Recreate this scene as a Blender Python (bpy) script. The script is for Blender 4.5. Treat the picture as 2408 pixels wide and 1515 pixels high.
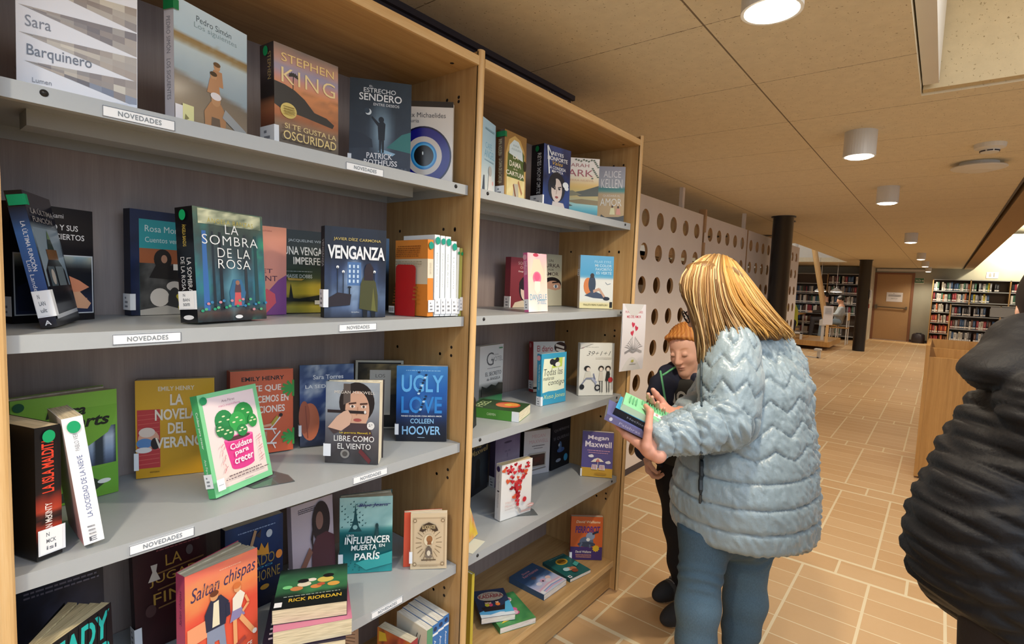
import bpy, bmesh, math, random
import numpy as np
from mathutils import Vector, Matrix

for o in list(bpy.data.objects):
    bpy.data.objects.remove(o, do_unlink=True)
SC = bpy.context.scene
COL = SC.collection
PI = math.pi
R = math.radians
random.seed(7)
RNG = np.random.default_rng(11)

# ------------------------------------------------------------------ camera
YAW, PITCH, ROLL, FPX = R(51.083), R(-4.497), R(2.1995), 1248.5
CAMP = np.array([0.0, -1.045, 1.40])
_f = np.array([math.sin(YAW)*math.cos(PITCH), math.cos(YAW)*math.cos(PITCH), math.sin(PITCH)])
_r = np.array([math.cos(YAW), -math.sin(YAW), 0.0])
_u = np.cross(_r, _f)
CR = math.cos(ROLL)*_r + math.sin(ROLL)*_u
CU = -math.sin(ROLL)*_r + math.cos(ROLL)*_u
CF = _f
cam_data = bpy.data.cameras.new('camera')
cam = bpy.data.objects.new('camera', cam_data)
COL.objects.link(cam)
cam.matrix_world = Matrix(((CR[0], CU[0], -CF[0], CAMP[0]), (CR[1], CU[1], -CF[1], CAMP[1]), (CR[2], CU[2], -CF[2], CAMP[2]), (0, 0, 0, 1)))
cam_data.sensor_fit = 'HORIZONTAL'
cam_data.sensor_width = 36.0
cam_data.lens = FPX/2408*36.0
cam_data.clip_start = 0.05
cam_data.clip_end = 100
SC.camera = cam

# ------------------------------------------------------------------ world, daylight, exposure
SC.view_settings.view_transform = 'Standard'
SC.view_settings.look = 'None'
SC.view_settings.gamma = 1.0
SC.view_settings.use_curve_mapping = False
SC.view_settings.exposure = 0.0
SC.cycles.max_bounces = 8
SC.cycles.diffuse_bounces = 4
SC.cycles.glossy_bounces = 3
SC.cycles.transmission_bounces = 4
SC.cycles.sample_clamp_indirect = 4.0
SC.cycles.caustics_reflective = False
SC.cycles.caustics_refractive = False
w = bpy.data.worlds.new('daylight_sky')
SC.world = w
w.use_nodes = True
bg = w.node_tree.nodes['Background']
bg.inputs[0].default_value = (0.78, 0.86, 1.0, 1)
bg.inputs[1].default_value = 0.4
LAMP_COL = (1.0, 0.86, 0.66)
LAMP_W = 46.0
def area_light(name, loc, target, sx, sy, watts, col):
    d = bpy.data.lights.new(name, 'AREA'); d.shape = 'RECTANGLE'; d.size = sx; d.size_y = sy
    d.energy = watts; d.color = col
    o = bpy.data.objects.new(name, d); COL.objects.link(o); o.location = loc
    o.rotation_euler = (Vector(target)-Vector(loc)).to_track_quat('-Z', 'Y').to_euler()
    return o
# daylight: the skylight in the raised ceiling bay; plus an added soft fill light behind the photographer
area_light('skylight_daylight', (-0.7, -2.8, 2.64), (-0.7, -2.79, 0), 5.2, 3.2, 150.0, (0.60, 0.78, 1.0))
area_light('front_fill', (-0.6, -5.2, 1.9), (0.9, 0.2, 1.3), 4.5, 2.2, 42.0, (0.66, 0.82, 1.0))

# ------------------------------------------------------------------ helpers
def srgb(c):
    if isinstance(c, str):
        c = c.lstrip('#')
        if len(c) == 3: c = ''.join(k*2 for k in c)
        c = tuple(int(c[i:i+2], 16)/255 for i in (0, 2, 4))
    return tuple(k/12.92 if k <= 0.04045 else ((k+0.055)/1.055)**2.4 for k in c[:3])
def tag(o, label=None, cat=None, group=None, kind=None):
    if label: o['label'] = label
    if cat: o['category'] = cat
    if group: o['group'] = group
    if kind: o['kind'] = kind
    return o
def empty(name, loc=(0, 0, 0), rz=0.0, label=None, cat=None, group=None):
    o = bpy.data.objects.new(name, None); COL.objects.link(o)
    o.location = loc; o.rotation_euler = (0, 0, rz)
    o.empty_display_size = 0.05
    return tag(o, label, cat, group)
class MB:
    """collects faces (with a colour per corner and a material index) and links them as one mesh object"""
    def __init__(s): s.v = []; s.f = []; s.c = []; s.m = []
    def face(s, pts, col=(1, 1, 1), mi=0):
        n = len(s.v); s.v += [tuple(p) for p in pts]; s.f.append(tuple(range(n, n+len(pts))))
        s.c.append(col if isinstance(col, list) else [col]*len(pts)); s.m.append(mi)
    def box(s, a, b, col=(1, 1, 1), mi=0, M=None):
        x0, y0, z0 = a; x1, y1, z1 = b
        P = [(x0, y0, z0), (x1, y0, z0), (x1, y1, z0), (x0, y1, z0), (x0, y0, z1), (x1, y0, z1), (x1, y1, z1), (x0, y1, z1)]
        if M is not None: P = [tuple(M @ Vector(p)) for p in P]
        n = len(s.v); s.v += P
        for q in ((0, 3, 2, 1), (4, 5, 6, 7), (0, 1, 5, 4), (1, 2, 6, 5), (2, 3, 7, 6), (3, 0, 4, 7)):
            s.f.append(tuple(n+i for i in q)); s.c.append([col]*4); s.m.append(mi)
    def prism(s, poly, axis, a, b, col=(1, 1, 1), mi=0):
        """poly: 2D outline (counter-clockwise) extruded along axis from a to b"""
        def mk(p, t):
            return {'x': (t, p[0], p[1]), 'y': (p[0], t, p[1]), 'z': (p[0], p[1], t)}[axis]
        n = len(s.v); k = len(poly)
        s.v += [mk(p, a) for p in poly] + [mk(p, b) for p in poly]
        s.f.append(tuple(n+i for i in reversed(range(k)))); s.f.append(tuple(n+k+i for i in range(k)))
        s.c += [[col]*k]*2; s.m += [mi]*2
        for i in range(k):
            j = (i+1) % k
            s.f.append((n+i, n+j, n+k+j, n+k+i)); s.c.append([col]*4); s.m.append(mi)
    def tube(s, pts, rad, n=10, col=(1, 1, 1), mi=0, cap=True):
        pts = [Vector(p) for p in pts]
        rad = rad if isinstance(rad, (list, tuple)) else [rad]*len(pts)
        base = len(s.v); prev = None
        for i, p in enumerate(pts):
            d = (pts[min(i+1, len(pts)-1)]-pts[max(i-1, 0)]).normalized()
            if prev is None:
                a = d.orthogonal().normalized()
            else:
                a = (prev-d*prev.dot(d)).normalized()
            prev = a; b = d.cross(a)
            for k in range(n):
                t = 2*PI*k/n
                s.v.append(tuple(p+(a*math.cos(t)+b*math.sin(t))*rad[i]))
        for i in range(len(pts)-1):
            for k in range(n):
                q = (k+1) % n
                s.f.append((base+i*n+k, base+i*n+q, base+(i+1)*n+q, base+(i+1)*n+k)); s.c.append([col]*4); s.m.append(mi)
        if cap:
            s.f.append(tuple(base+k for k in reversed(range(n)))); s.c.append([col]*n); s.m.append(mi)
            e = base+(len(pts)-1)*n
            s.f.append(tuple(e+k for k in range(n))); s.c.append([col]*n); s.m.append(mi)
    def lathe(s, prof, c=(0, 0, 0), n=24, col=(1, 1, 1), mi=0):
        base = len(s.v)
        for r, z in prof:
            for k in range(n):
                t = 2*PI*k/n
                s.v.append((c[0]+r*math.cos(t), c[1]+r*math.sin(t), c[2]+z))
        for i in range(len(prof)-1):
            for k in range(n):
                q = (k+1) % n
                s.f.append((base+i*n+k, base+i*n+q, base+(i+1)*n+q, base+(i+1)*n+k)); s.c.append([col]*4); s.m.append(mi)
    def build(s, name, mats, parent=None, smooth=False, bevel=0.0):
        me = bpy.data.meshes.new(name)
        me.from_pydata(s.v, [], s.f)
        at = me.color_attributes.new('Col', 'FLOAT_COLOR', 'CORNER')
        flat = np.ones((len(me.loops), 4), dtype=np.float32)
        flat[:, :3] = np.array([k for c in s.c for k in c], dtype=np.float32).reshape(-1, 3)
        at.data.foreach_set('color', flat.ravel())
        for m in (mats if isinstance(mats, (list, tuple)) else [mats]): me.materials.append(m)
        me.polygons.foreach_set('material_index', np.array(s.m, dtype=np.int32))
        if smooth: me.polygons.foreach_set('use_smooth', np.ones(len(s.f), dtype=bool))
        me.update()
        o = bpy.data.objects.new(name, me); COL.objects.link(o)
        if parent is not None: o.parent = parent
        if bevel:
            bv = o.modifiers.new('bevel', 'BEVEL'); bv.width = bevel; bv.segments = 2; bv.limit_method = 'ANGLE'; bv.angle_limit = R(40)
        return o
def copy_tree(o, parent=None):
    c = o.copy(); COL.objects.link(c)
    if parent is not None: c.parent = parent
    for ch in list(o.children): copy_tree(ch, c)
    return c

# ---- materials
class NT:
    def __init__(s, name):
        s.mat = bpy.data.materials.new(name); s.mat.use_nodes = True
        s.t = s.mat.node_tree; s.b = s.t.nodes['Principled BSDF']
    def n(s, typ, **kw):
        k = s.t.nodes.new(typ)
        for a, v in kw.items(): setattr(k, a, v)
        return k
    def l(s, a, b): s.t.links.new(a, b)
    def val(s, sock, v):
        if hasattr(v, 'is_linked') or isinstance(v, bpy.types.NodeSocket): s.l(v, sock)
        else: sock.default_value = v
    def m(s, op, a, b=0.0, c=0.0):
        k = s.n('ShaderNodeMath', operation=op)
        s.val(k.inputs[0], a); s.val(k.inputs[1], b); s.val(k.inputs[2], c)
        return k.outputs[0]
    def mix(s, fac, a, b):
        k = s.n('ShaderNodeMix', data_type='RGBA')
        s.val(k.inputs[0], fac)
        for i, v in ((6, a), (7, b)):
            if isinstance(v, tuple): k.inputs[i].default_value = (*v[:3], 1)
            else: s.l(v, k.inputs[i])
        return k.outputs[2]
    def noise(s, scale, detail=3.0, rough=0.55, vec=None, stretch=None):
        tc = s.n('ShaderNodeTexCoord'); v = tc.outputs['Object'] if vec is None else vec
        if stretch:
            mp = s.n('ShaderNodeMapping'); mp.inputs['Scale'].default_value = stretch; s.l(v, mp.inputs[0]); v = mp.outputs[0]
        k = s.n('ShaderNodeTexNoise'); k.inputs['Scale'].default_value = scale; k.inputs['Detail'].default_value = detail
        k.inputs['Roughness'].default_value = rough; s.l(v, k.inputs['Vector'])
        return k.outputs['Fac']
    def ramp(s, fac, stops):
        k = s.n('ShaderNodeValToRGB'); s.l(fac, k.inputs[0])
        e = k.color_ramp.elements
        while len(e) < len(stops): e.new(0.5)
        for i, (p, c) in enumerate(stops): e[i].position = p; e[i].color = (*c[:3], 1)
        return k.outputs[0]
    def bump(s, h, strength=0.2, dist=0.002):
        k = s.n('ShaderNodeBump'); k.inputs['Strength'].default_value = strength; k.inputs['Distance'].default_value = dist
        s.l(h, k.inputs['Height']); s.l(k.outputs[0], s.b.inputs['Normal'])
    def set(s, color=None, rough=None, metal=None, spec=None, coat=None):
        if color is not None:
            if isinstance(color, tuple): s.b.inputs['Base Color'].default_value = (*color[:3], 1)
            else: s.l(color, s.b.inputs['Base Color'])
        if rough is not None: s.val(s.b.inputs['Roughness'], rough)
        if metal is not None: s.b.inputs['Metallic'].default_value = metal
        if spec is not None: s.b.inputs['Specular IOR Level'].default_value = spec
        if coat is not None:
            s.b.inputs['Coat Weight'].default_value = coat; s.b.inputs['Coat Roughness'].default_value = 0.12
        return s.mat
def plain(name, col, rough=0.5, metal=0.0, var=0.06, scale=30.0, spec=0.5):
    n = NT(name); c = srgb(col) if isinstance(col, str) else col
    f = n.noise(scale)
    lo = tuple(max(0, k*(1-var)) for k in c); hi = tuple(min(1, k*(1+var)) for k in c)
    return n.set(n.mix(f, lo, hi), rough, metal, spec)
def emit(name, col, strength):
    n = NT(name); n.set((0.9, 0.9, 0.9), 0.4)
    n.b.inputs['Emission Color'].default_value = (*col, 1); n.b.inputs['Emission Strength'].default_value = strength
    return n.mat
def printed(name, rough, coat=0.0):
    n = NT(name); a = n.n('ShaderNodeAttribute'); a.attribute_name = 'Col'
    n.set(a.outputs['Color'], rough, spec=0.4, coat=coat)
    return n.mat
def wood(name, dark, mid, light, axis='z', scale=6.0, rough=0.42):
    n = NT(name)
    st = {'x': (0.35, 9, 9), 'y': (9, 0.35, 9), 'z': (9, 9, 0.35)}[axis]
    f = n.noise(scale, 5.0, 0.6, stretch=st); g = n.noise(scale*9, 2.0, 0.5, stretch=st)
    h = n.m('ADD', n.m('MULTIPLY', f, 0.75), n.m('MULTIPLY', g, 0.25))
    n.set(n.ramp(h, [(0.3, srgb(dark)), (0.5, srgb(mid)), (0.7, srgb(light))]), rough)
    n.bump(g, 0.05, 0.0005)
    return n.mat
M = {}
M['print'] = printed('printed_matt', 0.42)
M['gloss'] = printed('printed_glossy', 0.22, 0.6)
M['paper'] = printed('paper_sheet', 0.7)
M['fabriccol'] = printed('coloured_cloth', 0.85)
M['wood'] = wood('beech_veneer', '#a88250', '#bd9662', '#c9a571', 'z')
M['woodx'] = wood('beech_veneer_along', '#a88250', '#bd9662', '#c9a571', 'x')
M['backply'] = wood('birch_back_panel', '#93837d', '#a0908a', '#ab9c95', 'z', 5, .5)
M['edge'] = wood('beech_edge_band', '#cfa166', '#dcb47c', '#e6c390', 'z', 8)
M['edgex'] = wood('beech_edge_band_along', '#cfa166', '#dcb47c', '#e6c390', 'x', 8)
M['counterwood'] = wood('oak_counter', '#a87a40', '#b98a4e', '#c8995b', 'z', 5, 0.35)
M['shelf'] = plain('grey_painted_steel', '#a9adaf', 0.38, 0.0, 0.03, 60)
M['darksteel'] = plain('dark_painted_steel', '#38323a', 0.5, 0.0, 0.08)
M['black'] = plain('black_rubber', '#141416', 0.45)
M['column'] = plain('black_painted_column', '#16171c', 0.3, 0.0, 0.1)
M['white'] = plain('white_paint', '#d9d6d0', 0.6, 0.0, 0.03, 8)
M['whitemetal'] = plain('white_enamel', '#d4d2cf', 0.35, 0.0, 0.02)
M['hole'] = plain('peg_hole', '#1d0f08', 0.9)
n = NT('page_edges'); a = n.n('ShaderNodeAttribute'); a.attribute_name = 'Col'
f = n.noise(420, 2.0, 0.5, stretch=(0.05, 1, 0.05)); 
mul = n.n('ShaderNodeMix', data_type='RGBA', blend_type='MULTIPLY'); mul.inputs[0].default_value = 1.0
n.l(a.outputs['Color'], mul.inputs[6]); n.l(n.ramp(f, [(0.35, (0.72, 0.7, 0.66)), (0.6, (1, 1, 1))]), mul.inputs[7])
M['pages'] = n.set(mul.outputs[2], 0.8)
n = NT('clear_acrylic'); n.set((0.86, 0.95, 0.96), 0.06); n.b.inputs['Transmission Weight'].default_value = 0.9; n.b.inputs['IOR'].default_value = 1.3
M['acrylic'] = n.mat

# ================================================================== SETTING
# ---- floor: brick tiles, blocks of eight rows divided by one staggered row
n = NT('terracotta_brick_floor')
tc = n.n('ShaderNodeTexCoord'); sp = n.n('ShaderNodeSeparateXYZ'); n.l(tc.outputs['Object'], sp.inputs[0])
X, Y = sp.outputs[0], sp.outputs[1]
PER, BLK = 1.337, 1.150
xs = n.m('MODULO', n.m('ADD', X, 13.37-1.885+0.008), PER)         # 0..BLK block, BLK..PER strip
strip = n.m('GREATER_THAN', xs, BLK+0.004)
row = n.m('DIVIDE', xs, BLK/8)
fr = n.m('FRACT', row)
dx = n.m('MULTIPLY', n.m('MINIMUM', fr, n.m('SUBTRACT', 1.0, fr)), BLK/8)
jx = n.m('MULTIPLY', n.m('LESS_THAN', dx, 0.0030), n.m('SUBTRACT', 1.0, strip))
yo = n.m('ADD', n.m('ADD', Y, 28.5+0.022), n.m('MULTIPLY', strip, 0.1425))
yr = n.m('DIVIDE', yo, 0.285); fy = n.m('FRACT', yr)
dy = n.m('MULTIPLY', n.m('MINIMUM', fy, n.m('SUBTRACT', 1.0, fy)), 0.285)
jy = n.m('LESS_THAN', dy, 0.0058)
e1 = n.m('ABSOLUTE', n.m('SUBTRACT', xs, BLK+0.006)); e2 = n.m('ABSOLUTE', n.m('SUBTRACT', xs, PER-0.004))
e3 = n.m('ABSOLUTE', n.m('ADD', xs, 0.004))
je = n.m('LESS_THAN', n.m('MINIMUM', n.m('MINIMUM', e1, e2), e3), 0.0105)
joint = n.m('MAXIMUM', n.m('MAXIMUM', jx, jy), je)
cmb = n.n('ShaderNodeCombineXYZ')
n.l(n.m('FLOOR', n.m('ADD', row, n.m('MULTIPLY', n.m('FLOOR', n.m('DIVIDE', n.m('ADD', X, 13.37-1.877), PER)), 17.0))), cmb.inputs[0])
n.l(n.m('FLOOR', yr), cmb.inputs[1])
wn = n.n('ShaderNodeTexWhiteNoise'); n.l(cmb.outputs[0], wn.inputs['Vector'])
tile = n.mix(wn.outputs['Value'], srgb('#d0a878'), srgb('#dcb88a'))
tile = n.mix(n.m('MULTIPLY', n.noise(7, 4), 0.5), tile, srgb('#cda676'))
n.set(n.mix(joint, tile, srgb('#ead9b4')), n.m('ADD', 0.38, n.m('MULTIPLY', n.noise(40, 2), 0.2)))
n.bump(n.m('SUBTRACT', 1.0, joint), 0.25, 0.001)
mb = MB(); mb.face([(-4, -7.5, 0), (21, -7.5, 0), (21, 6, 0), (-4, 6, 0)])
tag(mb.build('floor', n.mat), kind='structure')

# ---- ceiling: wood-wool boards with visible joints, a raised bay at the side
def ceiling_board(name, base, dark, joints=True):
    n = NT(name)
    tc = n.n('ShaderNodeTexCoord'); sp = n.n('ShaderNodeSeparateXYZ'); n.l(tc.outputs['Object'], sp.inputs[0])
    s1 = n.noise(95, 3, 0.6); s2 = n.noise(22, 4, 0.65)
    specks = n.m('LESS_THAN', s1, 0.335)
    base_c = n.mix(s2, tuple(k*0.86 for k in srgb(base)), tuple(min(1, k*1.1) for k in srgb(base)))
    c = n.mix(n.m('MULTIPLY', specks, 0.75), base_c, srgb(dark))
    if joints:
        fx = n.m('FRACT', n.m('DIVIDE', n.m('ADD', sp.outputs[0], 59.2-1.706), 0.592))
        ax = n.m('MULTIPLY', n.m('MINIMUM', fx, n.m('SUBTRACT', 1.0, fx)), 0.592)
        fy = n.m('FRACT', n.m('DIVIDE', n.m('ADD', sp.outputs[1], 101.2+0.395), 1.012))
        ay = n.m('MULTIPLY', n.m('MINIMUM', fy, n.m('SUBTRACT', 1.0, fy)), 1.012)
        wob = n.m('MULTIPLY', n.noise(60, 2), 0.004)
        j = n.m('MAXIMUM', n.m('LESS_THAN', n.m('ADD', ax, wob), 0.0036), n.m('LESS_THAN', ay, 0.0030))
        c = n.mix(n.m('MULTIPLY', j, 0.8), c, srgb('#4a3420'))
    n.set(c, 0.9)
    n.bump(s1, 0.25, 0.002)
    return n.mat
M['ceil'] = ceiling_board('wood_wool_ceiling', '#dfd3b9', '#8a7350')
M['ceil_plain'] = ceiling_board('wood_wool_bay', '#cdbb98', '#7b6846', False)
ZC = 2.22
HX0, HX1, HY0, HY1 = -4.0, 2.79, -4.6, -0.91       # the raised bay
def slab(mb, x0, y0, x1, y1, z0, z1): mb.box((x0, y0, z0), (x1, y1, z1))
mb = MB()
slab(mb, -4, HY1, HX1, 1.0, ZC, ZC+0.12)
slab(mb, HX1, -1.40, 21, 1.0, ZC, ZC+0.12)
slab(mb, 9.5, 1.0, 10.2, 6.0, ZC, ZC+0.12)
slab(mb, 16.6, 1.0, 21, 6.0, ZC, ZC+0.12)
slab(mb, -4, 1.0, 9.5, 6.0, ZC, ZC+0.12)
tag(mb.build('ceiling', M['ceil']), kind='structure')
# raised bay: white lining, boarded top
mb = MB()
mb.box((HX0, HY1-0.055, ZC+0.02), (HX1-0.07, HY1-0.005, ZC+0.62))
tag(mb.build('trim_1', M['white']), kind='structure')
mb = MB(); mb.box((HX0, HY0, ZC+0.45), (HX1+0.05, HY1-0.055, ZC+0.55))
mb.box((HX1-0.045, -2.4, ZC+0.01), (HX1, HY1-0.005, ZC+0.55))
tag(mb.build('ceiling_bay', M['ceil_plain']), kind='structure')
# ceiling edge strip with its dark shadow gap, then the high hall beyond
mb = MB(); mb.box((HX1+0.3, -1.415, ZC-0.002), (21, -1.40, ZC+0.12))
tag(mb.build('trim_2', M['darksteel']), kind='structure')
mb = MB(); mb.box((HX1+0.3, -1.66, ZC-0.01), (21, -1.445, ZC+0.5))
tag(mb.build('trim_3', plain('ceiling_fascia', '#a58a66', 0.8)), kind='structure')
mb = MB(); mb.box((HX1+0.3, -7.5, 4.2), (21, -1.45, 4.3)); mb.box((HX1+0.3, -1.445, ZC+0.12), (21, -1.40, 4.3))
tag(mb.build('ceiling_high_hall', M['white']), kind='structure')

# ---- walls
n = NT('plaster_wall'); n.set(n.mix(n.noise(5, 4), srgb('#c4bda8'), srgb('#d0c9b6')), 0.85); M['plaster'] = n.mat
n = NT('grey_wall'); n.set(n.mix(n.noise(5, 4), srgb('#a9a898'), srgb('#b7b5a5')), 0.8); M['greywall'] = n.mat
DX = 20.1
mb = MB()
mb.box((DX, -7.5, 0), (DX+0.15, -0.33, 4.3)); mb.box((DX, -0.33, 2.08), (DX+0.15, 0.66, 4.3)); mb.box((DX, 0.655, 0), (DX+0.15, 0.9, 4.3))
tag(mb.build('wall_far', M['greywall']), kind='structure')
mb = MB(); mb.box((18.65, 0.66, 0), (DX, 0.80, 2.3)); tag(mb.build('wall_corridor', M['plaster']), kind='structure')
mb = MB(); mb.box((DX-0.6, 0.8, 0), (DX-0.45, 6, 2.4)); tag(mb.build('wall_stack_room', M['plaster']), kind='structure')
mb = MB(); mb.box((-4, 5.9, 0), (21, 6.0, 2.4)); tag(mb.build('wall_left', M['plaster']), kind='structure')
mb = MB(); mb.box((DX-0.02, -7.5, 0), (DX, -0.335, 0.07)); tag(mb.build('baseboard_far', M['darksteel']), kind='structure')
# door with frame, leaf, push bar
frm = plain('door_frame', '#8c5f45', 0.5)
mb = MB()
mb.box((DX-0.03, -0.34, 0), (DX+0.02, -0.275, 2.08)); mb.box((DX-0.03, 0.595, 0), (DX+0.02, 0.665, 2.08)); mb.box((DX-0.03, -0.275, 2.03), (DX+0.02, 0.595, 2.08))
fr_ = mb.build('door_1', frm); tag(fr_, kind='structure')
mb = MB(); mb.box((DX-0.01, -0.275, 0.01), (DX+0.03, 0.595, 2.03)); mb.build('door_leaf', plain('door_panel', '#b8946a', 0.55), fr_)
mb = MB(); mb.tube([(DX-0.07, 0.57, 1.02), (DX-0.07, -0.20, 1.0)], 0.018); mb.box((DX-0.08, 0.53, 0.96), (DX-0.01, 0.60, 1.08)); mb.box((DX-0.08, -0.22, 0.97), (DX-0.01, -0.17, 1.05))
mb.build('door_handle', plain('brushed_steel', '#7c7264', 0.35, 0.7), fr_)
mb = MB(); mb.box((DX-0.06, -0.60, 2.12), (DX, 0.62, 2.19)); tag(mb.build('trim_4', M['white']), kind='structure')

# ---- columns
def column(name, x, y, r):
    mb = MB(); mb.lathe([(r+0.02, ZC), (r+0.02, ZC-0.012), (r, ZC-0.014), (r, 0.0)], (x, y, 0), 40)
    return tag(mb.build(name, M['column'], smooth=True), kind='structure')
column('column', 6.52, 0.40, 0.105); column('column', 6.95, 0.47, 0.085); column('column', 15.43, 0.47, 0.13)

# ---- dark service beam above the bookcases
mb = MB(); mb.box((-3.0, 0.30, 2.045), (2.02, 0.62, ZC-0.002)); mb.box((-3.0, 0.285, ZC-0.02), (2.03, 0.30, ZC))
tag(mb.build('beam', M['darksteel']), kind='structure')

# ================================================================== LETTERING
_TX = {}
def glyphs(s, bold=0.0, shear=0.0, sp=1.0):
    """flat letter shapes of a string in the 0..1 box: (verts, faces)"""
    k = (s, bold, shear, sp)
    if k not in _TX:
        cu = bpy.data.curves.new('lettering', 'FONT'); cu.body = s; cu.size = 1.0; cu.offset = bold; cu.shear = shear
        cu.space_character = sp; cu.align_x = 'CENTER'; cu.resolution_u = 3; cu.space_line = 0.82
        o = bpy.data.objects.new('lettering', cu); COL.objects.link(o)
        me = bpy.data.meshes.new_from_object(o.evaluated_get(bpy.context.evaluated_depsgraph_get()))
        V = np.array([v.co[:2] for v in me.vertices]).reshape(-1, 2)
        F = [tuple(p.vertices) for p in me.polygons]
        bpy.data.objects.remove(o, do_unlink=True); bpy.data.curves.remove(cu); bpy.data.meshes.remove(me)
        if len(V):
            a, b = V.min(0), V.max(0); V = (V-a)/np.maximum(b-a, 1e-6)
        _TX[k] = (V, F)
    return _TX[k]
class Sheet:
    """printed matter on a flat rectangle: u to the right, v up, both 0..1; later shapes lie a hair in front of earlier ones"""
    def __init__(s, mb, to3d, mi=0, step=0.00012):
        s.mb, s.to, s.mi, s.k, s.step = mb, to3d, mi, 0, step
    def _lay(s): s.k += 1; return s.k*s.step
    def grid(s, fn, nu, nv, u0=0, v0=0, u1=1, v1=1, soft=True):
        e = s._lay(); C = {}
        def col(i, j):
            if (i, j) not in C: C[i, j] = srgb(fn(i/nu, j/nv))
            return C[i, j]
        for i in range(nu):
            for j in range(nv):
                p = [(i, j), (i+1, j), (i+1, j+1), (i, j+1)]
                s.mb.face([s.to(u0+(u1-u0)*a/nu, v0+(v1-v0)*b/nv, e) for a, b in p], [col(*q) for q in p] if soft else col(i, j), s.mi)
    def rect(s, u0, v0, u1, v1, c, c2=None):
        e = s._lay(); c = srgb(c); c2 = srgb(c2) if c2 else c
        s.mb.face([s.to(u0, v0, e), s.to(u1, v0, e), s.to(u1, v1, e), s.to(u0, v1, e)], [c, c, c2, c2], s.mi)
    def poly(s, pts, c):
        e = s._lay(); c = srgb(c)
        if len(pts) <= 4: s.mb.face([s.to(u, v, e) for u, v in pts], c, s.mi); return
        from mathutils.geometry import tessellate_polygon
        for t in tessellate_polygon([[Vector((u, v, 0)) for u, v in pts]]):
            q = [pts[i] for i in t]
            if (q[1][0]-q[0][0])*(q[2][1]-q[0][1])-(q[2][0]-q[0][0])*(q[1][1]-q[0][1]) < 0: q = q[::-1]
            s.mb.face([s.to(u, v, e) for u, v in q], c, s.mi)
    def ell(s, u, v, ru, rv, c, n=20, rot=0.0):
        cr, sr = math.cos(rot), math.sin(rot)
        e = s._lay(); c = srgb(c)
        s.mb.face([s.to(u+ru*math.cos(t)*cr-ru*math.sin(t)*sr, v+rv*math.sin(t)*cr+rv*math.cos(t)*sr, e) for t in [2*PI*i/n for i in range(n)]], c, s.mi)
    def line(s, pts, wd, c, asp=1.0):
        e = s._lay(); c = srgb(c)
        for (a, b), (p, q) in zip(pts[:-1], pts[1:]):
            dx, dy = p-a, (q-b)*asp; L = math.hypot(dx, dy) or 1
            nx, ny = -dy/L*wd/2, dx/L*wd/2/asp
            s.mb.face([s.to(a-nx, b-ny, e), s.to(p-nx, q-ny, e), s.to(p+nx, q+ny, e), s.to(a+nx, b+ny, e)], c, s.mi)
    def txt(s, t, u0, u1, v0, v1, c, bold=0.0, shear=0.0, rise=0.0, up=0, sp=1.0):
        """up=1: reads bottom to top (spine), up=-1: top to bottom"""
        V, F = glyphs(t, bold, shear, sp); e = s._lay(); c = srgb(c)
        def pt(x, y):
            if up == 1: return s.to(u1-(u1-u0)*y, v0+(v1-v0)*x, e)
            if up == -1: return s.to(u0+(u1-u0)*y, v1-(v1-v0)*x, e)
            return s.to(u0+(u1-u0)*x, v0+(v1-v0)*y+rise*x, e)
        for f in F: s.mb.face([pt(*V[i]) for i in f], c, s.mi)
    def lines(s, u0, u1, v0, v1, n, c, frac=0.45):
        """rows of small print"""
        rg = random.Random(int(u0*997+v0*7919+n*31))
        h = (v1-v0)/n
        for i in range(n):
            a = u0+(u1-u0)*rg.uniform(0, 0.04); x = a
            while x < u1-0.01:
                L = rg.uniform(0.03, 0.11)*(u1-u0); y = v1-h*(i+0.5)
                s.rect(x, y-h*frac/2, min(x+L, u1), y+h*frac/2, c); x += L+0.018*(u1-u0)

# ================================================================== CEILING LAMPS
M['lampglow'] = emit('lamp_diffuser', (1.0, 0.90, 0.72), 14.0)
def ceiling_lamp(x, y, label, watts=LAMP_W, ztop=ZC, r=0.072, h=0.125, group='cylinder lamps along the ceiling'):
    t = empty('ceiling_lamp', (x, y, ztop), 0, label, 'ceiling lamp', group)
    mb = MB(); mb.lathe([(0.0, 0.0), (r, 0.0), (r, -h), (r-0.008, -h), (r-0.008, -h+0.012)], (0, 0, 0), 36)
    mb.build('lamp_housing', M['whitemetal'], t, smooth=False)
    mb = MB(); mb.lathe([(r-0.008, -h+0.010), (r*0.7, -h-0.006), (0.0, -h-0.012)], (0, 0, 0), 36)
    mb.build('diffuser', M['lampglow'], t, smooth=True)
    d = bpy.data.lights.new('lamp_light', 'SPOT'); d.energy = watts; d.color = LAMP_COL; d.spot_size = R(150); d.spot_blend = 0.6; d.shadow_soft_size = 0.04
    o = bpy.data.objects.new('lamp_light', d); COL.objects.link(o); o.parent = t; o.location = (0, 0, -h-0.03)
    return t
LN = ['white cylinder ceiling lamp cut off by the top of the picture', 'white cylinder ceiling lamp beside the recessed ceiling bay',
      'second complete white cylinder lamp in the ceiling row', 'small glowing ceiling lamp above the fair-haired person',
      'third from last glowing lamp of the ceiling row', 'second to last glowing lamp of the ceiling row', 'last glowing lamp of the row, just in front of the door']
for x, l in zip((1.47, 3.25, 4.99, 8.79, 12.88, 16.02, 19.3), LN): ceiling_lamp(x, -0.655, l)
# the same row goes on behind the photographer
ceiling_lamp(-0.35, -0.655, 'white cylinder ceiling lamp of the row behind the photographer')

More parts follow.
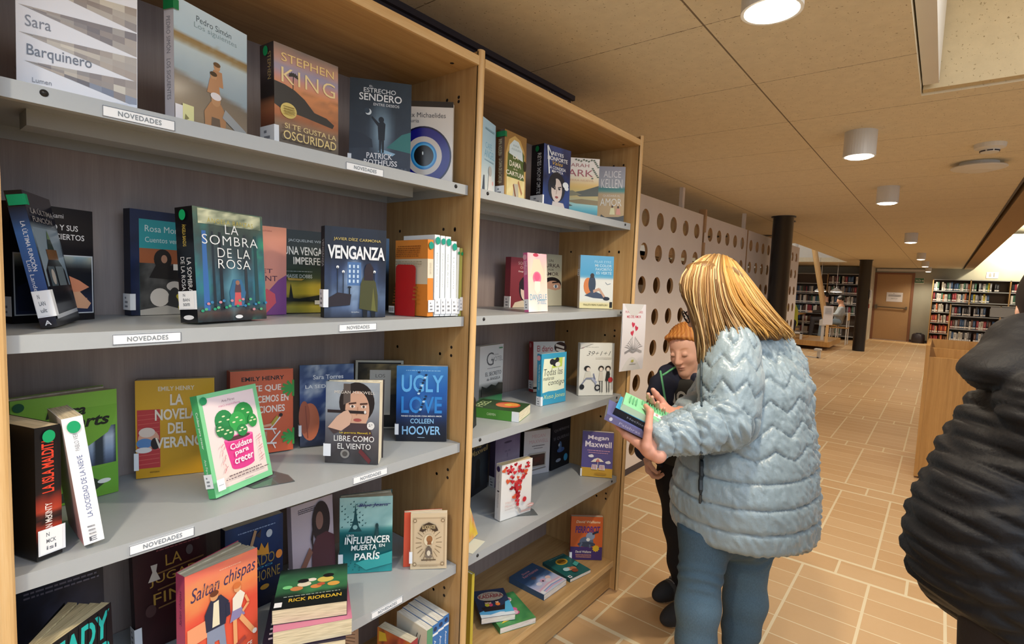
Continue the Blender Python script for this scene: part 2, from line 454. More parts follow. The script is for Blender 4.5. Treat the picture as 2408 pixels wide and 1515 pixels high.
def ceiling_disc(name, x, y, r, label, cat, alarm=False):
    mb = MB()
    if alarm: mb.lathe([(0.0, -0.045), (r*0.55, -0.045), (r*0.62, -0.03), (r*0.95, -0.022), (r, 0.0)], (x, y, ZC), 32); 
    else: mb.lathe([(0.0, -0.055), (r*0.5, -0.05), (r*0.96, -0.034), (r, -0.03), (r*0.97, -0.024), (r*0.7, -0.024), (r*0.7, 0.0)], (x, y, ZC), 40)
    if alarm:
        for k in range(8):
            a = 2*PI*k/8; mb.box((-0.012, -0.002, -0.0415), (0.012, 0.002, -0.0355), (0.2, 0.2, 0.2), 1, Matrix.Translation((x+r*0.58*math.cos(a), y+r*0.58*math.sin(a), ZC)) @ Matrix.Rotation(a+PI/2, 4, 'Z'))
    return tag(mb.build(name, [M['white'], M['darksteel']], smooth=False), label, cat)
ceiling_disc('smoke_detector', 3.83, -1.175, 0.068, 'small round white smoke detector on the ceiling', 'smoke detector', True)
ceiling_disc('ceiling_speaker', 4.33, -1.15, 0.135, 'flat round white disc diffuser hanging under the ceiling', 'ceiling vent')

# ================================================================== THE TWO BOOKCASES
ZS = [1.664, 1.289, 0.9145, 0.540]
ZB = 0.143
YF, YBK = 0.03, 0.40
def novedades(x, z, parent, x1):
    mb = MB()
    mb.box((x, YF-0.0016, z-0.0085), (x1, YF-0.0002, z+0.0085), srgb('#eef0f2'))
    sh = Sheet(mb, lambda u, v, e: (x+(x1-x)*u, YF-0.0017-e, z-0.0085+0.017*v))
    for a in ((0, 0, 1, .05), (0, .95, 1, 1), (0, 0, .008, 1), (.992, 0, 1, 1)): sh.rect(*a, '#59616e')
    sh.txt('NOVEDADES', .2, .8, .27, .76, '#7d858c', 0.012, sp=1.1)
    return mb.build('shelf_sign', M['paper'], parent)
def bookcase(x0, x1, own_left, label, signs, pegs):
    b = empty('bookcase', ((x0+x1)/2, 0.2, 0), 0, label, 'bookcase', 'birch bookcases with steel shelves')
    P = Matrix.Translation((-(x0+x1)/2, -0.2, 0))
    def put(o): o.location = (-(x0+x1)/2, -0.2, 0); return o
    def side(a, c, holes):
        mb = MB()
        mb.box((a, 0.006, 0.012), (c, YBK+0.02, 2.03))
        k = 8                                              # rounded front edge band
        prof = [(a, 0.012)]+[(a+(c-a)*(0.5-0.5*math.cos(PI*i/k)), 0.009-0.009*math.sin(PI*i/k)) for i in range(k+1)]+[(c, 0.012)]
        mb.prism(prof, 'z', 0.012, 2.035, mi=1)
        for sx, xx in holes:
            for yy in (0.08, 0.128, 0.33):
                for zz in [0.42+0.3745*i for i in range(5)]+([1.54, 1.906] if yy < .1 else []):
                    for dz in ((0, ) if zz > 1.5 else (0, 0.025 if yy < .1 else 0)):
                        mb.face([(xx+sx*0.0004, yy+0.0048*math.cos(t), zz+dz+0.0048*math.sin(t)) for t in [2*PI*i/12*sx*-1 for i in range(12)]], mi=2)
        for yy in (0.07, 0.33): mb.lathe([(0.0, 0.012), (0.012, 0.012), (0.014, 0.0), (0.0, 0.0)], ((a+c)/2, yy, 0), 12, mi=3)
        return put(mb.build('side_panel', [M['wood'], M['edge'], M['hole'], M['black']], b))
    if own_left: side(x0-0.0245, x0, [(1, x0)])
    side(x1, x1+0.025, [(-1, x1)])
    mb = MB(); mb.box((x0, YBK, 0.02), (x1, YBK+0.012, 2.0)); put(mb.build('back_panel', [M['backply']], b))
    mb = MB(); mb.box((x0, 0.012, 1.992), (x1, YBK+0.02, 2.016)); mb.box((x0, 0.004, 1.992), (x1, 0.012, 2.016), mi=1)
    for dx in (x0+.05, x1-.05): mb.lathe([(0.006, 1.9915), (0.0, 1.9915)], (dx, 0.06, 0), 10, mi=2)
    put(mb.build('top_board', [M['woodx'], M['edgex'], M['hole']], b))
    for i, z in enumerate(ZS):
        mb = MB(); g = 0.003
        # folded steel tray: top sheet, front lip, back lip, folded returns, and a stiffening channel below
        mb.box((x0+g, YF, z-0.002), (x1-g, YBK-0.004, z)); mb.box((x0+g, YF, z-0.0275), (x1-g, YF+0.002, z-0.002))
        mb.box((x0+g, YF+0.002, z-0.0275), (x1-g, YF+0.016, z-0.0255)); mb.box((x0+g, YBK-0.006, z-0.0275), (x1-g, YBK-0.004, z-0.002))
        for xx in (x0+g, x1-g-0.002): mb.box((xx, YF+0.004, z-0.0275), (xx+0.002, YBK-0.006, z-0.002))
        mb.box((x0+0.06, 0.20, z-0.03), (x1-0.06, 0.26, z-0.002))
        s = put(mb.build('shelf', M['shelf'], b))
        for sx, sz in [q[1:] for q in pegs if q[0] == i]:
            m2 = MB(); m2.lathe([(0.0, 0.004), (0.0025, 0.0035), (0.0048, 0.0015), (0.0055, 0.0)], (0, 0, 0), 14)
            pg = m2.build('shelf_plug', M['black'], s, smooth=True); pg.location = (sx, YF-0.0002, sz); pg.rotation_euler = (R(90), 0, 0)
        for q in signs:
            if q[0] == i: novedades(q[1], q[2], s, q[3])
    mb = MB(); mb.box((x0, YF, ZB-0.024), (x1, YBK, ZB)); mb.box((x0, YF-0.006, ZB-0.024), (x1, YF, ZB), mi=1)
    put(mb.build('bottom_board', [M['woodx'], M['edgex']], b))
    mb = MB(); mb.box((x0, YF+0.008, 0.012), (x1, YF+0.026, ZB-0.024)); put(mb.build('plinth', [M['woodx']], b))
    return b
bookcase(0.1345, 1.111, True, 'near birch bookcase with grey steel shelves carrying small white signs',
         [(0, .26, 1.6475, .364), (0, .71, 1.645, .813), (1, .267, 1.2745, .370), (1, .697, 1.2745, .801), (2, .285, .9, .389), (2, .741, .9, .843), (3, .802, .526, .903)],
         [(0, .189, 1.654), (0, 1.06, 1.654)])
bookcase(1.1365, 2.125, False, 'farther birch bookcase with a paper notice stuck to its end post', [],
         [(0, 1.193, 1.654), (0, 2.072, 1.654), (1, 1.195, 1.279), (1, 2.075, 1.279), (2, 1.196, .905), (2, 2.08, .905), (3, 1.203, .531), (3, 2.077, .529)])

# paper notice on the end post
mb = MB(); nx, ny = 12, 8
def notice_pt(u, v, e): return (2.008+0.198*u, -0.012-0.012*u*u-0.004*math.sin(3*v)-e, 1.033+0.288*v-0.006*u)
sh = Sheet(mb, notice_pt); sh.k = 1
sh.grid(lambda u, v: '#eceaf0', 8, 8)
mb.face([notice_pt(0, 0, -0.0006), notice_pt(0, 1, -0.0006), notice_pt(1, 1, -0.0006), notice_pt(1, 0, -0.0006)], srgb('#dddddd'))
sh.txt('PUNTO DE INTERÉS', .13, .87, .862, .905, '#c2475c', .012); sh.txt('MES DEL AMOR', .2, .8, .79, .83, '#c2475c', .012)
def heart(sh, u, v, s, c, rot=0.0):
    pts = []
    for i in range(18):
        t = 2*PI*i/18; x = 16*math.sin(t)**3/17; y = (13*math.cos(t)-5*math.cos(2*t)-2*math.cos(3*t)-math.cos(4*t))/17
        pts.append((u+s*(x*math.cos(rot)-y*math.sin(rot)), v+s*0.69*(x*math.sin(rot)+y*math.cos(rot))))
    sh.poly(pts[::-1], c)
heart(sh, .48, .69, .075, '#d23a58', -.2); heart(sh, .62, .635, .075, '#d23a58', -.35); heart(sh, .45, .565, .075, '#d23a58', .25)
for s in (-1, 1):
    for k in range(6): sh.line([(.52, .31), (.52+s*(.06+.05*k), .33+.03*(6-k)), (.52+s*(.10+.055*k), .47-.022*k)], .008, '#9a9a9e')
    for k in range(3): sh.line([(.52, .29-.012*k), (.52+s*.16, .32-.012*k), (.52+s*.36, .285-.012*k)], .008, '#9a9a9e')
sh.rect(.47, .125, .57, .16, '#b9b65e'); sh.lines(.40, .66, .085, .11, 1, '#a9aeb0')
tag(mb.build('notice', M['paper']), 'white paper notice with red hearts stuck on the bookcase end post', 'notice')

# ================================================================== PERFORATED SCREEN
def perforated(xa, xb, cols, rows, name, label, y=0.655, z0=0.055, z1=2.04, r=0.063, th=0.02):
    mb = MB(); N = 24
    xs = [xa]+[(a+b)/2 for a, b in zip(cols[:-1], cols[1:])]+[xb]
    rw = sorted(rows); zs = [z0]+[(a+b)/2 for a, b in zip(rw[:-1], rw[1:])]+[z1]
    for i, cx in enumerate(cols):
        for j, cz in enumerate(rw):
            x0, x1, a, b = xs[i], xs[i+1], zs[j], zs[j+1]
            ring = [(cx+r*math.cos(2*PI*(k+.5)/N), cz+r*math.sin(2*PI*(k+.5)/N)) for k in range(N)]
            def outer(k):
                t = 2*PI*(k+.5)/N; dx, dz = math.cos(t), math.sin(t)
                s = min(((x1-cx)/dx if dx > 0 else (x0-cx)/dx) if abs(dx) > 1e-9 else 9e9, ((b-cz)/dz if dz > 0 else (a-cz)/dz) if abs(dz) > 1e-9 else 9e9)
                return (cx+dx*s, cz+dz*s)
            out = [outer(k) for k in range(N)]
            corners = {}
            for k in range(N):
                q = (k+1) % N
                for yy, flip in ((y, True), (y+th, False)):
                    poly = [ring[k], out[k]]
                    o1, o2 = out[k], out[q]
                    if abs(o1[0]-o2[0]) > 1e-6 and abs(o1[1]-o2[1]) > 1e-6:
                        c = (x1 if max(o1[0], o2[0]) > x1-1e-6 else x0, b if max(o1[1], o2[1]) > b-1e-6 else a); poly.append(c)
                    poly += [out[q], ring[q]]
                    p3 = [(p[0], yy, p[1]) for p in poly]
                    mb.face(p3 if flip is True else p3[::-1], (1, 1, 1), 0)
                mb.face([(ring[k][0], y, ring[k][1]), (ring[q][0], y, ring[q][1]), (ring[q][0], y+th, ring[q][1]), (ring[k][0], y+th, ring[k][1])], (1, 1, 1), 1)
    for p, q in (((xa, z0), (xb, z0)), ((xb, z0), (xb, z1)), ((xb, z1), (xa, z1)), ((xa, z1), (xa, z0))):
        mb.face([(p[0], y, p[1]), (p[0], y+th, p[1]), (q[0], y+th, q[1]), (q[0], y, q[1])], (1, 1, 1), 1)
    return tag(mb.build(name, [M['plyface'], M['plyedge']]), label, 'screen panel', 'perforated plywood screen panels')
n = NT('limed_plywood'); n.set(n.mix(n.noise(4, 5, stretch=(1, 1, .3)), srgb('#cfc4bc'), srgb('#ddd4cc')), 0.5); M['plyface'] = n.mat
M['plyedge'] = plain('plywood_edge', '#a88660', 0.6)
RW = [1.884-0.2403*k for k in range(8)]
perforated(3.40, 4.745, [3.585+.2545*k for k in range(5)], RW, 'perforated_screen', 'pale plywood screen panel with round holes right beside the bookcase')
perforated(4.79, 6.10, [4.943+.2500*k for k in range(5)], RW, 'perforated_screen', 'middle pale plywood screen panel with round holes')
perforated(6.14, 7.45, [6.27+.2550*k for k in range(5)], RW, 'perforated_screen', 'pale plywood screen panel with round holes behind the black column')
perforated(7.49, 8.80, [7.60+.2530*k for k in range(5)], RW, 'perforated_screen', 'far end of the pale plywood screen past the black column')
mb = MB(); mb.box((3.35, 0.66, 0.0), (8.8, 0.70, 0.055)); tag(mb.build('baseboard_screen', M['darksteel']), kind='structure')
for x, l in ((4.35, 'thin pale post rising from the near screen panel to the ceiling'), (6.12, 'thin pale post between the screen panels reaching the ceiling')):
    mb = MB(); mb.box((x-.02, .69, 0.06), (x+.025, .72, ZC)); mb.box((x-.05, .685, 1.93), (x+.05, .69, 2.0))
    tag(mb.build('screen_post', M['plyface']), l, 'post')
mb = MB()
for z in (1.99, 1.70, 1.42, 1.1, .7): mb.box((4.748, 0.64, z-.10), (4.787, 0.70, z+.10))
mb.box((4.755, .665, .06), (4.78, .69, 2.04)); tag(mb.build('joint_strip', M['plyedge']), 'brown jointing strip between the first two screen panels', 'joint strip')
# timber shelving on the other side of the screen, glimpsed through the holes
t = empty('low_bookcase', (5.0, 2.0, 0), 0, 'brown shelving unit glimpsed through the holes of the screen', 'bookcase')
for x in (3.3, 4.4, 5.5, 6.6, 7.7):
    mb = MB(); mb.box((x-5, -.15, 0), (x-5+.03, .15, 1.75)); mb.build('upright', M['wood'], t)
for z in (.1, .45, .8, 1.15, 1.5, 1.74):
    mb = MB(); mb.box((-1.7, -.15, z), (2.73, .15, z+.025)); mb.build('shelf', M['woodx'], t)
mb = MB(); mb.box((-1.7, .15, .1), (2.73, .17, 1.75)); mb.build('back_panel', M['woodx'], t)
k = 0
for x, z, hh, c, nm in ((4.6, .825, .24, '#d8cc1c', 'yellow'), (5.2, .825, .24, '#d8cc1c', 'yellow'), (5.75, .475, .22, '#cfc61e', 'yellow'), (4.75, .475, .2, '#8a3b2a', 'rust'), (5.35, .475, .26, '#37489c', 'blue'),
                    (4.1, 1.175, .23, '#3b4fa0', 'blue'), (4.2, 1.525, .16, '#4d79c8', 'blue'), (6.1, 1.175, .23, '#e8e3da', 'white'), (6.85, 1.525, .18, '#e9e4dc', 'white'), (4.2, .125, .24, '#5a4a7c', 'violet'), (3.9, .475, .24, '#6a5a8a', 'violet')):
    mb = MB(); mb.box((x-.09, 1.87, z+.002), (x+.09, 1.92, z+hh), srgb(c)); mb.box((x-.085, 1.868, z+.03), (x+.085, 1.87, z+hh*.4), tuple(min(1, q*1.6) for q in srgb(c)))
    tag(mb.build('book', M['print']), '%s book facing out on the shelving behind the screen' % nm, 'book', 'books behind the screen')
mb = MB(); mb.box((8.6, 1.0, 1.92), (9.4, 3.0, 2.2), srgb('#8d5f34')); tag(mb.build('overhead_cupboard', M['woodx']), 'brown timber box under the ceiling behind the black column', 'cupboard')

# ================================================================== RETURN COUNTER
t = empty('book_return_counter', (5.5, -1.9, 0), 0, 'tall oak book-return counter behind the person in black', 'counter')
def cpart(nm, a, b, m=None):
    mb = MB(); mb.box((a[0]-5.5, a[1]+1.9, a[2]), (b[0]-5.5, b[1]+1.9, b[2])); return mb.build(nm, m or M['counterwood'], t, bevel=0.002)
cpart('front_panel', (5.09, -2.7, .015), (5.112, -.995, .945)); cpart('side_panel', (5.085, -1.0, .015), (5.95, -.975, 1.03))
cpart('back_panel', (5.93, -2.7, .015), (5.95, -.995, 1.03)); cpart('divider', (5.50, -2.7, .55), (5.52, -.995, .985)); cpart('tray', (5.11, -2.7, .80), (5.93, -.995, .82))
cpart('plinth', (5.12, -2.68, 0), (5.92, -1.0, .02), M['darksteel'])

# ================================================================== FAR BOOKCASES
SPC = [('#ebe7df', 'white'), ('#d9d2c2', 'cream'), ('#23242c', 'black'), ('#2d4f77', 'blue'), ('#93303a', 'red'), ('#3b6a57', 'green'), ('#8d8f94', 'grey'), ('#d8c33e', 'yellow'), ('#5b3b2c', 'brown'), ('#c96f45', 'orange')]
_bk = {}
def far_book(ci, si):
    """one mesh per colour and size: rounded spine strip, cover boards, page block, pale label"""
    if (ci, si) not in _bk:
        w_, h_ = ((.034, .20), (.044, .225), (.052, .215), (.038, .24))[si]; c = srgb(SPC[ci][0]); mb = MB()
        mb.box((0, -w_/2, 0), (.14, -w_/2+.002, h_), c); mb.box((0, w_/2-.002, 0), (.14, w_/2, h_), c); mb.box((-.002, -w_/2, 0), (.001, w_/2, h_), c)
        mb.box((.001, -w_/2+.002, .003), (.135, w_/2-.002, h_-.003), srgb('#e2d8c2'))
        mb.box((-.0026, -w_/2+.001, .02), (-.002, w_/2-.001, .055), srgb('#f4f2ee')); mb.box((-.0026, -w_*.22, h_*.42), (-.002, w_*.22, h_*.86), tuple(min(1, .12+q*1.5) if sum(c) < 1 else q*.45 for q in c))
        o = mb.build('book', M['print']); _bk[ci, si] = (o.data, w_, h_); bpy.data.objects.remove(o)
    return _bk[ci, si]
REST = MB()
def far_row(rg, x, ya, yb, z, where, pal, fill=1.0, rest=False):
    y = ya; end = ya-(ya-yb)*fill
    while y > end:
        ci, si = rg.choice(pal), rg.randrange(4); me, w_, h_ = far_book(ci, si)
        if rest:
            c_ = srgb(SPC[ci][0]); REST.box((x, y-w_, z+.002), (x+.14, y, z+.002+h_), c_); REST.box((x-.0006, y-w_+.001, z+.022), (x, y-.001, z+.057), srgb('#f4f2ee')); y -= w_+.002; continue
        o = bpy.data.objects.new('book', me); COL.objects.link(o); tilt = 0.0
        if rg.random() < .12: tilt = rg.uniform(.02, .08); 
        o.location = (x+rg.uniform(0, .025), y-w_/2-math.sin(tilt)*.02, z+.002+abs(math.sin(tilt))*w_*.5); o.rotation_euler = (-tilt, 0, 0)
        tag(o, '%s-spined book on the %s' % (SPC[ci][1], where), 'book', 'books on the '+where)
        y -= w_+math.sin(tilt)*h_*1.05+.002+(rg.uniform(.02, .06) if rg.random() < .06 else 0)
ORD = ['top', 'second', 'third', 'fourth', 'fifth', 'bottom']
def far_bookcase(x, ys, ztop, zs, label, depth, back=True, end=M['wood'], shelfm=None):
    b = empty('bookcase', (x, (ys[0]+ys[-1])/2, 0), 0, label, 'bookcase', 'library bookcases at the far end')
    oy = (ys[0]+ys[-1])/2
    for y in ys:
        mb = MB(); mb.box((0, y-oy-.0125, 0), (depth, y-oy+.0125, ztop)); mb.build('upright', end, b)
    for z in zs:
        mb = MB(); mb.box((.01, ys[-1]-oy, z-.025), (depth-.01, ys[0]-oy, z)); mb.build('shelf', shelfm or M['shelf'], b)
    mb = MB(); mb.box((0, ys[-1]-oy, ztop-.02), (depth, ys[0]-oy, ztop)); mb.build('top_board', M['shelf'], b)
    if back:
        mb = MB(); mb.box((depth*back, ys[-1]-oy, .05), (depth*back+.012, ys[0]-oy, ztop)); mb.build('back_panel', plain('bookcase_back', '#6d5a49', .7), b)
    return b
rg = random.Random(5)
zl = [1.67, 1.36, 1.06, .76, .43, .11]
far_bookcase(18.60, [3.60, 2.66, 1.72, .84], 1.97, zl, 'dark-backed bookcase behind the seated readers', .32, .95, M['wood'])
pal_l = [0, 1, 1, 2, 2, 3, 4, 5, 6, 8, 8]
for i, z in enumerate(zl):
    wh = '%s shelf of the bookcase behind the readers' % ORD[i]
    if i: far_row(rg, 18.62, 2.60, 1.76, z, wh, pal_l, .95 if i < 4 else .6, True)
    far_row(rg, 18.62, 1.69, .90, z, wh, pal_l, (1, .95, .98, .9, .12, .5)[i])
zr = [1.58, 1.27, .96, .655, .35, .05]
far_bookcase(19.70, [-.79, -1.62, -2.44, -3.27], 1.90, zr, 'wall bookcase with grey shelves to the side of the exit door', .32, .9)
pal_r = [0, 0, 1, 2, 3, 4, 5, 6, 9, 0]
for i, z in enumerate(zr):
    wh = '%s shelf of the wall bookcase' % ORD[i]
    far_row(rg, 19.72, -.815, -1.60 if i < 3 else -1.28, z, wh, pal_r if i < 3 else ([9, 0, 4, 1] if i < 5 else [4, 9, 4, 8]), .97)
    if i < 2:
        far_row(rg, 19.72, -1.65, -2.42, z, wh, [0, 2, 3, 5, 7, 0, 6], (.72, .5)[i]); far_row(rg, 19.72, -2.47, -3.2, z, wh, pal_r, .55, True)
zf = [.93, .60, .28, .03]
far_bookcase(17.70, [-1.215, -2.17, -3.12], 1.22, zf, 'low double-sided bookcase in front of the wall shelves', .62, .5, M['edge'])
for i, z in enumerate(zf[:3]):
    wh = '%s shelf of the low bookcase' % ['top', 'second', 'third', 'bottom'][i]
    far_row(rg, 17.71, -1.24, -2.15, z, wh, [0, 2, 2, 3, 6, 4, 1, 8, 6, 3], (.72, .98, .98, .98)[i])
    if i == 1: far_row(rg, 17.71, -2.20, -2.6, z, wh, [0, 2, 2, 3, 6, 4, 1, 8], .98)
tag(REST.build('shelved_books', M['print']), 'rows of shelved books half hidden behind the far stairs and at the edge of the wall shelves', 'books', kind='stuff')
mb = MB(); mb.box((17.69, -2.42, .95), (17.70, -1.98, 1.19)); mb.box((17.695, -1.98, .955), (17.95, -1.972, 1.15))
tag(mb.build('shelf_panel', M['shelf']), 'blank grey board closing part of the low bookcase', 'panel')

# ================================================================== SMALL WALL THINGS AT THE FAR END
def wall_sheet(name, y0, y1, z0, z1, label, cat, art, m='paper', x=DX-.004, bcol='#e8e4e6'):
    mb = MB(); mb.box((x-.004, y1, z0), (x, y0, z1), srgb(bcol))
    sh = Sheet(mb, lambda u, v, e: (x-.0042-e*4, y0+(y1-y0)*u, z0+(z1-z0)*v)); art(sh)
    return tag(mb.build(name, M[m]), label, cat)
def exit_art(s):
    s.rect(.04, .2, .96, .95, '#1f6b46'); s.txt('SALIDA', .1, .72, .36, .78, '#eef3ee', .02)
    s.poly([(.8, .3), (.86, .55), (.92, .3), (.95, .3), (.9, .7), (.84, .8), (.78, .6)], '#eef3ee')
wall_sheet('exit_sign', -.335, -.57, 1.76, 1.93, 'small green exit sign on the wall by the door', 'sign', exit_art, bcol='#d5dccb')
def door_art(s): s.rect(.43, .84, .47, .9, '#444'); s.lines(.1, .9, .55, .78, 3, '#777'); s.lines(.3, .7, .3, .4, 1, '#999')
wall_sheet('door_notice', .32, -.085, 1.19, 1.475, 'white printed sheet taped to the far door', 'notice', door_art, x=DX-.012)
def wc_art(s): s.rect(.2, .2, .42, .7, '#9a9a9a'); s.ell(.31, .8, .08, .1, '#9a9a9a'); s.rect(.58, .2, .7, .7, '#8a8a8a'); s.ell(.64, .8, .08, .1, '#8a8a8a')
wall_sheet('pictogram_sign', -1.94, -2.19, 1.97, 2.14, 'small white pictogram plate on the bright far wall', 'sign', wc_art)
mb = MB(); mb.box((18.9, .64, .98), (19.0, .66, 1.10), srgb('#b03028')); tag(mb.build('fire_alarm_button', M['print']), 'small red alarm button on the corridor wall', 'alarm button')
for x in (18.75, 19.15):
    mb = MB(); mb.box((x, .648, 1.12), (x+.09, .66, 1.20), srgb('#d8d4cc')); mb.box((x+.02, .645, 1.135), (x+.07, .648, 1.185), srgb('#8d8a86'))
    tag(mb.build('wall_switch', M['print']), 'pale wall switch on the corridor wall by the door', 'switch', 'switches on the corridor wall')
mb = MB(); mb.box((15.40, .31, 1.27), (15.46, .335, 1.50), srgb('#ececf0')); sh = Sheet(mb, lambda u, v, e: (15.40-e*4, .335-.025*u, 1.27+.23*v)); sh.lines(.1, .9, .2, .9, 6, '#999')
tag(mb.build('column_notice', M['paper']), 'white paper notice on the far dark column', 'notice')
mb = MB(); prof = [(.0, 0), (.15, 0), (.165, .12), (.15, .25), (.11, .28), (.04, .285), (0, .285)]
mb.lathe([(r_, z_) for r_, z_ in prof][1:], (19.86, -.56, 0), 16); mb.box((19.78, -.63, .27), (19.94, -.50, .30))
tag(mb.build('black_bag', M['darksteel'], smooth=True), 'black bag left on the floor beside the far door', 'bag')

# ---- staircase with timber handrail at the far left
t = empty('staircase', (15.0, 1.3, 0), 0, 'open staircase with white stepped stringer and timber handrail', 'staircase')
mb = MB(); mb.box((-.45, -.33, .09), (1.3, 1.7, .22)); mb.build('bottom_platform', M['counterwood'], t, bevel=.004)
for k in range(8):
    mb = MB(); mb.box((-.35, .30+.25*k, .22+.17*k), (.65, .60+.25*k, .255+.17*(k))); mb.build('tread', M['counterwood'], t)
mb = MB()
for k in range(8):
    mb.box((-.42, .27+.25*k, .20+.17*k), (-.37, .32+.25*k, .39+.17*k)); mb.box((-.42, .27+.25*k, .36+.17*k), (-.37, .57+.25*k, .40+.17*k))
mb.build('stringer', M['whitemetal'], t)
mb = MB(); mb.tube([(0, -.16, .62), (0, .03, 1.55), (0, .34, 3.0)], .062, 12); mb.build('handrail', M['edge'], t)
mb = MB(); mb.box((-.03, -.13, .22), (.03, -.07, .75)); mb.box((-.05, -.22, .58), (.05, -.02, .72)); mb.build('newel_post', M['whitemetal'], t)
for k in range(14):
    mb = MB(); mb.tube([(-1.2, .42+.075*k, 1.62), (-1.2, .42+.075*k, 2.9)], .007, 6); mb.build('baluster', M['whitemetal'], t)
mb = MB(); mb.box((-1.23, .36, 1.58), (-1.17, 1.5, 1.64)); mb.box((-1.23, .36, .4), (-1.17, .40, 3.0)); mb.box((-1.23, .36, 1.93), (-1.17, 1.5, 1.96)); mb.build('white_frame', M['whitemetal'], t)
mb = MB(); mb.box((-2.2, -.42, 0), (-2.12, -.36, .17)); mb.box((-2.22, -.42, .15), (-2.0, -.30, .19)); mb.box((-2.2, -.40, 0), (-2.16, .2, .02)); mb.build('bracket', M['whitemetal'], t)
# stairwell lining above the opening
mb = MB(); mb.box((10.2, 5.9, ZC), (16.6, 6.0, 4.6)); mb.box((16.6, 1.0, ZC+.12), (16.7, 6.0, 4.6)); mb.box((10.1, 1.0, 4.5), (16.7, 6.0, 4.6))
tag(mb.build('trim_stairwell', M['white']), kind='structure')
ceiling_lamp(13.2, 1.75, 'white ceiling lamp glowing beside the far staircase', 18.0, group='lamps at the staircase')
for y, l in ((1.62, 'flat round pendant lamp over the reading table, next to the stairs'), (1.24, 'flat round pendant lamp over the reading table, next to the handrail')):
    q = empty('pendant_lamp', (16.9, y, 1.42), 0, l, 'pendant lamp', 'pendants over the reading table')
    mb = MB(); mb.lathe([(.012, .12), (.04, .1), (.14, .03), (.15, .0)], n=24); mb.build('lamp_shade', M['whitemetal'], q, smooth=True)
    mb = MB(); mb.lathe([(.145, .0), (0.0, -.01)], n=24); mb.build('diffuser', M['lampglow'], q)
    mb = MB(); mb.tube([(0, 0, .1), (0, 0, ZC-1.42)], .006, 6); mb.build('cord', M['whitemetal'], q)
# reading table
t = empty('reading_table', (17.2, 1.95, 0), 0, 'timber reading table behind the staircase', 'table')
mb = MB(); mb.box((-.5, .22, .72), (1.1, 1.3, .755)); mb.build('tabletop', M['counterwood'], t)
mb = MB(); mb.box((-.5, .24, 0), (-.47, 1.3, .72)); mb.build('end_panel', M['counterwood'], t)
for a in (-.45, 1.05):
    for b_ in (.28, 1.25):
        mb = MB(); mb.box((a-.025, b_-.025, 0), (a+.025, b_+.025, .72)); mb.build('leg', M['whitemetal'], t)
mb = MB(); mb.box((16.8, 2.25, .757), (17.05, 2.55, .785), srgb('#b5352f')); mb.box((16.805, 2.255, .761), (17.052, 2.55, .781), srgb('#efe9dd')); tag(mb.build('book', M['print']), 'red book lying on the far reading table', 'book')
# information stand by the steps
t = empty('information_stand', (14.4, 1.02, .22), 0, 'small white notice stand at the foot of the far stairs', 'sign stand')
mb = MB(); mb.box((-.02, -.03, 0), (.02, .03, .62)); mb.build('pole', M['edge'], t)
mb = MB(); mb.box((-.03, -.10, .42), (-.02, .10, .86), srgb('#e6e4ea')); sh = Sheet(mb, lambda u, v, e: (-.0305-e*4, .10-.20*u, .42+.44*v)); sh.lines(.15, .85, .55, .9, 5, '#9aa0aa'); mb.build('sign_board', M['paper'], t)
# lamp that washes the wall of the high hall
t = empty('wall_lamp', (19.7, -2.55, 3.1), 0, 'bright lamp washing the far wall of the high hall', 'wall lamp')
mb = MB(); mb.box((-.05, -.2, -.05), (.05, .2, .05)); mb.build('lamp_housing', M['whitemetal'], t)
d = bpy.data.lights.new('lamp_light', 'SPOT'); d.energy = 260; d.color = (1, .86, .62); d.spot_size = R(140); d.shadow_soft_size = .1
o = bpy.data.objects.new('lamp_light', d); COL.objects.link(o); o.parent = t; o.location = (-.3, 0, -.1); o.rotation_euler = (0, R(-55), 0)
def hall_light(name, loc, watts, col, s=.25):
    d = bpy.data.lights.new(name, 'POINT'); d.energy = watts; d.color = col; d.shadow_soft_size = s
    o = bpy.data.objects.new(name, d); COL.objects.link(o); o.location = loc
hall_light('stairwell_daylight', (13.4, 3.2, 3.9), 110, (.95, .93, .85)); hall_light('high_hall_lamp', (11.0, -4.5, 3.8), 170, (1, .86, .64)); hall_light('bay_fill', (1.7, -1.9, ZC+.2), 22, (1, .9, .72)); hall_light('back_room_lamp', (5.2, 3.6, 2.0), 40, LAMP_COL)  # the bay light is an added fill, no lamp there; it warms the bay top

# ================================================================== BOOKS
def vn(x, y, s=0):
    """smooth value noise, 0..1"""
    def h(i, j):
        k = (i*374761393+j*668265263+s*974634621) & 0xffffffff; k = ((k ^ (k >> 13))*1274126177) & 0xffffffff
        return ((k ^ (k >> 16)) & 0xffff)/65535
    i, j = math.floor(x), math.floor(y); a, b = x-i, y-j; a = a*a*(3-2*a); b = b*b*(3-2*b)
    return (h(i, j)*(1-a)+h(i+1, j)*a)*(1-b)+(h(i, j+1)*(1-a)+h(i+1, j+1)*a)*b
def fb(x, y, s=0): return .55*vn(x, y, s)+.3*vn(2*x, 2*y, s+1)+.15*vn(4*x, 4*y, s+2)
def hx(c):
    if isinstance(c, str):
        c = c.lstrip('#'); c = ''.join(k*2 for k in c) if len(c) == 3 else c
        return tuple(int(c[i:i+2], 16)/255 for i in (0, 2, 4))
    return c
def mx(a, b, t):
    a, b = hx(a), hx(b); t = min(1, max(0, t)); return tuple(p+(q-p)*t for p, q in zip(a, b))
def stops(v, L):
    for (a, c), (b, d) in zip(L[:-1], L[1:]):
        if v <= b: return mx(c, d, (v-a)/max(1e-6, b-a))
    return hx(L[-1][1])
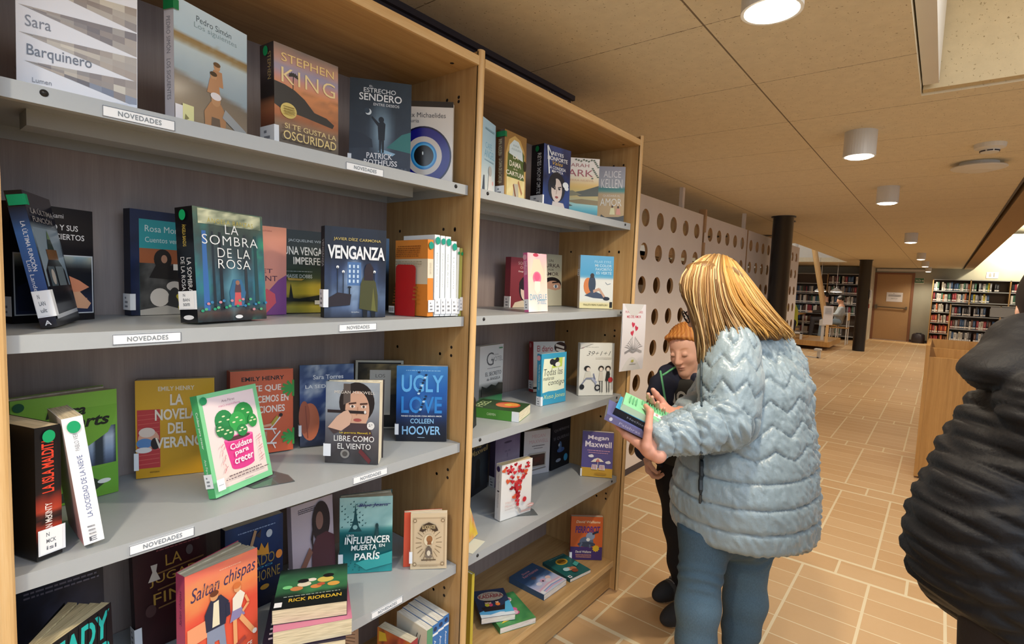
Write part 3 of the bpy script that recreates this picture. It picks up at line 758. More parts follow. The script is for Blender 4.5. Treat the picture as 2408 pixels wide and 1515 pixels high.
def pose(X, Y, z, yaw, lean, roll, t):
    y, l, r = R(yaw), R(lean), R(roll)
    ex = Vector((math.cos(y), math.sin(y), 0)); nn = Vector((-math.sin(y), math.cos(y), 0)); ez = Vector((0, 0, 1))
    up = math.cos(l)*ez+math.sin(l)*nn; dn = math.cos(l)*nn-math.sin(l)*ez
    return ex*math.cos(r)+up*math.sin(r), dn, up*math.cos(r)-ex*math.sin(r)
PAGE = '#e3d8c3'
def book(p, label, art=None, spine='#333', back=None, base='#888', dot=None, dotc='#17925a', tagp=None, sart=None, bart=None, fan=0.0, gloss=False,
         facing='front', group=None, page=PAGE, hard=True, flat=None, ptag=None, M4=None):
    """p = (x, y, z, yaw, lean, roll, w, h, t): bottom centre of the face turned to the aisle. facing='spine': that face is the spine.
    flat: lies on its back cover, p = (x, y, z, angle, -, -, w, h, t) with x, y its middle."""
    X, Y, Z, yaw, lean, roll, w, h, t = p
    if M4 is None:
        ex, dn, up = pose(X, Y, Z, yaw, lean, roll, t)
        o = Vector((X, Y, Z+.0008+max(0, math.sin(R(lean)))*t))
        if facing == 'spine':
            depth, th = t, w; o.z = Z+.0008+max(0, math.sin(R(lean)))*depth
            o = o+dn*depth/2+ex*th/2; o.z += abs(math.sin(R(roll)))*th/2; ex, dn = dn, -ex; w, t = depth, th
        elif roll: o.z += abs(math.sin(R(roll)))*w/2
        if flat:
            a = R(yaw); ex = Vector((math.cos(a), math.sin(a), 0)); up = Vector((-math.sin(a), math.cos(a), 0)); dn = Vector((0, 0, -1))
            o = Vector((X, Y, Z+t+.0008))-up*h/2
        M4 = Matrix(((ex.x, dn.x, up.x, o.x), (ex.y, dn.y, up.y, o.y), (ex.z, dn.z, up.z, o.z), (0, 0, 0, 1)))
    root = bpy.data.objects.new('book', None); COL.objects.link(root); root.empty_display_size = .03
    root.matrix_basis = M4; tag(root, label, 'book', group)
    c = .0022 if hard else .0007; a, b = -w/2, w/2; mb = MB(); sc, bc = srgb(spine), srgb(back or spine)
    mb.box((a, 0, 0), (b, c, h), srgb(base)); mb.box((a, 0, 0), (a+c, t, h), sc)
    ang = math.atan2(fan, w); Mb = Matrix.Translation((a, t, 0)) @ Matrix.Rotation(ang, 4, 'Z')
    mb.box((0, -c, 0), (w, 0, h), bc, 0, Mb)
    sh = Sheet(mb, lambda u, v, e: (a+w*u, -e, h*v))
    if art: art(sh)
    ss = Sheet(mb, lambda u, v, e: (a-e, t*(1-u), h*v))
    ss.rect(0, 0, 1, 1, spine)
    if sart: sart(ss)
    if bart:
        bs = Sheet(mb, lambda u, v, e: tuple(Mb @ Vector((w*(1-u), e, h*v)))); bart(bs)
    mb.build('cover', M['gloss' if gloss else 'print'], root)
    pm = MB(); i = .003 if hard else .0008; pc = srgb(page); e1 = Mb @ Vector((w-i, -c, 0))
    def leaf(y0, y1, x1, zt):
        # one gathering of pages from the spine to the fore edge
        Q = [(a+c, y0[0]), (x1, y0[1]), (x1, y1[1]), (a+c, y1[0])]
        k = len(pm.v); pm.v += [(x, y, i) for x, y in Q]+[(x, y, zt) for x, y in Q]
        for f in ((3, 2, 1, 0), (4, 5, 6, 7), (0, 1, 5, 4), (1, 2, 6, 5), (2, 3, 7, 6), (3, 0, 4, 7)): pm.f.append(tuple(k+q for q in f)); pm.c.append([pc]*4); pm.m.append(0)
    nl = 1 if fan < .012 else 4
    for q in range(nl):
        f0, f1 = q/nl, (q+.999-(.14 if nl > 1 else 0))/nl
        leaf((c+(t-2*c)*q/nl, c+(e1.y-c)*f0), (c+(t-2*c)*(q+1)/nl, c+(e1.y-c)*f1), b-i-(.002*q if nl > 1 else 0), h-i-(.0012*((q*7) % 3) if nl > 1 else 0))
    pm.build('page_block', M['pages'], root)
    if dot:
        dm = MB(); N = 22; rr = min(.009, t*.46) if dot == 'spine' else .0085
        if dot == 'spine': dm.face([(a-.003-.0004, t/2-rr*math.cos(2*PI*k/N), h-.016+rr*1.15*math.sin(2*PI*k/N)) for k in range(N)], srgb(dotc))
        elif dot == 'wrap':
            dm.box((a-.0031, -.0031, h-.024), (a-.0027, t*.9, h-.007), srgb(dotc)); dm.box((a-.003, -.0034, h-.024), (a+.008, -.003, h-.007), srgb(dotc))
        else: dm.face([(a+.011+rr*math.cos(2*PI*k/N), -.0031, h-.014+rr*math.sin(2*PI*k/N)) for k in range(N)], srgb(dotc))
        dm.build('sticker_dot', M['print'], root)
    if tagp:
        z0, z1, fw = tagp; tm = MB(); wc = srgb('#eef0f4')
        tm.box((a-.0032, -.0032, z0), (a-.0028, t*.97, z1), wc)
        if fw: tm.box((a-.0032, -.0034, z0), (a+fw, -.0030, z1), wc)
        s2 = Sheet(tm, lambda u, v, e: (a-.0033-e, t*.97*(1-u), z0+(z1-z0)*v))
        for v0 in (.68, .42, .16): s2.rect(.3, v0, .3+(.2 if v0 > .6 else .45), v0+.12, '#8a8d95')
        if ptag:
            s2 = Sheet(tm, lambda u, v, e: (a-.0033-e, t*.97*(1-u), z0+(z1-z0)*v)); s2.k = 5; s2.rect(.05, .05, .95, .95, '#f2f2f4')
            for q, sx in enumerate(ptag): s2.txt(sx, .3, .3+.13*len(sx), .70-.26*q, .86-.26*q, '#6c7078', .01)
        tm.build('shelf_mark_label', M['paper'], root)
    return root
def wedge(s, ap, rt, rb, fn, n=9):
    for i in range(n):
        f, g = i/n, (i+1)/n
        def L(f): return ((ap[0]+(rt[0]-ap[0])*f, ap[1]+(rt[1]-ap[1])*f), (ap[0]+(rb[0]-ap[0])*f, ap[1]+(rb[1]-ap[1])*f))
        (a, b), (c, d) = L(f), L(g)
        for k in range(3):
            p = lambda A, B, q: (A[0]+(B[0]-A[0])*q, A[1]+(B[1]-A[1])*q)
            s.k -= 1 if (i or k) else 0
            s.poly([p(b, a, k/3), p(d, c, k/3), p(d, c, (k+1)/3), p(b, a, (k+1)/3)], fn((f+g)/2, k/3+ap[1]))
def vspine(t, c, v0=.2, v1=.72, u0=.25, u1=.75, b=.0, t2=None, c2=None, w0=.74, w1=.9):
    def f(s):
        s.txt(t, u0, u1, v0, v1, c, b, up=-1)
        if t2: s.txt(t2, u0+.05, u1-.05, w0, w1, c2 or c, b, up=-1)
    return f
# ---------- top shelf, near bookcase
def a_sara(s):
    s.grid(lambda u, v: mx('#e4e2e6', '#f1f0f2', v), 4, 4)
    def ph(f, k): return mx(mx('#c9b59a', '#4c3a34', fb(f*4, k*9, 3)*1.5-.2), '#7fa0d8' if k < .3 and f > .5 else '#e9e2cc', vn(f*6, k*17, 5)-.25)
    for a in (.735, .557, .378, .195): wedge(s, (.02 if a > .3 else .06, a), (.995, a+.005 if a > .2 else .215), (.995, a-.165), ph)
    wedge(s, (.25, .0), (.995, .045), (.995, 0), lambda f, k: mx('#9a9aa8', '#d4d8e4', f))
    s.txt('Sara', .07, .27, .425, .50, '#6d6a70', .0); s.txt('Barquinero', .08, .60, .215, .31, '#55555f', .004); s.txt('Lumen', .12, .27, .062, .093, '#77757c')
def sp_sara(s): s.grid(lambda u, v: mx('#e8ded8', '#d9c5b8', u), 3, 3); s.txt('SARA', .3, .7, .6, .85, '#8a7a78', up=-1); s.lines(.3, .7, .1, .2, 3, '#77707a')
def a_pedro(s):
    s.grid(lambda u, v: stops(v+.03*fb(u*9, v*9), [(0, '#8b7a63'), (.12, '#968672'), (.30+.12*(1-u), '#83796c'), (.34+.12*(1-u), '#9fb2bd'), (.55, '#b4c6cf'), (.66, '#c4d4d8'), (.70, '#a08a62'), (.74, '#9c8256'), (.76, '#bcd3df'), (1, '#cfe3ee')]), 18, 36)
    s.txt('Pedro Simón', .28, .76, .885, .935, '#4c5f6c'); s.txt('Los siguientes', .25, .84, .82, .875, '#8ea7b0')
    for u, v, k, hat in ((.55, .50, 1, '#6b5138'), (.50, .42, .9, '#4a3a2c')):
        s.ell(u, v+.08*k, .045, .034, '#c99a72'); s.poly([(u-.09, v-.08), (u+.09, v-.08), (u+.07, v+.05), (u-.05, v+.05)], '#c08e68'); s.ell(u, v+.102*k, .05, .02, hat)
    s.poly([(.38, .02), (.66, .02), (.68, .19), (.60, .27), (.46, .27), (.37, .17)], '#b98861'); s.ell(.53, .29, .065, .05, '#c6976f'); s.ell(.53, .325, .075, .032, '#efe9ec'); s.poly([(.46, .02), (.6, .02), (.58, .14), (.47, .14)], '#6d5c50')
    s.poly([(.62, .16), (.95, .02), (.98, .10), (.66, .24)], '#a7abad'); s.rect(.0, .03, .09, .15, '#eceaf0'); s.rect(.09, .01, .23, .17, '#e9e7a8'); s.poly([(.11, .03), (.17, .06), (.12, .09)], '#8a8657')
def a_king(s):
    def f(u, v):
        if v > .6: c = stops(v, [(.6, '#d98a52'), (.7, '#c28a86'), (.78, '#8f93b8'), (.88, '#b8897c'), (1, '#6a625f')]); return mx(c, '#e6a878', .5*fb(u*3, v*12, 1)-.1)
        return mx(stops(v, [(0, '#4f4a44'), (.12, '#6b5e52'), (.25, '#8a6f59'), (.34, '#b5683c'), (.45, '#c07a4a'), (.6, '#d58a56')]), '#39302c', .6*(fb(u*4, v*30, 4)-.4))
    s.grid(f, 16, 30)
    s.poly([(0, .42), (.12, .38), (.4, .37), (.9, .33), (.93, .37), (.8, .42), (.6, .44), (.45, .54), (.3, .60), (.15, .63), (0, .64)], '#2b2624')
    s.line([(.27, .58), (.28, .74)], .012, '#2a2422'); 
    for k in range(7): a = PI*k/6; s.line([(.28, .74), (.28+.07*math.cos(a), .74+.04*math.sin(a)-.015)], .018, '#25201e')
    s.txt('STEPHEN', .10, .92, .845, .925, '#ecca86', .004); s.txt('KING', .10, .94, .645, .79, '#f0d69c', -.004, sp=1.15)
    s.ell(.2, .385, .12, .075, '#d8c06a'); s.lines(.12, .28, .34, .43, 4, '#8d7636')
    s.txt('SI TE GUSTA LA', .12, .93, .205, .255, '#e8cf8e', .0); s.txt('OSCURIDAD', .10, .93, .10, .185, '#ecd08a', .004); s.txt('P  DEBOLSILLO', .3, .62, .012, .03, '#8d7f66')
def sp_king(s): s.grid(lambda u, v: stops(v, [(0, '#2c2523'), (.3, '#8d5238'), (.42, '#b0714c'), (.5, '#241d1c'), (.62, '#2a2322'), (.75, '#4b3f41'), (1, '#3c3634')]), 3, 16); s.txt('STEPHEN', .55, .8, .66, .92, '#b39b68', up=-1)
def a_sendero(s):
    s.grid(lambda u, v: mx(mx('#2e3442', '#1f2a33', v), '#a9cbe0', max(0, 1-math.hypot((u-.52)*1.7, v-.43)*2.6)*.9+.12*fb(u*8, v*9)-.05), 16, 26)
    s.poly([(.6, .26), (1, .22), (1, .46), (.85, .42)], '#2f6f6d'); s.poly([(0, .22), (.38, .25), (.36, .34), (.2, .40), (0, .42)], '#232b38'); s.poly([(.52, .24), (.75, .2), (.7, .17), (.46, .21)], '#8fb3cb')
    s.ell(.51, .565, .045, .034, '#141a24'); s.poly([(.47, .34), (.57, .34), (.58, .52), (.54, .55), (.47, .53), (.36, .60), (.35, .58), (.455, .49)], '#141a24'); s.poly([(.485, .20), (.51, .20), (.52, .35), (.48, .35)], '#12161f'); s.poly([(.53, .20), (.56, .20), (.56, .35), (.52, .35)], '#12161f')
    s.ell(.30, .64, .05, .035, '#d5dde2'); s.ell(.28, .652, .042, .03, '#2c3a48')
    s.txt('EL', .31, .37, .915, .935, '#cdd0d4', .006); s.txt('ESTRECHO', .22, .74, .855, .905, '#d5d7da', .008); s.txt('SENDERO', .15, .84, .765, .845, '#e3e4e6', .012); s.txt('ENTRE DESEOS', .38, .80, .715, .745, '#cfd2d6', .01)
    s.txt('PATRICK', .28, .70, .125, .19, '#e9e7ea', .012); s.txt('ROTHFUSS', .24, .78, .055, .115, '#efecee', .012)
    for k in range(14): s.ell(.08+.06*((k*7) % 15), .03+.03*((k*5) % 5), .022, .014, '#4a515e')
def a_furia(s):
    s.rect(0, 0, 1, 1, '#d9d3cc'); s.rect(0, .93, 1, 1, '#1d1b1f'); s.ell(.15, .96, .03, .015, '#a4744f')
    s.txt('Alex Michaelides', .06, .86, .80, .86, '#55555a'); s.txt('La furia', .06, .36, .735, .78, '#6c6c72')
    for i, (r, c) in enumerate(((.52, '#10103a'), (.49, '#16177e'), (.34, '#cfc6bd'), (.245, '#1f7fc4'), (.215, '#4ba8dd'), (.185, '#0e1013'))): s.ell(.46, .33, r, r*.70, c, 40)
    s.ell(.44, .36, .012, .022, '#dfe9ee')
P1 = 1.664
book((.242, .076, P1, -14, .5, -.8, .153, .23, .03), 'thick white novel crossed by slanting photo wedges at the near end of the top shelf', a_sara, '#e2d6d0', sart=sp_sara, base='#e8e6ea', gloss=True)
book((.454, .094, P1, 19.2, .1, 0, .163, .222, .024), 'pale blue hardback showing three figures crouching on a lake shore', a_pedro, '#d6d3dc', dot='wrap', dotc='#0f7a45', sart=vspine('PEDRO SIMÓN   LOS SIGUIENTES', '#7c7f8c', .18, .84), base='#cfe0ea', gloss=True)
book((.659, .101, P1, 4.6, .3, .8, .163, .22, .052), 'thick orange sunset hardback with gold capitals on the top shelf', a_king, '#2c2523', dot='spine', dotc='#159a5c', tagp=(.0, .048, .008), sart=sp_king, base='#6a625f')
book((.852, .095, P1, -36.1, 3.6, 0, .152, .227, .017), 'dark slate book with a moonlit silhouette reaching for a crescent', a_sendero, '#1f2530', tagp=(.004, .036, .006), base='#2e3442', hard=False)
book((1.024, .115, P1, -49.3, .5, .6, .149, .224, .025), 'white book with a big blue glass eye beside the middle post', a_furia, '#d9d3cc', base='#d9d3cc', gloss=True, hard=False)
# ---------- top shelf, farther bookcase
def a_angel(s):
    s.grid(lambda u, v: stops(v, [(0, '#dfe2dc'), (.2, '#d4dcdc'), (.5, '#b9d6e2'), (1, '#b4d6e8')]), 6, 12); s.txt('CAFÉ', .45, .8, .62, .72, '#7fb6cf'); s.txt('ANGEL', .4, .95, .5, .6, '#7fb6cf'); s.lines(.4, .9, .44, .48, 1, '#9dbccb')
    s.poly([(.3, .05), (.42, .05), (.4, .24), (.36, .25)], '#4b5565'); s.poly([(.58, .04), (.9, .04), (.78, .27), (.70, .34), (.62, .24)], '#e5e2de'); s.ell(.7, .33, .09, .07, '#b9b7b3'); s.ell(.85, .18, .04, .03, '#e5b0ac'); s.lines(.4, .9, .85, .9, 1, '#8fb2c2')
def a_dama(s):
    s.rect(0, 0, 1, 1, '#96703f')
    s.poly([(.06, .0), (.94, .0), (.97, .52), (.9, .78), (.7, .92), (.45, .96), (.2, .88), (.06, .66)], '#c9a764')
    s.poly([(.12, .30), (.9, .30), (.9, .72), (.68, .84), (.4, .86), (.15, .68)], '#4c6335'); s.poly([(.2, .68), (.84, .62), (.8, .78), (.62, .89), (.42, .9), (.22, .8)], '#d6e6ea')
    s.txt('INMA', .38, .64, .80, .83, '#8aa5a8'); s.txt('AGUILERA', .3, .74, .745, .775, '#8aa5a8')
    s.txt('LA', .38, .62, .62, .68, '#f3eedd', .01); s.txt('DAMA', .22, .75, .50, .58, '#f3eedd', .01); s.txt('de la', .40, .58, .455, .485, '#efe6c8'); s.txt('CARTUJA', .08, .9, .345, .43, '#f3eedd', .014)
    s.ell(.93, .56, .07, .08, '#1c1a18'); s.grid(lambda u, v: mx('#d8c27a', '#efe6bb', fb(u*5, v*5)), 6, 5, .1, .02, .92, .33); s.poly([(.38, .06), (.66, .04), (.62, .26), (.42, .25)], '#b9b3a2'); s.line([(.4, .24), (.52, .04)], .05, '#7c4a35'); s.line([(.62, .3), (.8, .12)], .06, '#b07a54')
def a_reyes(s):
    s.grid(lambda u, v: mx('#1b2240', '#33509c', fb(u*4, v*4, 8)*1.3-.2), 12, 18)
    s.txt('REYES', .30, .72, .855, .91, '#e8eaee', .014); s.txt('MONFORTE', .13, .88, .77, .835, '#e8eaee', .016); s.txt('Vales', .32, .7, .705, .765, '#d9b440', .0, .3); s.txt('LA CONDESA', .18, .82, .635, .685, '#e3e6ea', .014); s.txt('MALDITA', .30, .72, .58, .625, '#e3e6ea', .014)
    s.ell(.5, .36, .32, .24, '#20222c'); s.poly([(.32, .0), (.86, .0), (.76, .12), (.36, .13)], '#c3bcbb')
    s.ell(.5, .31, .2, .19, '#cbbdb6'); s.ell(.36, .44, .1, .11, '#1d1f27'); s.line([(.36, .37), (.46, .355)], .018, '#3a2f2e'); s.line([(.54, .355), (.66, .375)], .018, '#3a2f2e'); s.ell(.42, .33, .04, .014, '#2d2a2c'); s.ell(.59, .335, .04, .014, '#2d2a2c'); s.ell(.5, .2, .06, .018, '#8d4a4a'); s.line([(.5, .33), (.48, .25)], .015, '#a8958c')
    s.ell(.82, .42, .11, .05, '#dfe5ea', rot=.3); s.ell(.86, .37, .08, .035, '#dfe5ea', rot=-.3); s.line([(.12, .98), (.2, .55)], .05, '#e8eef6'); s.line([(.12, .98), (.28, .84)], .03, '#dfe6f0')
def a_sarah(s):
    s.grid(lambda u, v: stops(v, [(0, '#2d6f86'), (.1, '#3f9ab0'), (.2, '#8fc0c4'), (.32, '#b3a06a'), (.42, '#c9b56e'), (.52, '#e0b863'), (.62, '#ecd9b4'), (.75, '#efe6dc'), (1, '#f1ebe6')]), 8, 20)
    s.poly([(.25, .4), (.6, .45), (1, .54), (1, .36), (.5, .34)], '#4d5148'); s.poly([(0, .42), (.3, .44), (.55, .37), (.2, .34)], '#7b7658'); s.poly([(.1, .26), (.55, .30), (1, .28), (1, .2), (.4, .22)], '#7f6f49'); s.poly([(0, .24), (.2, .21), (.32, .18), (0, .13)], '#37463c')
    s.txt('SARAH', .14, .72, .845, .905, '#a8646a'); s.txt('LARK', .0, .84, .685, .80, '#a9565f'); s.txt('TIERRA NUEVA', .12, .86, .6, .635, '#dcb38c')
    for k in range(12): s.ell(.82+.03*((k*5) % 6), .66+.028*k, .03, .012, '#5d6b58', rot=k)
    for k in range(7): s.ell(.36+.07*k, .97-.012*(k % 3), .025, .014, '#5d6b58', rot=k*2)
def a_alice(s):
    s.grid(lambda u, v: stops(v, [(0, '#b69a70'), (.25, '#c8ab80'), (.5, '#cbb28d'), (.54, '#6fa39a'), (.60, '#4f8d8e'), (.64, '#b0b4bc'), (1, '#a3a2b0')]), 6, 20)
    s.txt('ALICE', .20, .84, .80, .92, '#efedef', -.004); s.txt('KELLEN', .12, .9, .61, .77, '#f1efef', -.004); s.txt('QUEDARÁ EL', .2, .84, .445, .495, '#efe9df'); s.txt('AMOR', .1, .9, .285, .42, '#f2eee6', -.002)
    s.poly([(.08, .0), (1, .0), (1, .12), (.8, .09), (.3, .08), (.15, .13)], '#3a3f42'); s.poly([(.46, .13), (.66, .13), (.63, .25), (.5, .25)], '#e3deb0'); s.ell(.56, .275, .035, .022, '#4b342a'); s.poly([(.70, .13), (.88, .13), (.84, .24), (.72, .24)], '#de9d8c'); s.ell(.78, .265, .035, .022, '#4b342a')
book((1.251, .091, P1, 19.4, 1, 0, .15, .229, .025), 'light blue novel half hidden behind the middle post on the top shelf', a_angel, '#e8ecf2', base='#b9d6e2')
book((1.404, .097, P1, 5.9, 1.1, .1, .134, .221, .034), 'brown and green novel with an arched garden window on its cover', a_dama, '#5b3a22', dot='wrap', dotc='#0f7a45', tagp=(.0, .04, .0), sart=vspine('LA DAMA DE LA CARTUJA', '#d8c8a0', .22, .58, t2='INMA AGUILERA', w0=.62, w1=.86), base='#96703f', gloss=True)
book((1.638, .09, P1, -6.2, .5, .2, .151, .226, .06), 'thick dark blue novel with a stern woman and white capitals', a_reyes, '#17151a', dot='spine', dotc='#0f7a45', tagp=(.0, .045, .004), sart=vspine('REYES MONFORTE', '#e0e2e6', .22, .86, .5, .8, .01, 'LA CONDESA MALDITA', '#4a4c54', .2, .8), base='#1b2240', gloss=True)
book((1.831, .111, P1, -44, .6, 0, .15, .229, .025), 'cream novel with a lake landscape and leaf border on the top shelf', a_sarah, '#e8e0d4', base='#efe6dc', hard=False)
book((2.052, .092, P1, -53, 4, .1, .115, .237, .026), 'grey and sand novel with two people sitting on a beach, on the top shelf', a_alice, '#a3a2b0', base='#c8ab80', hard=False)
# ---------- second shelf, near bookcase
P2 = 1.289
def a_funeral(s):
    s.grid(lambda u, v: stops(v, [(0, '#15161a'), (.45, '#17191f'), (.66, '#8ea3b5'), (.72, '#a9bccb'), (.74, '#1b2233'), (1, '#23212b')]), 6, 14)
    s.rect(.05, .04, .95, .74, '#9db2c4'); s.rect(.05, .04, .95, .3, '#121316'); s.poly([(.1, .25), (.9, .25), (.86, .42), (.7, .5), (.3, .5), (.12, .42)], '#1b1c20'); s.rect(.2, .30, .45, .45, '#5a6a74'); s.rect(.5, .30, .8, .45, '#7c8a92'); s.ell(.34, .37, .07, .06, '#d8cfc8'); s.rect(.3, .5, .7, .58, '#8a6240'); s.poly([(.38, .58), (.62, .58), (.56, .66), (.44, .66)], '#3c4a44'); s.poly([(.44, .66), (.56, .66), (.5, .73)], '#7f9b6e'); s.line([(.05, .07), (.95, .09)], .03, '#c7ccd4')
    s.txt('LA ÚLTIMA', .1, .9, .84, .89, '#b9b3b0', .01); s.txt('FUNCIÓN', .1, .8, .78, .83, '#b9b3b0', .01)
def sp_funeral(s): s.grid(lambda u, v: stops(v, [(0, '#16171b'), (.3, '#2b4d86'), (.75, '#3a6cae'), (.85, '#18191f'), (1, '#101014')]), 3, 10); s.txt('LA ÚLTIMA FUNCIÓN', .45, .78, .42, .78, '#dfe6ee', .01, up=-1); s.txt('Luis Landero', .2, .45, .22, .5, '#cfd8e2', up=-1); s.txt('A', .3, .7, .02, .055, '#e8e8ea', .02)
def a_muros(s):
    s.rect(0, 0, 1, 1, '#17151a'); s.txt('Haruki Murakami', .1, .62, .905, .945, '#c8c4c6'); s.txt('LA CIUDAD Y SUS', .06, .8, .80, .85, '#e6e3e3', .008); s.txt('MUROS INCIERTOS', .06, .88, .72, .77, '#e6e3e3', .008)
    s.rect(.02, .06, .985, .585, '#cfd3d8'); s.grid(lambda u, v: mx(stops(v, [(0, '#2b3350'), (.25, '#252a3f'), (.5, '#151a24'), (.8, '#12151c'), (1, '#7fa6bf')]), '#d8c7a4', max(0, v-.72)*4*fb(u*5, v*5)), 14, 14, .035, .07, .97, .575)
    s.poly([(.32, .2), (.5, .16), (.9, .2), (.88, .12), (.4, .1)], '#d99a76'); s.poly([(.36, .38), (.6, .42), (.8, .36), (.93, .3), (.78, .25), (.5, .24)], '#de8f6c'); s.poly([(.5, .24), (.8, .26), (.95, .15), (.9, .1), (.6, .12)], '#e0a985'); s.poly([(.06, .1), (.36, .1), (.3, .4), (.06, .3)], '#20263d')
def a_rosa(s):
    s.rect(0, 0, 1, 1, '#182340'); s.grid(lambda u, v: mx('#151c33', '#24345e', fb(u*6, v*10)), 5, 10)
    s.rect(.12, .0, 1, .915, '#2f9aa0'); s.txt('Rosa Montero', .2, .9, .80, .86, '#d8e8e4'); s.txt('Cuentos verdaderos', .2, .98, .70, .75, '#cfe2e0')
    s.grid(lambda u, v: mx(mx('#2b2d30', '#77797a', fb(u*7, v*7, 2)*1.6-.45), '#202224', .3), 14, 20, .12, .0, .86, .62); s.rect(.12, .50, .8, .64, '#9c5a38'); s.ell(.45, .54, .13, .1, '#1d1b1c'); s.ell(.47, .545, .045, .04, '#a77f6a'); s.poly([(.25, .36), (.72, .34), (.62, .48), (.36, .5)], '#1a1a1d'); s.ell(.62, .28, .12, .05, '#c9c6c4'); s.ell(.4, .17, .14, .09, '#c8c6c4'); s.ell(.62, .14, .1, .13, '#35373a')
    s.poly([(.12, .05), (.5, .09), (.9, .02), (.9, 0), (.12, 0)], '#a8a8a6'); s.ell(.82, .07, .15, .055, '#c7ba3c'); s.ell(.84, .085, .05, .02, '#3b3d36'); s.line([(.72, .09), (.68, .18)], .05, '#c7ba3c'); s.ell(.68, .18, .04, .025, '#c7ba3c'); s.rect(.60, .44, .74, .5, '#e6e6e4')
def a_sombra(s):
    def f(u, v):
        n_ = fb(u*9, v*7, 4); c = stops(v, [(0, '#1d2124'), (.08, '#5b4238'), (.15, '#2d5a6e'), (.35, '#3a6f86'), (.55, '#44535a'), (.75, '#3c4a48'), (1, '#5d6c5a')])
        c = mx(c, '#2f8a8a' if abs(u-.5) > .3 else '#20262c', abs(n_-.3)*1.3); c = mx(c, '#6fa9bc', max(0, .9-abs(u-.5)*4-abs(v-.3)*2.5)); 
        return mx(c, '#3fa070', max(0, n_-.62)*3*(1 if abs(u-.5) > .25 else 0))
    s.grid(f, 28, 40)
    for u, a, c in ((.13, .08, '#3d6cae'), (.24, .04, '#262f38'), (.34, .05, '#23282e'), (.7, .05, '#33393f'), (.86, .06, '#2c4a4e')): s.poly([(u-a/2, .1), (u+a/2, .1), (u+a/3, .8), (u-a/3, .8)], c)
    s.grid(lambda u, v: mx('#dfe0bc', '#4b5a4c', fb(u*7, v*4, 9)*1.7-.35), 14, 5, .06, .86, .96, .99)
    s.txt('ÁNGELA BANZAS', .18, .84, .875, .925, '#b9a94c', .0, sp=1.2)
    for t_, a, b, v in (('LA', .42, .61, .79), ('SOMBRA', .1, .90, .685), ('DE LA', .30, .77, .575), ('ROSA', .30, .77, .475)): s.txt(t_, a, b, v, v+.085, '#eef1f1', -.008, sp=1.12)
    s.poly([(.46, .13), (.64, .13), (.68, .26), (.62, .38), (.5, .38), (.44, .26)], '#3a6c94'); s.poly([(.50, .14), (.61, .14), (.60, .27), (.52, .27)], '#d05a5c'); s.poly([(.51, .26), (.61, .26), (.6, .335), (.53, .335)], '#5d4046'); s.ell(.56, .35, .03, .022, '#a0705a'); s.ell(.56, .035, .055, .017, '#e9e9ec')
    for k in range(22): s.ell(.06+.04*((k*13) % 24), .1+.012*((k*7) % 9), .022, .012, ('#2f9a74', '#58b07c', '#d08a94', '#3c7fae')[k % 4])
def sp_sombra(s): s.rect(0, 0, 1, 1, '#121317'); s.txt('ÁNGELA BANZAS', .38, .62, .66, .85, '#b9a24a', .01, up=-1); s.txt('LA SOMBRA', .55, .8, .26, .56, '#d8d8da', 0, up=-1); s.txt('DE LA ROSA', .2, .42, .28, .57, '#d0d0d3', 0, up=-1); s.ell(.5, .045, .3, .02, '#e9e9ec')
def a_elisabet(s):
    s.grid(lambda u, v: mx(stops(v, [(0, '#d58a94'), (.5, '#e29a92'), (1, '#ea9f86')]), '#ef9a76', vn(u*3, v*3)), 8, 10)
    s.txt('ELÍSABET', .08, .76, .475, .535, '#4d2c4a', .0); s.txt('BENAVENT', .08, .84, .385, .445, '#4d2c4a'); s.poly([(.6, 0), (1, 0), (1, .46), (.86, .40), (.7, .28)], '#8a4f8e'); s.poly([(.38, 0), (.62, 0), (.82, .14), (.8, .24), (.66, .3), (.52, .22)], '#e0606c'); s.txt('DE LA MISMA AUTORA', .3, .75, .94, .955, '#b56a5a')
def a_maisie(s):
    s.grid(lambda u, v: stops(v+.05*fb(u*5, v*9), [(0, '#8f8a3a'), (.1, '#b7a83c'), (.18, '#23261f'), (.24, '#c3ad35'), (.36, '#c9b03a'), (.44, '#3c4a2e'), (.56, '#26382e'), (.62, '#1d2e2c'), (1, '#202f36')]), 10, 26)
    s.txt('JACQUELINE WINSPEAR', .14, .98, .85, .89, '#c2ccd0', .004); s.txt('UNA VENGANZA', .06, 1.0, .70, .80, '#e8eaea', .012); s.txt('IMPERFECTA', .22, .98, .585, .675, '#e8eaea', .012); s.txt('MAISIE DOBBS', .08, .55, .42, .465, '#c3cbc8', .01); s.lines(.08, .55, .49, .51, 1, '#9aa6a4')
    s.poly([(.12, .16), (.2, .16), (.16, .36)], '#1a1d18'); s.poly([(0, .14), (1, .14), (1, .2), (.7, .22), (.3, .17), (0, .19)], '#1f221b'); s.rect(.58, .1, .70, .15, '#d8d6c8'); s.ell(.82, .2, .05, .05, '#8f4a38'); s.poly([(.1, .42), (.4, .41), (.35, .39), (.12, .39)], '#c9a54a')
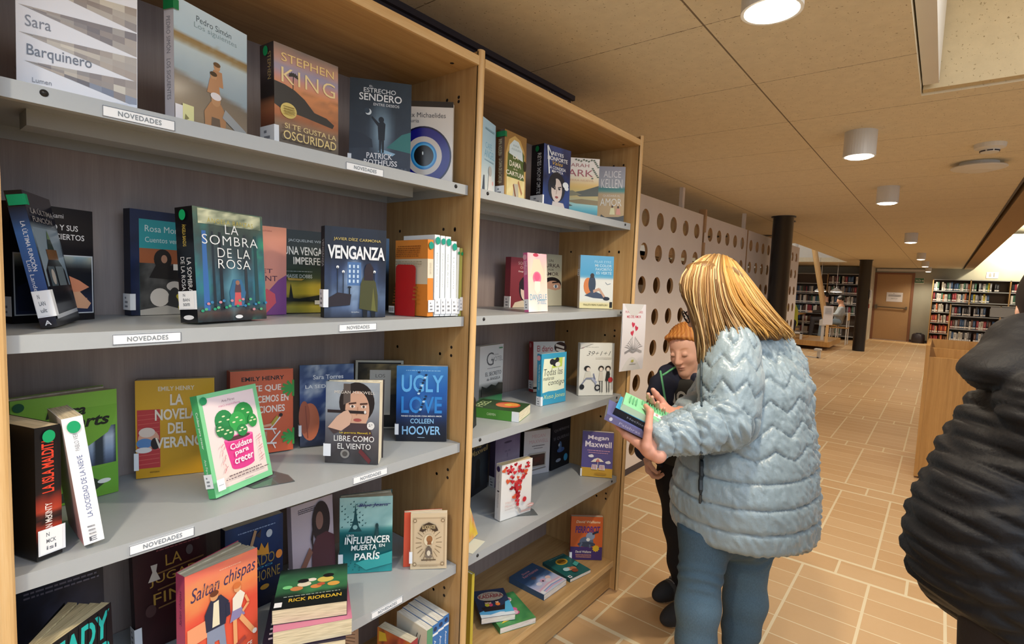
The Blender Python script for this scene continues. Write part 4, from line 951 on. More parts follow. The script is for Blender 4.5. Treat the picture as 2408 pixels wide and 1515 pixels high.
def a_venganza(s):
    def f(u, v):
        c = stops(v, [(0, '#2b3346'), (.1, '#56688a'), (.25, '#6d84a8'), (.4, '#3a4c70'), (.55, '#2c3c62'), (.66, '#1d2438'), (1, '#1b2436')]); g = max(0, 1-abs(u-.47)*3.2-abs(v-.4)*2.2)
        return mx(mx(c, '#a9c6e8', g*1.1), '#141823', .7*(fb(u*6, v*7, 6)-.4)+(.35 if (u < .12 or u > .86) else 0))
    s.grid(f, 24, 34)
    s.rect(.36, .36, .58, .62, '#4f74a8'); 
    for i in range(3):
        for j in range(4): s.rect(.38+.065*i, .39+.055*j, .41+.065*i, .425+.055*j, '#c5dcf2')
    for u, v in ((.2, .56), (.29, .51), (.80, .52)): s.ell(u, v, .022, .016, '#eef2f4'); s.line([(u, v), (u, .2)], .012, '#1a2030')
    s.ell(.39, .34, .03, .01, '#10141f'); s.line([(.39, .34), (.39, .24)], .022, '#10141f'); s.poly([(.06, .12), (.4, .14), (.42, .26), (.2, .28), (.06, .22)], '#2b2228')
    s.poly([(.62, .0), (.68, .0), (.69, .1), (.73, .1), (.76, 0), (.82, 0), (.82, .12), (.6, .12)], '#101218'); s.poly([(.55, .10), (.86, .06), (.86, .25), (.82, .40), (.75, .46), (.62, .46), (.57, .38)], '#4a4a26'); s.poly([(.75, .08), (.83, .07), (.78, .34)], '#6b6a34'); s.poly([(.62, .42), (.78, .42), (.78, .56), (.72, .62), (.66, .6), (.63, .54)], '#2a1c22')
    s.txt('JAVIER DÍEZ CARMONA', .13, .90, .845, .893, '#cdb665', .004); s.txt('VENGANZA', .04, .97, .65, .80, '#eef1f4', .028, sp=.95); s.txt('Grijalbo', .42, .55, .05, .068, '#c9d0da')
book((.200, .105, P2, -24, 0, 10.5, .022, .225, .14), 'dark blue-spined book opened like a tent, at the near end of the second shelf', a_funeral, '#14151a', facing='spine', dot='wrap', dotc='#12a06a', tagp=(.018, .062, .010), ptag=('N', 'LAN', 'ult'), sart=sp_funeral, base='#17191f', back='#100f12', gloss=True, hard=False)
book((.236, .252, P2, 24, .3, -.3, .142, .214, .024), 'black hardback with a painted hillside, behind the blue-spined leaning book', a_muros, '#141318', tagp=(.012, .047, .0), base='#17151a')
book((.452, .352, P2, 10.6, .1, -.2, .149, .234, .026), 'navy and teal book with a yellow rubber duck on its cover', a_rosa, '#141b30', tagp=(.012, .048, .008), base='#182340', hard=False)
book((.496, .1, P2, 17.3, 4.2, -.4, .167, .226, .048), 'large glossy forest novel with a red-skirted figure walking away', a_sombra, '#121317', dot='spine', dotc='#12a060', tagp=(.026, .062, .0), ptag=('N', 'BAN', 'som'), sart=sp_sombra, base='#2d4a50', gloss=True)
book((.619, .262, P2, -.4, .5, 0, .15, .22, .025), 'pink and violet novel half hidden behind the large forest novel', a_elisabet, '#e29a92', base='#e29a92', hard=False)
book((.771, .279, P2, -7.5, 4.8, 0, .15, .22, .025), 'dark green novel with a yellow skyline standing behind two others', a_maisie, '#20302f', base='#202f36', hard=False)
book((.802, .117, P2, -15.7, .2, .1, .158, .226, .031), 'night-blue thriller showing a hooded person in a green coat', a_venganza, '#12161f', tagp=(.026, .07, .009), sart=vspine('VENGANZA', '#c3c9d2', .56, .86, .35, .8, .01), base='#1b2436', hard=False)
book((.985, .317, P2, -.3, .5, 0, .15, .225, .025), 'blue book barely showing between the night-blue thriller and the upright row', lambda s: s.grid(lambda u, v: stops(v, [(0, '#22242c'), (.5, '#2b3442'), (.55, '#5d86b4'), (1, '#86a4c4')]), 3, 8), '#2b3442', base='#2b3442')
# upright row with the red bookend
def b_orange(s):
    s.grid(lambda u, v: mx('#d9812f', '#e08e3c', v), 3, 4); s.rect(0, .42, 1, .75, '#d9cfb8'); s.lines(.05, .8, .77, .93, 6, '#8f5420'); s.lines(.06, .9, .66, .73, 2, '#a59a84'); s.lines(.06, .2, .06, .38, 8, '#9a5a24'); s.lines(.75, .9, .2, .4, 4, '#9a5a24'); s.rect(.02, .03, .2, .12, '#eee'); 
    for k in range(9): s.rect(.03+.018*k, .05, .037+.018*k, .1, '#555')
def sp_or(s): s.rect(0, 0, 1, 1, '#de8a3a'); s.rect(0, .5, 1, .75, '#e4dac4'); s.txt('GEORGE SOLARES', .35, .65, .55, .7, '#a59a84', up=-1)
book((.993, .048, P2, 3.4, 1, .3, .022, .21, .127), 'orange and white banded paperback held by the red bookend', None, '#de8a3a', back='#d9812f', facing='spine', dot='spine', dotc='#1e9a86', tagp=(.012, .045, 0), sart=sp_or, bart=b_orange, hard=False, page='#efe9dc')
def sp_w(t, c='#9fb0bd'): return lambda s: (s.rect(0, 0, 1, 1, '#eef3f5'), s.txt(t, .35, .65, .36, .78, c, up=-1))
for i, (x, w_, h_, tx, lb) in enumerate(((1.0165, .0195, .225, 'Eloísa y los suyos', 'first white-spined paperback after the orange one'), (1.0365, .0165, .224, 'Pequeños amores', 'second white-spined paperback after the orange one, the slimmest tall one'),
                               (1.0565, .0205, .2235, 'Siete días de enero', 'third white-spined paperback after the orange one'), (1.0785, .0205, .212, 'La memoria', 'fourth white-spined paperback, a little shorter than its three neighbours'))):
    book((x, .047-.001*i, P2, 2.5, 1, .3, w_, h_, .125), lb, None, '#eef3f5', facing='spine', dot='spine', dotc='#1e9a86', tagp=(.006, .05, 0), sart=sp_w(tx), back='#e8edf0', base='#e8edf0', hard=False, page='#efece4')
book((1.0935, .044, P2, 2.5, .5, 0, .0085, .197, .12), 'thin white booklet next to the yellow-green one', None, '#f0f1ea', facing='spine', dot='spine', dotc='#159a66', tagp=(.006, .05, 0), hard=False)
book((1.1035, .042, P2, 2, .3, 0, .0095, .196, .12), 'thin yellow-green booklet touching the middle post side', None, '#b7b45e', facing='spine', dot='spine', dotc='#159a5e', tagp=(.016, .055, 0), hard=False)
mb = MB(); rr = .012
pl = [(0, 0), (.068, 0)]+[(.068-rr+rr*math.cos(t), .142-rr+rr*math.sin(t)) for t in [PI/2*i/5 for i in range(6)]]+[(rr+rr*math.cos(t), .142-rr+rr*math.sin(t)) for t in [PI/2+PI/2*i/5 for i in range(6)]]
mb.prism(pl, 'y', 0, .0016)
o = tag(mb.build('bookend', plain('red_enamel', '#a5161c', .35)), 'red metal bookend holding the orange paperback', 'bookend'); o.location = (.9535, .150, P2+.0008); o.rotation_euler = (0, 0, R(-78))
# ---------- third shelf, near bookcase
P3 = .9145
def a_nora(s):
    s.rect(0, 0, 1, 1, '#78b03a'); s.grid(lambda u, v: mx('#6aa233', '#86bd45', v), 4, 6)
    s.grid(lambda u, v: mx(stops(v, [(0, '#3d4a66'), (.4, '#8fa4c4'), (.7, '#b9c8dc'), (1, '#5d6c84')]), '#1f2a33', .9 if vn(u*11, 0, 7) > .6 else 0), 16, 10, .42, .30, .98, .66)
    s.poly([(.3, .86), (1, .86), (.98, .74), (.9, .6), (.7, .5), (.45, .55), (.3, .66)], '#78b03a'); s.poly([(.3, .06), (1, .06), (1, .3), (.8, .27), (.6, .33), (.42, .24)], '#6aa635'); s.poly([(.4, .1), (.72, .2), (.86, .12), (.7, .04), (.4, .02)], '#2d3a28')
    s.txt('Nora', .30, .68, .80, .90, '#171d14', .03, .25); s.txt('Roberts', .20, .92, .68, .79, '#171d14', .03, .25); s.ell(.85, .14, .07, .022, '#e6eae6')
def sp_isla(s): s.grid(lambda u, v: stops(v+.03*vn(u*4, v*9), [(0, '#131214'), (.14, '#1a1517'), (.17, '#5d1f1c'), (.25, '#b23a26'), (.30, '#1c1416'), (.34, '#27181a'), (.38, '#b5402a'), (.46, '#7e2a22'), (.52, '#1a1517'), (1, '#121113')]), 4, 30); s.txt('LA ISLA MALDITA', .25, .72, .50, .91, '#e2452e', .02, up=1); s.txt('IAN McKINTY', .35, .62, .20, .42, '#efe6e2', .01, up=1)
def sp_nieve(s): s.rect(0, 0, 1, 1, '#f2f1f3'); s.txt('LA SOCIEDAD DE LA NIEVE', .4, .66, .21, .70, '#5d6b9a', .006, up=1); s.txt('PABLO VIERCI', .4, .62, .74, .90, '#8a8d96', up=1); s.txt('E', .3, .66, .02, .055, '#5d5d64', .01); s.lines(.3, .66, .07, .15, 3, '#8a8d96')
def a_novela(s):
    s.grid(lambda u, v: mx('#d09a1e', '#dfae2e', v), 3, 6); s.txt('EMILY HENRY', .28, .74, .885, .93, '#efe0c6', .02); s.rect(.02, .10, .30, .70, '#c23c40')
    for k in range(12): s.line([(.03, .14+.046*k), (.29, .15+.046*k)], .006, '#d86a60')
    s.ell(.16, .40, .13, .10, '#e2a98f'); s.ell(.14, .47, .10, .05, '#e8d4c8'); s.ell(.11, .36, .1, .05, '#5d8ac2'); s.ell(.24, .35, .055, .06, '#1f1a1e'); s.ell(.1, .29, .1, .03, '#e9e3e0')
    for t_, a, b, v in (('LA', .43, .60, .735), ('NOVELA', .24, .78, .585), ('DEL', .40, .63, .44), ('VERANO', .24, .86, .295)): s.txt(t_, a, b, v, v+.115, '#efe4d4', .03)
    s.rect(.86, .12, 1, .3, '#6b8fb0'); s.lines(.17, .3, .05, .07, 1, '#7d5c14')
def a_cuidate(s):
    s.rect(0, 0, 1, 1, '#86d39a'); s.rect(.06, .06, .93, .955, '#f3ddd6'); s.grid(lambda u, v: mx('#f0dcd2', '#f2dde0', v), 3, 3, .06, .06, .93, .955)
    s.txt('Ana Pérez', .36, .58, .885, .91, '#8d6a76'); s.txt('naci.mamífera', .3, .66, .84, .865, '#d184a4')
    s.poly([(.33, .22), (.72, .22), (.78, .50), (.28, .50)], '#e0438e'); s.ell(.53, .22, .195, .035, '#e0438e'); s.ell(.53, .5, .25, .032, '#ee6aa8'); s.ell(.53, .5, .2, .022, '#5a3a3e')
    for (u, v, ru, rv, a, c) in ((.34, .70, .15, .11, .5, '#2f8a4e'), (.68, .72, .17, .12, -.4, '#2f9448'), (.55, .66, .14, .10, .15, '#3aa652'), (.36, .57, .10, .07, .9, '#2b7f46'), (.60, .56, .09, .06, -.3, '#2c8a4a'), (.24, .62, .07, .07, .3, '#2b7f46'), (.80, .63, .08, .07, -.5, '#2f9448')):
        s.ell(u, v, ru, rv, c, 18, a)
        for k in (-1, 0, 1): s.ell(u+ru*.55*k*.8, v+rv*.4*(1-abs(k)), .028, .008, '#d9e0b4', 10, a+.8*k)
    for t_, a, b, v, h_ in (('Cuídate', .34, .72, .395, .06), ('para', .40, .64, .318, .05), ('crecer', .37, .70, .245, .052)): s.txt(t_, a, b, v, v+h_, '#fbeef4', .02, rise=.012)
    for k in range(10): a = k*1.7; s.line([(.18+.02*(k % 3), .2+.028*k), (.22+.03*math.sin(a), .23+.028*k)], .008, '#d58a94'); s.line([(.82, .2+.028*k), (.86+.03*math.sin(a), .22+.028*k)], .008, '#d58a94')
    s.lines(.22, .80, .145, .17, 1, '#7a6468'); s.lines(.14, .9, .12, .14, 1, '#7a6468'); s.lines(.45, .6, .075, .088, 1, '#9a8a8c'); s.rect(0, .06, .12, .17, '#f1f2f6'); s.rect(.02, .11, .1, .115, '#9a9aa2')
def a_gente(s):
    s.grid(lambda u, v: mx('#d05f3c', '#da6a45', v), 3, 6); s.txt('EMILY HENRY', .17, .85, .875, .925, '#1d1416', .02)
    for t_, a, b, v in (('GENTE QUE', .08, .80, .735), ('CONOCEMOS EN', .08, .92, .61), ('VACACIONES', .08, .86, .485)): s.txt(t_, a, b, v, v+.085, '#f2e3da', .022)
    for u, v in ((.95, .76), (.95, .17)):
        for k in range(7): a = PI*.5+PI*k/6; s.line([(u+.05, v), (u+.05+.2*math.cos(a), v+.1*math.sin(a))], .035, '#3f9a48')
    for v in (.3, .13): s.line([(.45, v), (.72, v-.02)], .02, '#efe6e0'); s.line([(.62, v-.01), (.78, v+.12)], .02, '#efe6e0'); s.line([(.66, v-.02), (.70, v-.08)], .016, '#efe6e0'); s.line([(.50, v), (.46, v-.07)], .016, '#efe6e0')
    s.line([(.5, .33), (.64, .34)], .03, '#e4a98a'); s.line([(.64, .34), (.74, .43)], .045, '#b9a03c'); s.ell(.79, .445, .03, .022, '#2a1c1c')
def a_torres(s):
    s.grid(lambda u, v: mx(stops(v, [(0, '#151a2e'), (.3, '#1f2f58'), (.6, '#2c4480'), (.9, '#2b4274'), (1, '#34507f')]), '#a9b4c6', max(0, fb(u*4, v*6, 12)-.52)*4*(1 if v > .3 else .2)), 16, 24)
    s.txt('Sara Torres', .24, .80, .82, .875, '#e8ecf2', .014); s.txt('LA SEDUCCIÓN', .1, .95, .71, .765, '#eef1f5', .016); s.ell(.18, .3, .17, .23, '#c06a48', 24, -.35); s.ell(.08, .36, .1, .2, '#a85638', 20); s.line([(.1, .5), (.14, .1)], .02, '#8f452e')
def a_libre(s):
    s.grid(lambda u, v: mx(stops(v, [(0, '#2a2626'), (.2, '#3b3436'), (.42, '#5c5a62'), (.7, '#a3adb8'), (1, '#b9c3cc')]), '#70747c', fb(u*5, v*6)*.6), 14, 20)
    s.ell(.58, .75, .33, .25, '#241c1c', 26); s.ell(.59, .66, .225, .235, '#d2a58c', 26); s.poly([(.36, .5), (.82, .5), (.9, .3), (.3, .3)], '#4b3a3e'); s.poly([(.33, .72), (.46, .76), (.46, .98), (.33, .98)], '#5a504c')
    for u in (.5, .71): s.line([(u-.07, .735), (u+.07, .745 if u > .6 else .75)], .02, '#4a2f28'); s.ell(u, .705, .05, .018, '#f0e4dc'); s.ell(u, .705, .022, .017, '#4a3b34')
    s.line([(.6, .7), (.6, .62), (.57, .60)], .016, '#b8856c'); s.ell(.6, .54, .075, .02, '#a5504c'); s.line([(.04, .64), (.76, .635)], .035, '#2c2022'); s.ell(.74, .64, .02, .02, '#e9e6e2')
    s.poly([(.05, .44), (.3, .40), (.46, .48), (.5, .58), (.42, .66), (.34, .64), (.22, .58)], '#d6ae98'); s.poly([(.05, .44), (.16, .36), (.3, .40)], '#4a3b3c'); s.ell(.85, .475, .07, .048, '#eae8e6'); s.txt('2.ª', .81, .88, .465, .495, '#54545a', .01)
    s.txt('MEGAN MAXWELL', .17, .92, .86, .895, '#e6dcd2', 0, sp=1.1); s.txt('Las guerreras Maxwell, 9', .27, .85, .365, .395, '#d8bd3a', .012); s.txt('LIBRE COMO', .17, .92, .275, .345, '#eceae8', .006); s.txt('EL VIENTO', .24, .86, .18, .25, '#eceae8', .006); s.ell(.38, .12, .085, .055, '#8d8a86'); s.ell(.38, .12, .05, .032, '#56524f'); s.line([(.65, .17), (.85, .03)], .06, '#6a2f34')
def a_los(s):
    s.rect(0, 0, 1, 1, '#c9c6b8'); s.rect(.05, .02, .95, .97, '#161415'); s.grid(lambda u, v: mx('#1b1917', '#a58f5c', max(0, 1-math.hypot((u-.62)*1.3, (v-.7)))*fb(u*6, v*6)*1.8), 10, 12, .05, .5, .95, .95); s.rect(.3, .2, .74, .86, '#d5d1c8'); s.txt('LOS', .42, .62, .75, .8, '#77726a'); s.txt('ES', .42, .62, .65, .7, '#77726a'); s.txt('A', .47, .57, .45, .5, '#77726a'); s.rect(.44, .38, .6, .39, '#77726a')
def a_ugly(s):
    s.grid(lambda u, v: mx(stops(v, [(0, '#10141f'), (.22, '#14223e'), (.45, '#164a94'), (.7, '#1f62b4'), (1, '#4388c8')]), '#7ab4e6', max(0, fb(u*4, v*4, 3)-.55)*1.6*(v > .4)), 14, 20)
    s.lines(.18, .86, .93, .95, 1, '#8fc4ea'); s.txt('UGLY', .10, .92, .655, .885, '#63b2ee', .018); s.txt('LOVE', .10, .90, .375, .60, '#2f86d6', .018); s.txt('PIENSO CUALQUIER COSA MENOS AMOR', .10, .90, .325, .348, '#e6ecf2', .012); s.txt('COLLEEN', .28, .74, .24, .305, '#8cc0ea', .018); s.txt('HOOVER', .12, .88, .09, .205, '#8cc0ea', .018); s.lines(.42, .58, .045, .062, 1, '#a9c4dc')
    for k in range(16): s.ell(.44+.02*((k*7) % 8), .92-.035*k, .028, .014, ('#14315c', '#0f2240', '#bcdcf4')[k % 3], 8, k)
book((.255, .29, P3, 5.3, .6, -.2, .169, .223, .035), 'bright green novel with black script title behind the two spine-out books', a_nora, '#78b03a', dot='front', dotc='#1d5a3a', base='#78b03a', hard=False, fan=.03)
book((.184, .060, P3, 18, .8, -1, .036, .218, .14), 'thick black and red book standing spine out at the near end of the third shelf', None, '#121113', facing='spine', dot='spine', dotc='#12a066', tagp=(.008, .05, 0), ptag=('N', 'MCK', 'isl'), sart=sp_isla, base='#161416', hard=False, page='#d9c7a4')
book((.241, .05, P3, -2.8, 3.4, 6.2, .028, .221, .141), 'white book leaning spine out beside the black and red one', lambda s: (s.rect(0, 0, 1, 1, '#ece9e8'), s.ell(.6, .3, .2, .12, '#a0524a')), '#f2f1f3', facing='spine', dot='spine', dotc='#12a066', sart=sp_nieve, bart=lambda s: s.grid(lambda u, v: mx('#c98a8c', '#e6d8d4', v), 3, 4), base='#ece9e8', hard=False, page='#e2d2b2')
book((.456, .315, P3, -24.9, .8, -.1, .156, .226, .026), 'mustard yellow novel with a reader lying on a red striped towel', a_novela, '#3a2c14', tagp=(.02, .06, .006), base='#d8a526', hard=False)
book((.532, .129, P3, 18.9, 14.2, 0, .155, .219, .02), 'green-bordered cream book with a potted plant leaning on a clear stand', a_cuidate, '#4fae6c', dot='front', dotc='#1f8a58', tagp=(.022, .052, .0), sart=vspine('Cuídate para crecer', '#e6f2e8', .48, .84, .3, .7, .01, 'Ana Pérez', '#cfe6d4', .22, .38), base='#86d39a')
book((.659, .314, P3, -12.1, 3.8, -.8, .154, .221, .04), 'orange holiday novel with palm leaves and a deck chair', a_gente, '#c95838', base='#d5643f', hard=False)
book((.821, .268, P3, -24.5, 7.5, 0, .146, .225, .025), 'dark blue cloudy novel with orange fingers, behind the bow-and-face novel', a_torres, '#1a2340', tagp=(.03, .06, .004), base='#2c4480', hard=False)
book((.783, .098, P3, -52.4, 1.4, .2, .138, .21, .028), 'novel with a dark-haired woman gripping a strap before her face', a_libre, '#3a3436', tagp=(.018, .05, .016), base='#5c5a62', hard=False, fan=.03, page='#efe6cf')
book((1.022, .307, P3, -41, 4.2, -.1, .147, .215, .025), 'black book with a cream title strip in the back corner of the third shelf', a_los, '#1b1917', base='#c9c6b8', hard=False, fan=.01)
book((1.034, .117, P3, -47.5, .3, .5, .148, .224, .024), 'deep blue novel with huge pale blue block capitals', a_ugly, '#10141f', tagp=(.02, .052, .008), base='#164a94', hard=False)
# ---------- fourth shelf, near bookcase
P4 = .540
def a_night(s): s.grid(lambda u, v: mx('#14141c', '#59648a', max(0, 1-math.hypot((u-.55)*1.5, (v-.55)*1.6))*fb(u*6, v*6, 4)*1.6), 14, 18); s.lines(.2, .95, .88, .95, 2, '#6d6a78'); s.ell(.2, .42, .1, .06, '#9aa0ac'); s.rect(.18, .2, .25, .34, '#8d2f34')
def a_ready(s):
    s.rect(0, 0, 1, 1, '#16181c'); s.txt('READY', .05, .97, .74, .96, '#27bfb8', .03, .12); s.txt('PLAYER', .05, .97, .48, .70, '#27bfb8', .03, .12); s.txt('TWO', .05, .6, .2, .42, '#27bfb8', .03, .12)
    for k in range(7): s.line([(.1+.13*k, .45), (.16+.13*k, .98)], .012, '#16181c')
def a_jugada(s):
    s.grid(lambda u, v: mx('#3a1218', '#24090d', fb(u*5, v*5)), 8, 10); s.lines(.3, .9, .93, .955, 1, '#8a4a4c')
    for t_, a, b, v in (('LA', .42, .64, .77), ('JUGADA', .2, 1.0, .60), ('FINAL', .24, .98, .42)): s.txt(t_, a, b, v, v+.11, '#a8843a', .0)
    for v in (.72, .56, .38): s.line([(.3, v), (.95, v+.03)], .015, '#7a5a34')
    s.poly([(.18, .66), (.34, .66), (.29, .75), (.31, .82), (.22, .82), (.24, .75)], '#c2b8ae'); s.ell(.2, .38, .07, .06, '#4a3030'); s.ell(.75, .86, .05, .05, '#5a5050')
def a_saltan(s):
    s.grid(lambda u, v: mx(stops(v, [(0, '#e9603c'), (.4, '#e6583f'), (.6, '#e4553f'), (.75, '#e88a52'), (.9, '#e87f62'), (1, '#e8705c')]), '#e79a5c', max(0, fb(u*3, v*9, 5)-.5)*2*(v > .55)), 12, 20)
    s.txt('Saltan chispas', .07, .97, .70, .86, '#3f3358', .004, .25, rise=.06); s.lines(.45, .75, .92, .94, 1, '#f0b090'); s.txt('Hannah', .22, .45, .80, .85, '#e29a66', -.01, .3)
    s.poly([(.02, .52), (.3, .54), (.3, .38), (.02, .36)], '#f0a074'); s.poly([(.27, .0), (.35, .0), (.37, .3), (.43, .3), (.50, .0), (.56, .02), (.5, .45), (.27, .45)], '#8a93aa'); s.poly([(.26, .42), (.52, .42), (.57, .62), (.46, .71), (.32, .69), (.24, .58)], '#2b2f45'); s.poly([(.34, .44), (.44, .44), (.43, .67), (.36, .66)], '#ece0c0'); s.ell(.37, .72, .055, .042, '#d99a68'); s.ell(.37, .745, .058, .028, '#6b3a26'); s.line([(.55, .6), (.56, .48)], .06, '#2b2f45')
    s.poly([(.58, .4), (.80, .42), (.74, .52), (.62, .52)], '#8f86ae'); s.poly([(.62, .5), (.74, .5), (.80, .62), (.72, .68), (.62, .62)], '#efe6d4'); s.ell(.69, .70, .05, .04, '#e0a070'); s.ell(.685, .725, .055, .03, '#d3743e'); s.line([(.65, .41), (.66, .12)], .055, '#eeaa72'); s.line([(.73, .42), (.92, .22)], .055, '#eeaa72'); s.ell(.66, .1, .04, .025, '#f0e8dc'); s.ell(.94, .21, .035, .025, '#f0e8dc'); s.line([(.8, .6), (.85, .52), (.76, .46)], .03, '#eeaa72'); s.line([(.6, .14), (.8, .2)], .04, '#a8443a')
    s.txt('HANNAH GRACE', .35, .9, .055, .105, '#f6ebd8', .02, rise=.03)
def a_legado(s):
    s.grid(lambda u, v: mx(stops(v, [(0, '#10152a'), (.4, '#18264e'), (1, '#24467f')]), '#10162c', fb(u*5, v*5)*.7), 10, 16); s.lines(.2, .85, .90, .925, 1, '#8fa4c8')
    for t_, a, b, v in (('EL', .12, .32, .635), ('LEGADO', .2, .84, .48), ('HAWTHORNE', .1, .94, .30)): s.txt(t_, a, b, v, v+.12, '#8d7440', .0)
    s.poly([(.48, .62), (.74, .58), (.72, .72), (.66, .66), (.6, .74), (.56, .66), (.48, .72)], '#c98a34'); s.line([(.34, .55), (.5, .9)], .05, '#b08a68'); s.ell(.74, .82, .055, .045, '#bcc2cc'); s.poly([(.5, .84), (.6, .9), (.58, .8)], '#3a2c30'); s.ell(.92, .54, .06, .05, '#d8813a'); s.ell(.66, .22, .08, .03, '#b08434'); s.txt('ADO', .38, .8, .45, .47, '#4aa0c4')
def a_pinkw(s):
    s.grid(lambda u, v: mx('#a99aa8', '#b8a8ae', v), 4, 6); s.lines(.15, .55, .88, .94, 3, '#3c3440'); s.ell(.68, .72, .22, .25, '#251c22', 24); s.poly([(.42, .0), (1, .0), (1, .5), (.8, .58), (.56, .56), (.44, .42)], '#4a2730'); s.ell(.64, .74, .09, .11, '#7e5c54'); s.line([(.42, .42), (.2, .22)], .1, '#7e5448'); s.line([(.2, .22), (.48, .12)], .08, '#7e5448'); s.poly([(.42, .55), (.5, .75), (.46, .4)], '#251c22')
def a_influ(s):
    s.grid(lambda u, v: mx(stops(v, [(0, '#2f9a9c'), (.12, '#2a8a8c'), (.22, '#1c6e72'), (.3, '#115458'), (.5, '#12595c'), (.56, '#1f7376'), (.62, '#9cc8c4'), (1, '#a9d0cc')]), '#0f4f54', .5*(fb(u*5, v*6, 9)-.4)), 14, 24)
    s.poly([(.16, .55), (.42, .55), (.36, .62), (.33, .72), (.305, .86), (.295, .93), (.285, .86), (.265, .72), (.22, .62)], '#124a50'); s.ell(.29, .61, .045, .03, '#8fbcba'); s.rect(.2, .67, .38, .685, '#124a50')
    for k in range(26): a, b = .03+.055*((k*7) % 9), .62+.34*((k*11) % 26)/26; s.poly([(a, b), (a+.035, b+.012), (a+.02, b-.012)], '#134e52')
    for k in range(16): a, b = .08+.04*((k*7) % 9), .03+.16*((k*5) % 16)/16; s.poly([(a, b), (a+.025, b+.01), (a+.015, b-.01)], '#0d4a50')
    s.poly([(.67, .46), (.74, .46), (.735, .6), (.68, .6)], '#12464c'); s.ell(.705, .625, .03, .035, '#123f44'); s.poly([(.3, .15), (1, .28), (1, .12), (.5, .05)], '#38a2a2')
    s.txt('Blue Jeans', .36, .92, .87, .925, '#26336e', .012, .3); s.line([(.32, .895), (.96, .91)], .008, '#26336e'); s.txt('UNA', .14, .28, .50, .53, '#eef4f2', .01); s.txt('INFLUENCER', .1, .96, .40, .495, '#f2f6f4', .02, .1); s.txt('MUERTA', .22, .70, .315, .385, '#f2f6f4', .018, .1); s.txt('EN', .75, .86, .345, .385, '#eef4f2', .012); s.txt('PARÍS', .28, .76, .185, .30, '#f2f6f4', .02, .08)
def a_black(s):
    s.rect(0, 0, 1, 1, '#d9c4a2'); s.rect(.05, .05, .95, .93, '#bfa888'); s.rect(.1, .09, .9, .9, '#d3bd9c')
    for k in range(22): a = 2*PI*k/22; s.line([(.5+.2*math.cos(a), .48+.2*math.sin(a)), (.5+.36*math.cos(a), .48+.34*math.sin(a))], .012, '#8a7458')
    for u in (.12, .88):
        for v in (.1, .88): s.ell(u, v, .05, .035, '#8a7458'); s.ell(u, v, .03, .02, '#d3bd9c')
    s.poly([(.24, .70), (.32, .80), (.5, .85), (.68, .80), (.76, .70), (.66, .68), (.5, .75), (.34, .68)], '#3f3126'); s.txt('BLACKWATER', .32, .68, .73, .80, '#d8c090', .01)
    s.ell(.5, .53, .13, .1, '#e2d4b6'); s.ell(.52, .55, .085, .065, '#9c6a40'); s.poly([(.46, .45), (.58, .45), (.56, .52), (.47, .52)], '#8a5a38'); s.poly([(.4, .28), (.6, .28), (.58, .38), (.5, .44), (.42, .38)], '#6a5e54'); s.ell(.5, .24, .1, .03, '#7d7064'); s.ell(.5, .3, .05, .05, '#ded2bc'); s.line([(.3, .18), (.7, .18)], .02, '#5c4a38'); s.lines(.25, .75, .06, .08, 1, '#8a7458')
book((.227, .28, P4, 0, 2.3, 0, .16, .23, .025), 'dark bluish book in the shade at the near end of the fourth shelf', a_night, '#14141c', base='#17171f', hard=False)
book((.224, .087, P4, 33.9, 1.9, 0, .151, .22, .03), 'open-fanned black book with turquoise block letters at the bottom corner of the picture', a_ready, '#16181c', base='#16181c', hard=False, fan=.06, page='#d9c9a0')
book((.434, .27, P4, 0, 5, 0, .15, .23, .025), 'dark maroon novel with gold letters and a chess piece', a_jugada, '#2a0c10', tagp=(.02, .06, .011), base='#34101a', hard=False)
book((.468, .092, P4, 7.2, 2.4, -1.1, .156, .235, .034), 'coral novel with a couple walking and dark blue handwritten title', a_saltan, '#c9506a', sart=lambda s: (s.grid(lambda u, v: stops(v, [(0, '#c8587a'), (.5, '#d05a74'), (1, '#b9486a')]), 2, 6), s.txt('Saltan chispas', .35, .7, .55, .86, '#5a2a4a', up=1, shear=.25), s.txt('HANNAH', .3, .7, .12, .34, '#f2e4e0', .02, up=1)), base='#e6583f', hard=False, fan=.035, page='#d8cdb4')
book((.609, .25, P4, .1, .3, -.2, .145, .23, .025), 'dark blue novel with gold letters and a crown, behind the coral one', a_legado, '#10152a', base='#18264e', hard=False)
book((.772, .245, P4, .4, 4.5, 0, .125, .23, .022), 'mauve book with a long-haired woman, hand on hip', a_pinkw, '#a99aa8', tagp=(.02, .06, .007), base='#a99aa8', hard=False)
book((.898, .187, P4, -40.2, .3, .5, .147, .225, .02), 'teal novel with an iron tower silhouette and white brush lettering', a_influ, '#0f4a50', tagp=(.028, .06, .010), base='#12595c', hard=False, fan=.032, page='#cfc4ac')
book((1.033, .07, P4, -44.5, .4, .7, .106, .169, .012), 'small tan ornamental paperback at the end of the fourth shelf', a_black, '#d9c4a2', tagp=(.02, .055, .006), base='#d9c4a2', hard=False, fan=.008)
book((1.034, .098, P4, -38, .4, 0, .112, .166, .014), 'small red paperback pressed behind the tan ornamental one', lambda s: s.rect(0, 0, 1, 1, '#d4553c'), '#d9533c', base='#d4553c', hard=False)
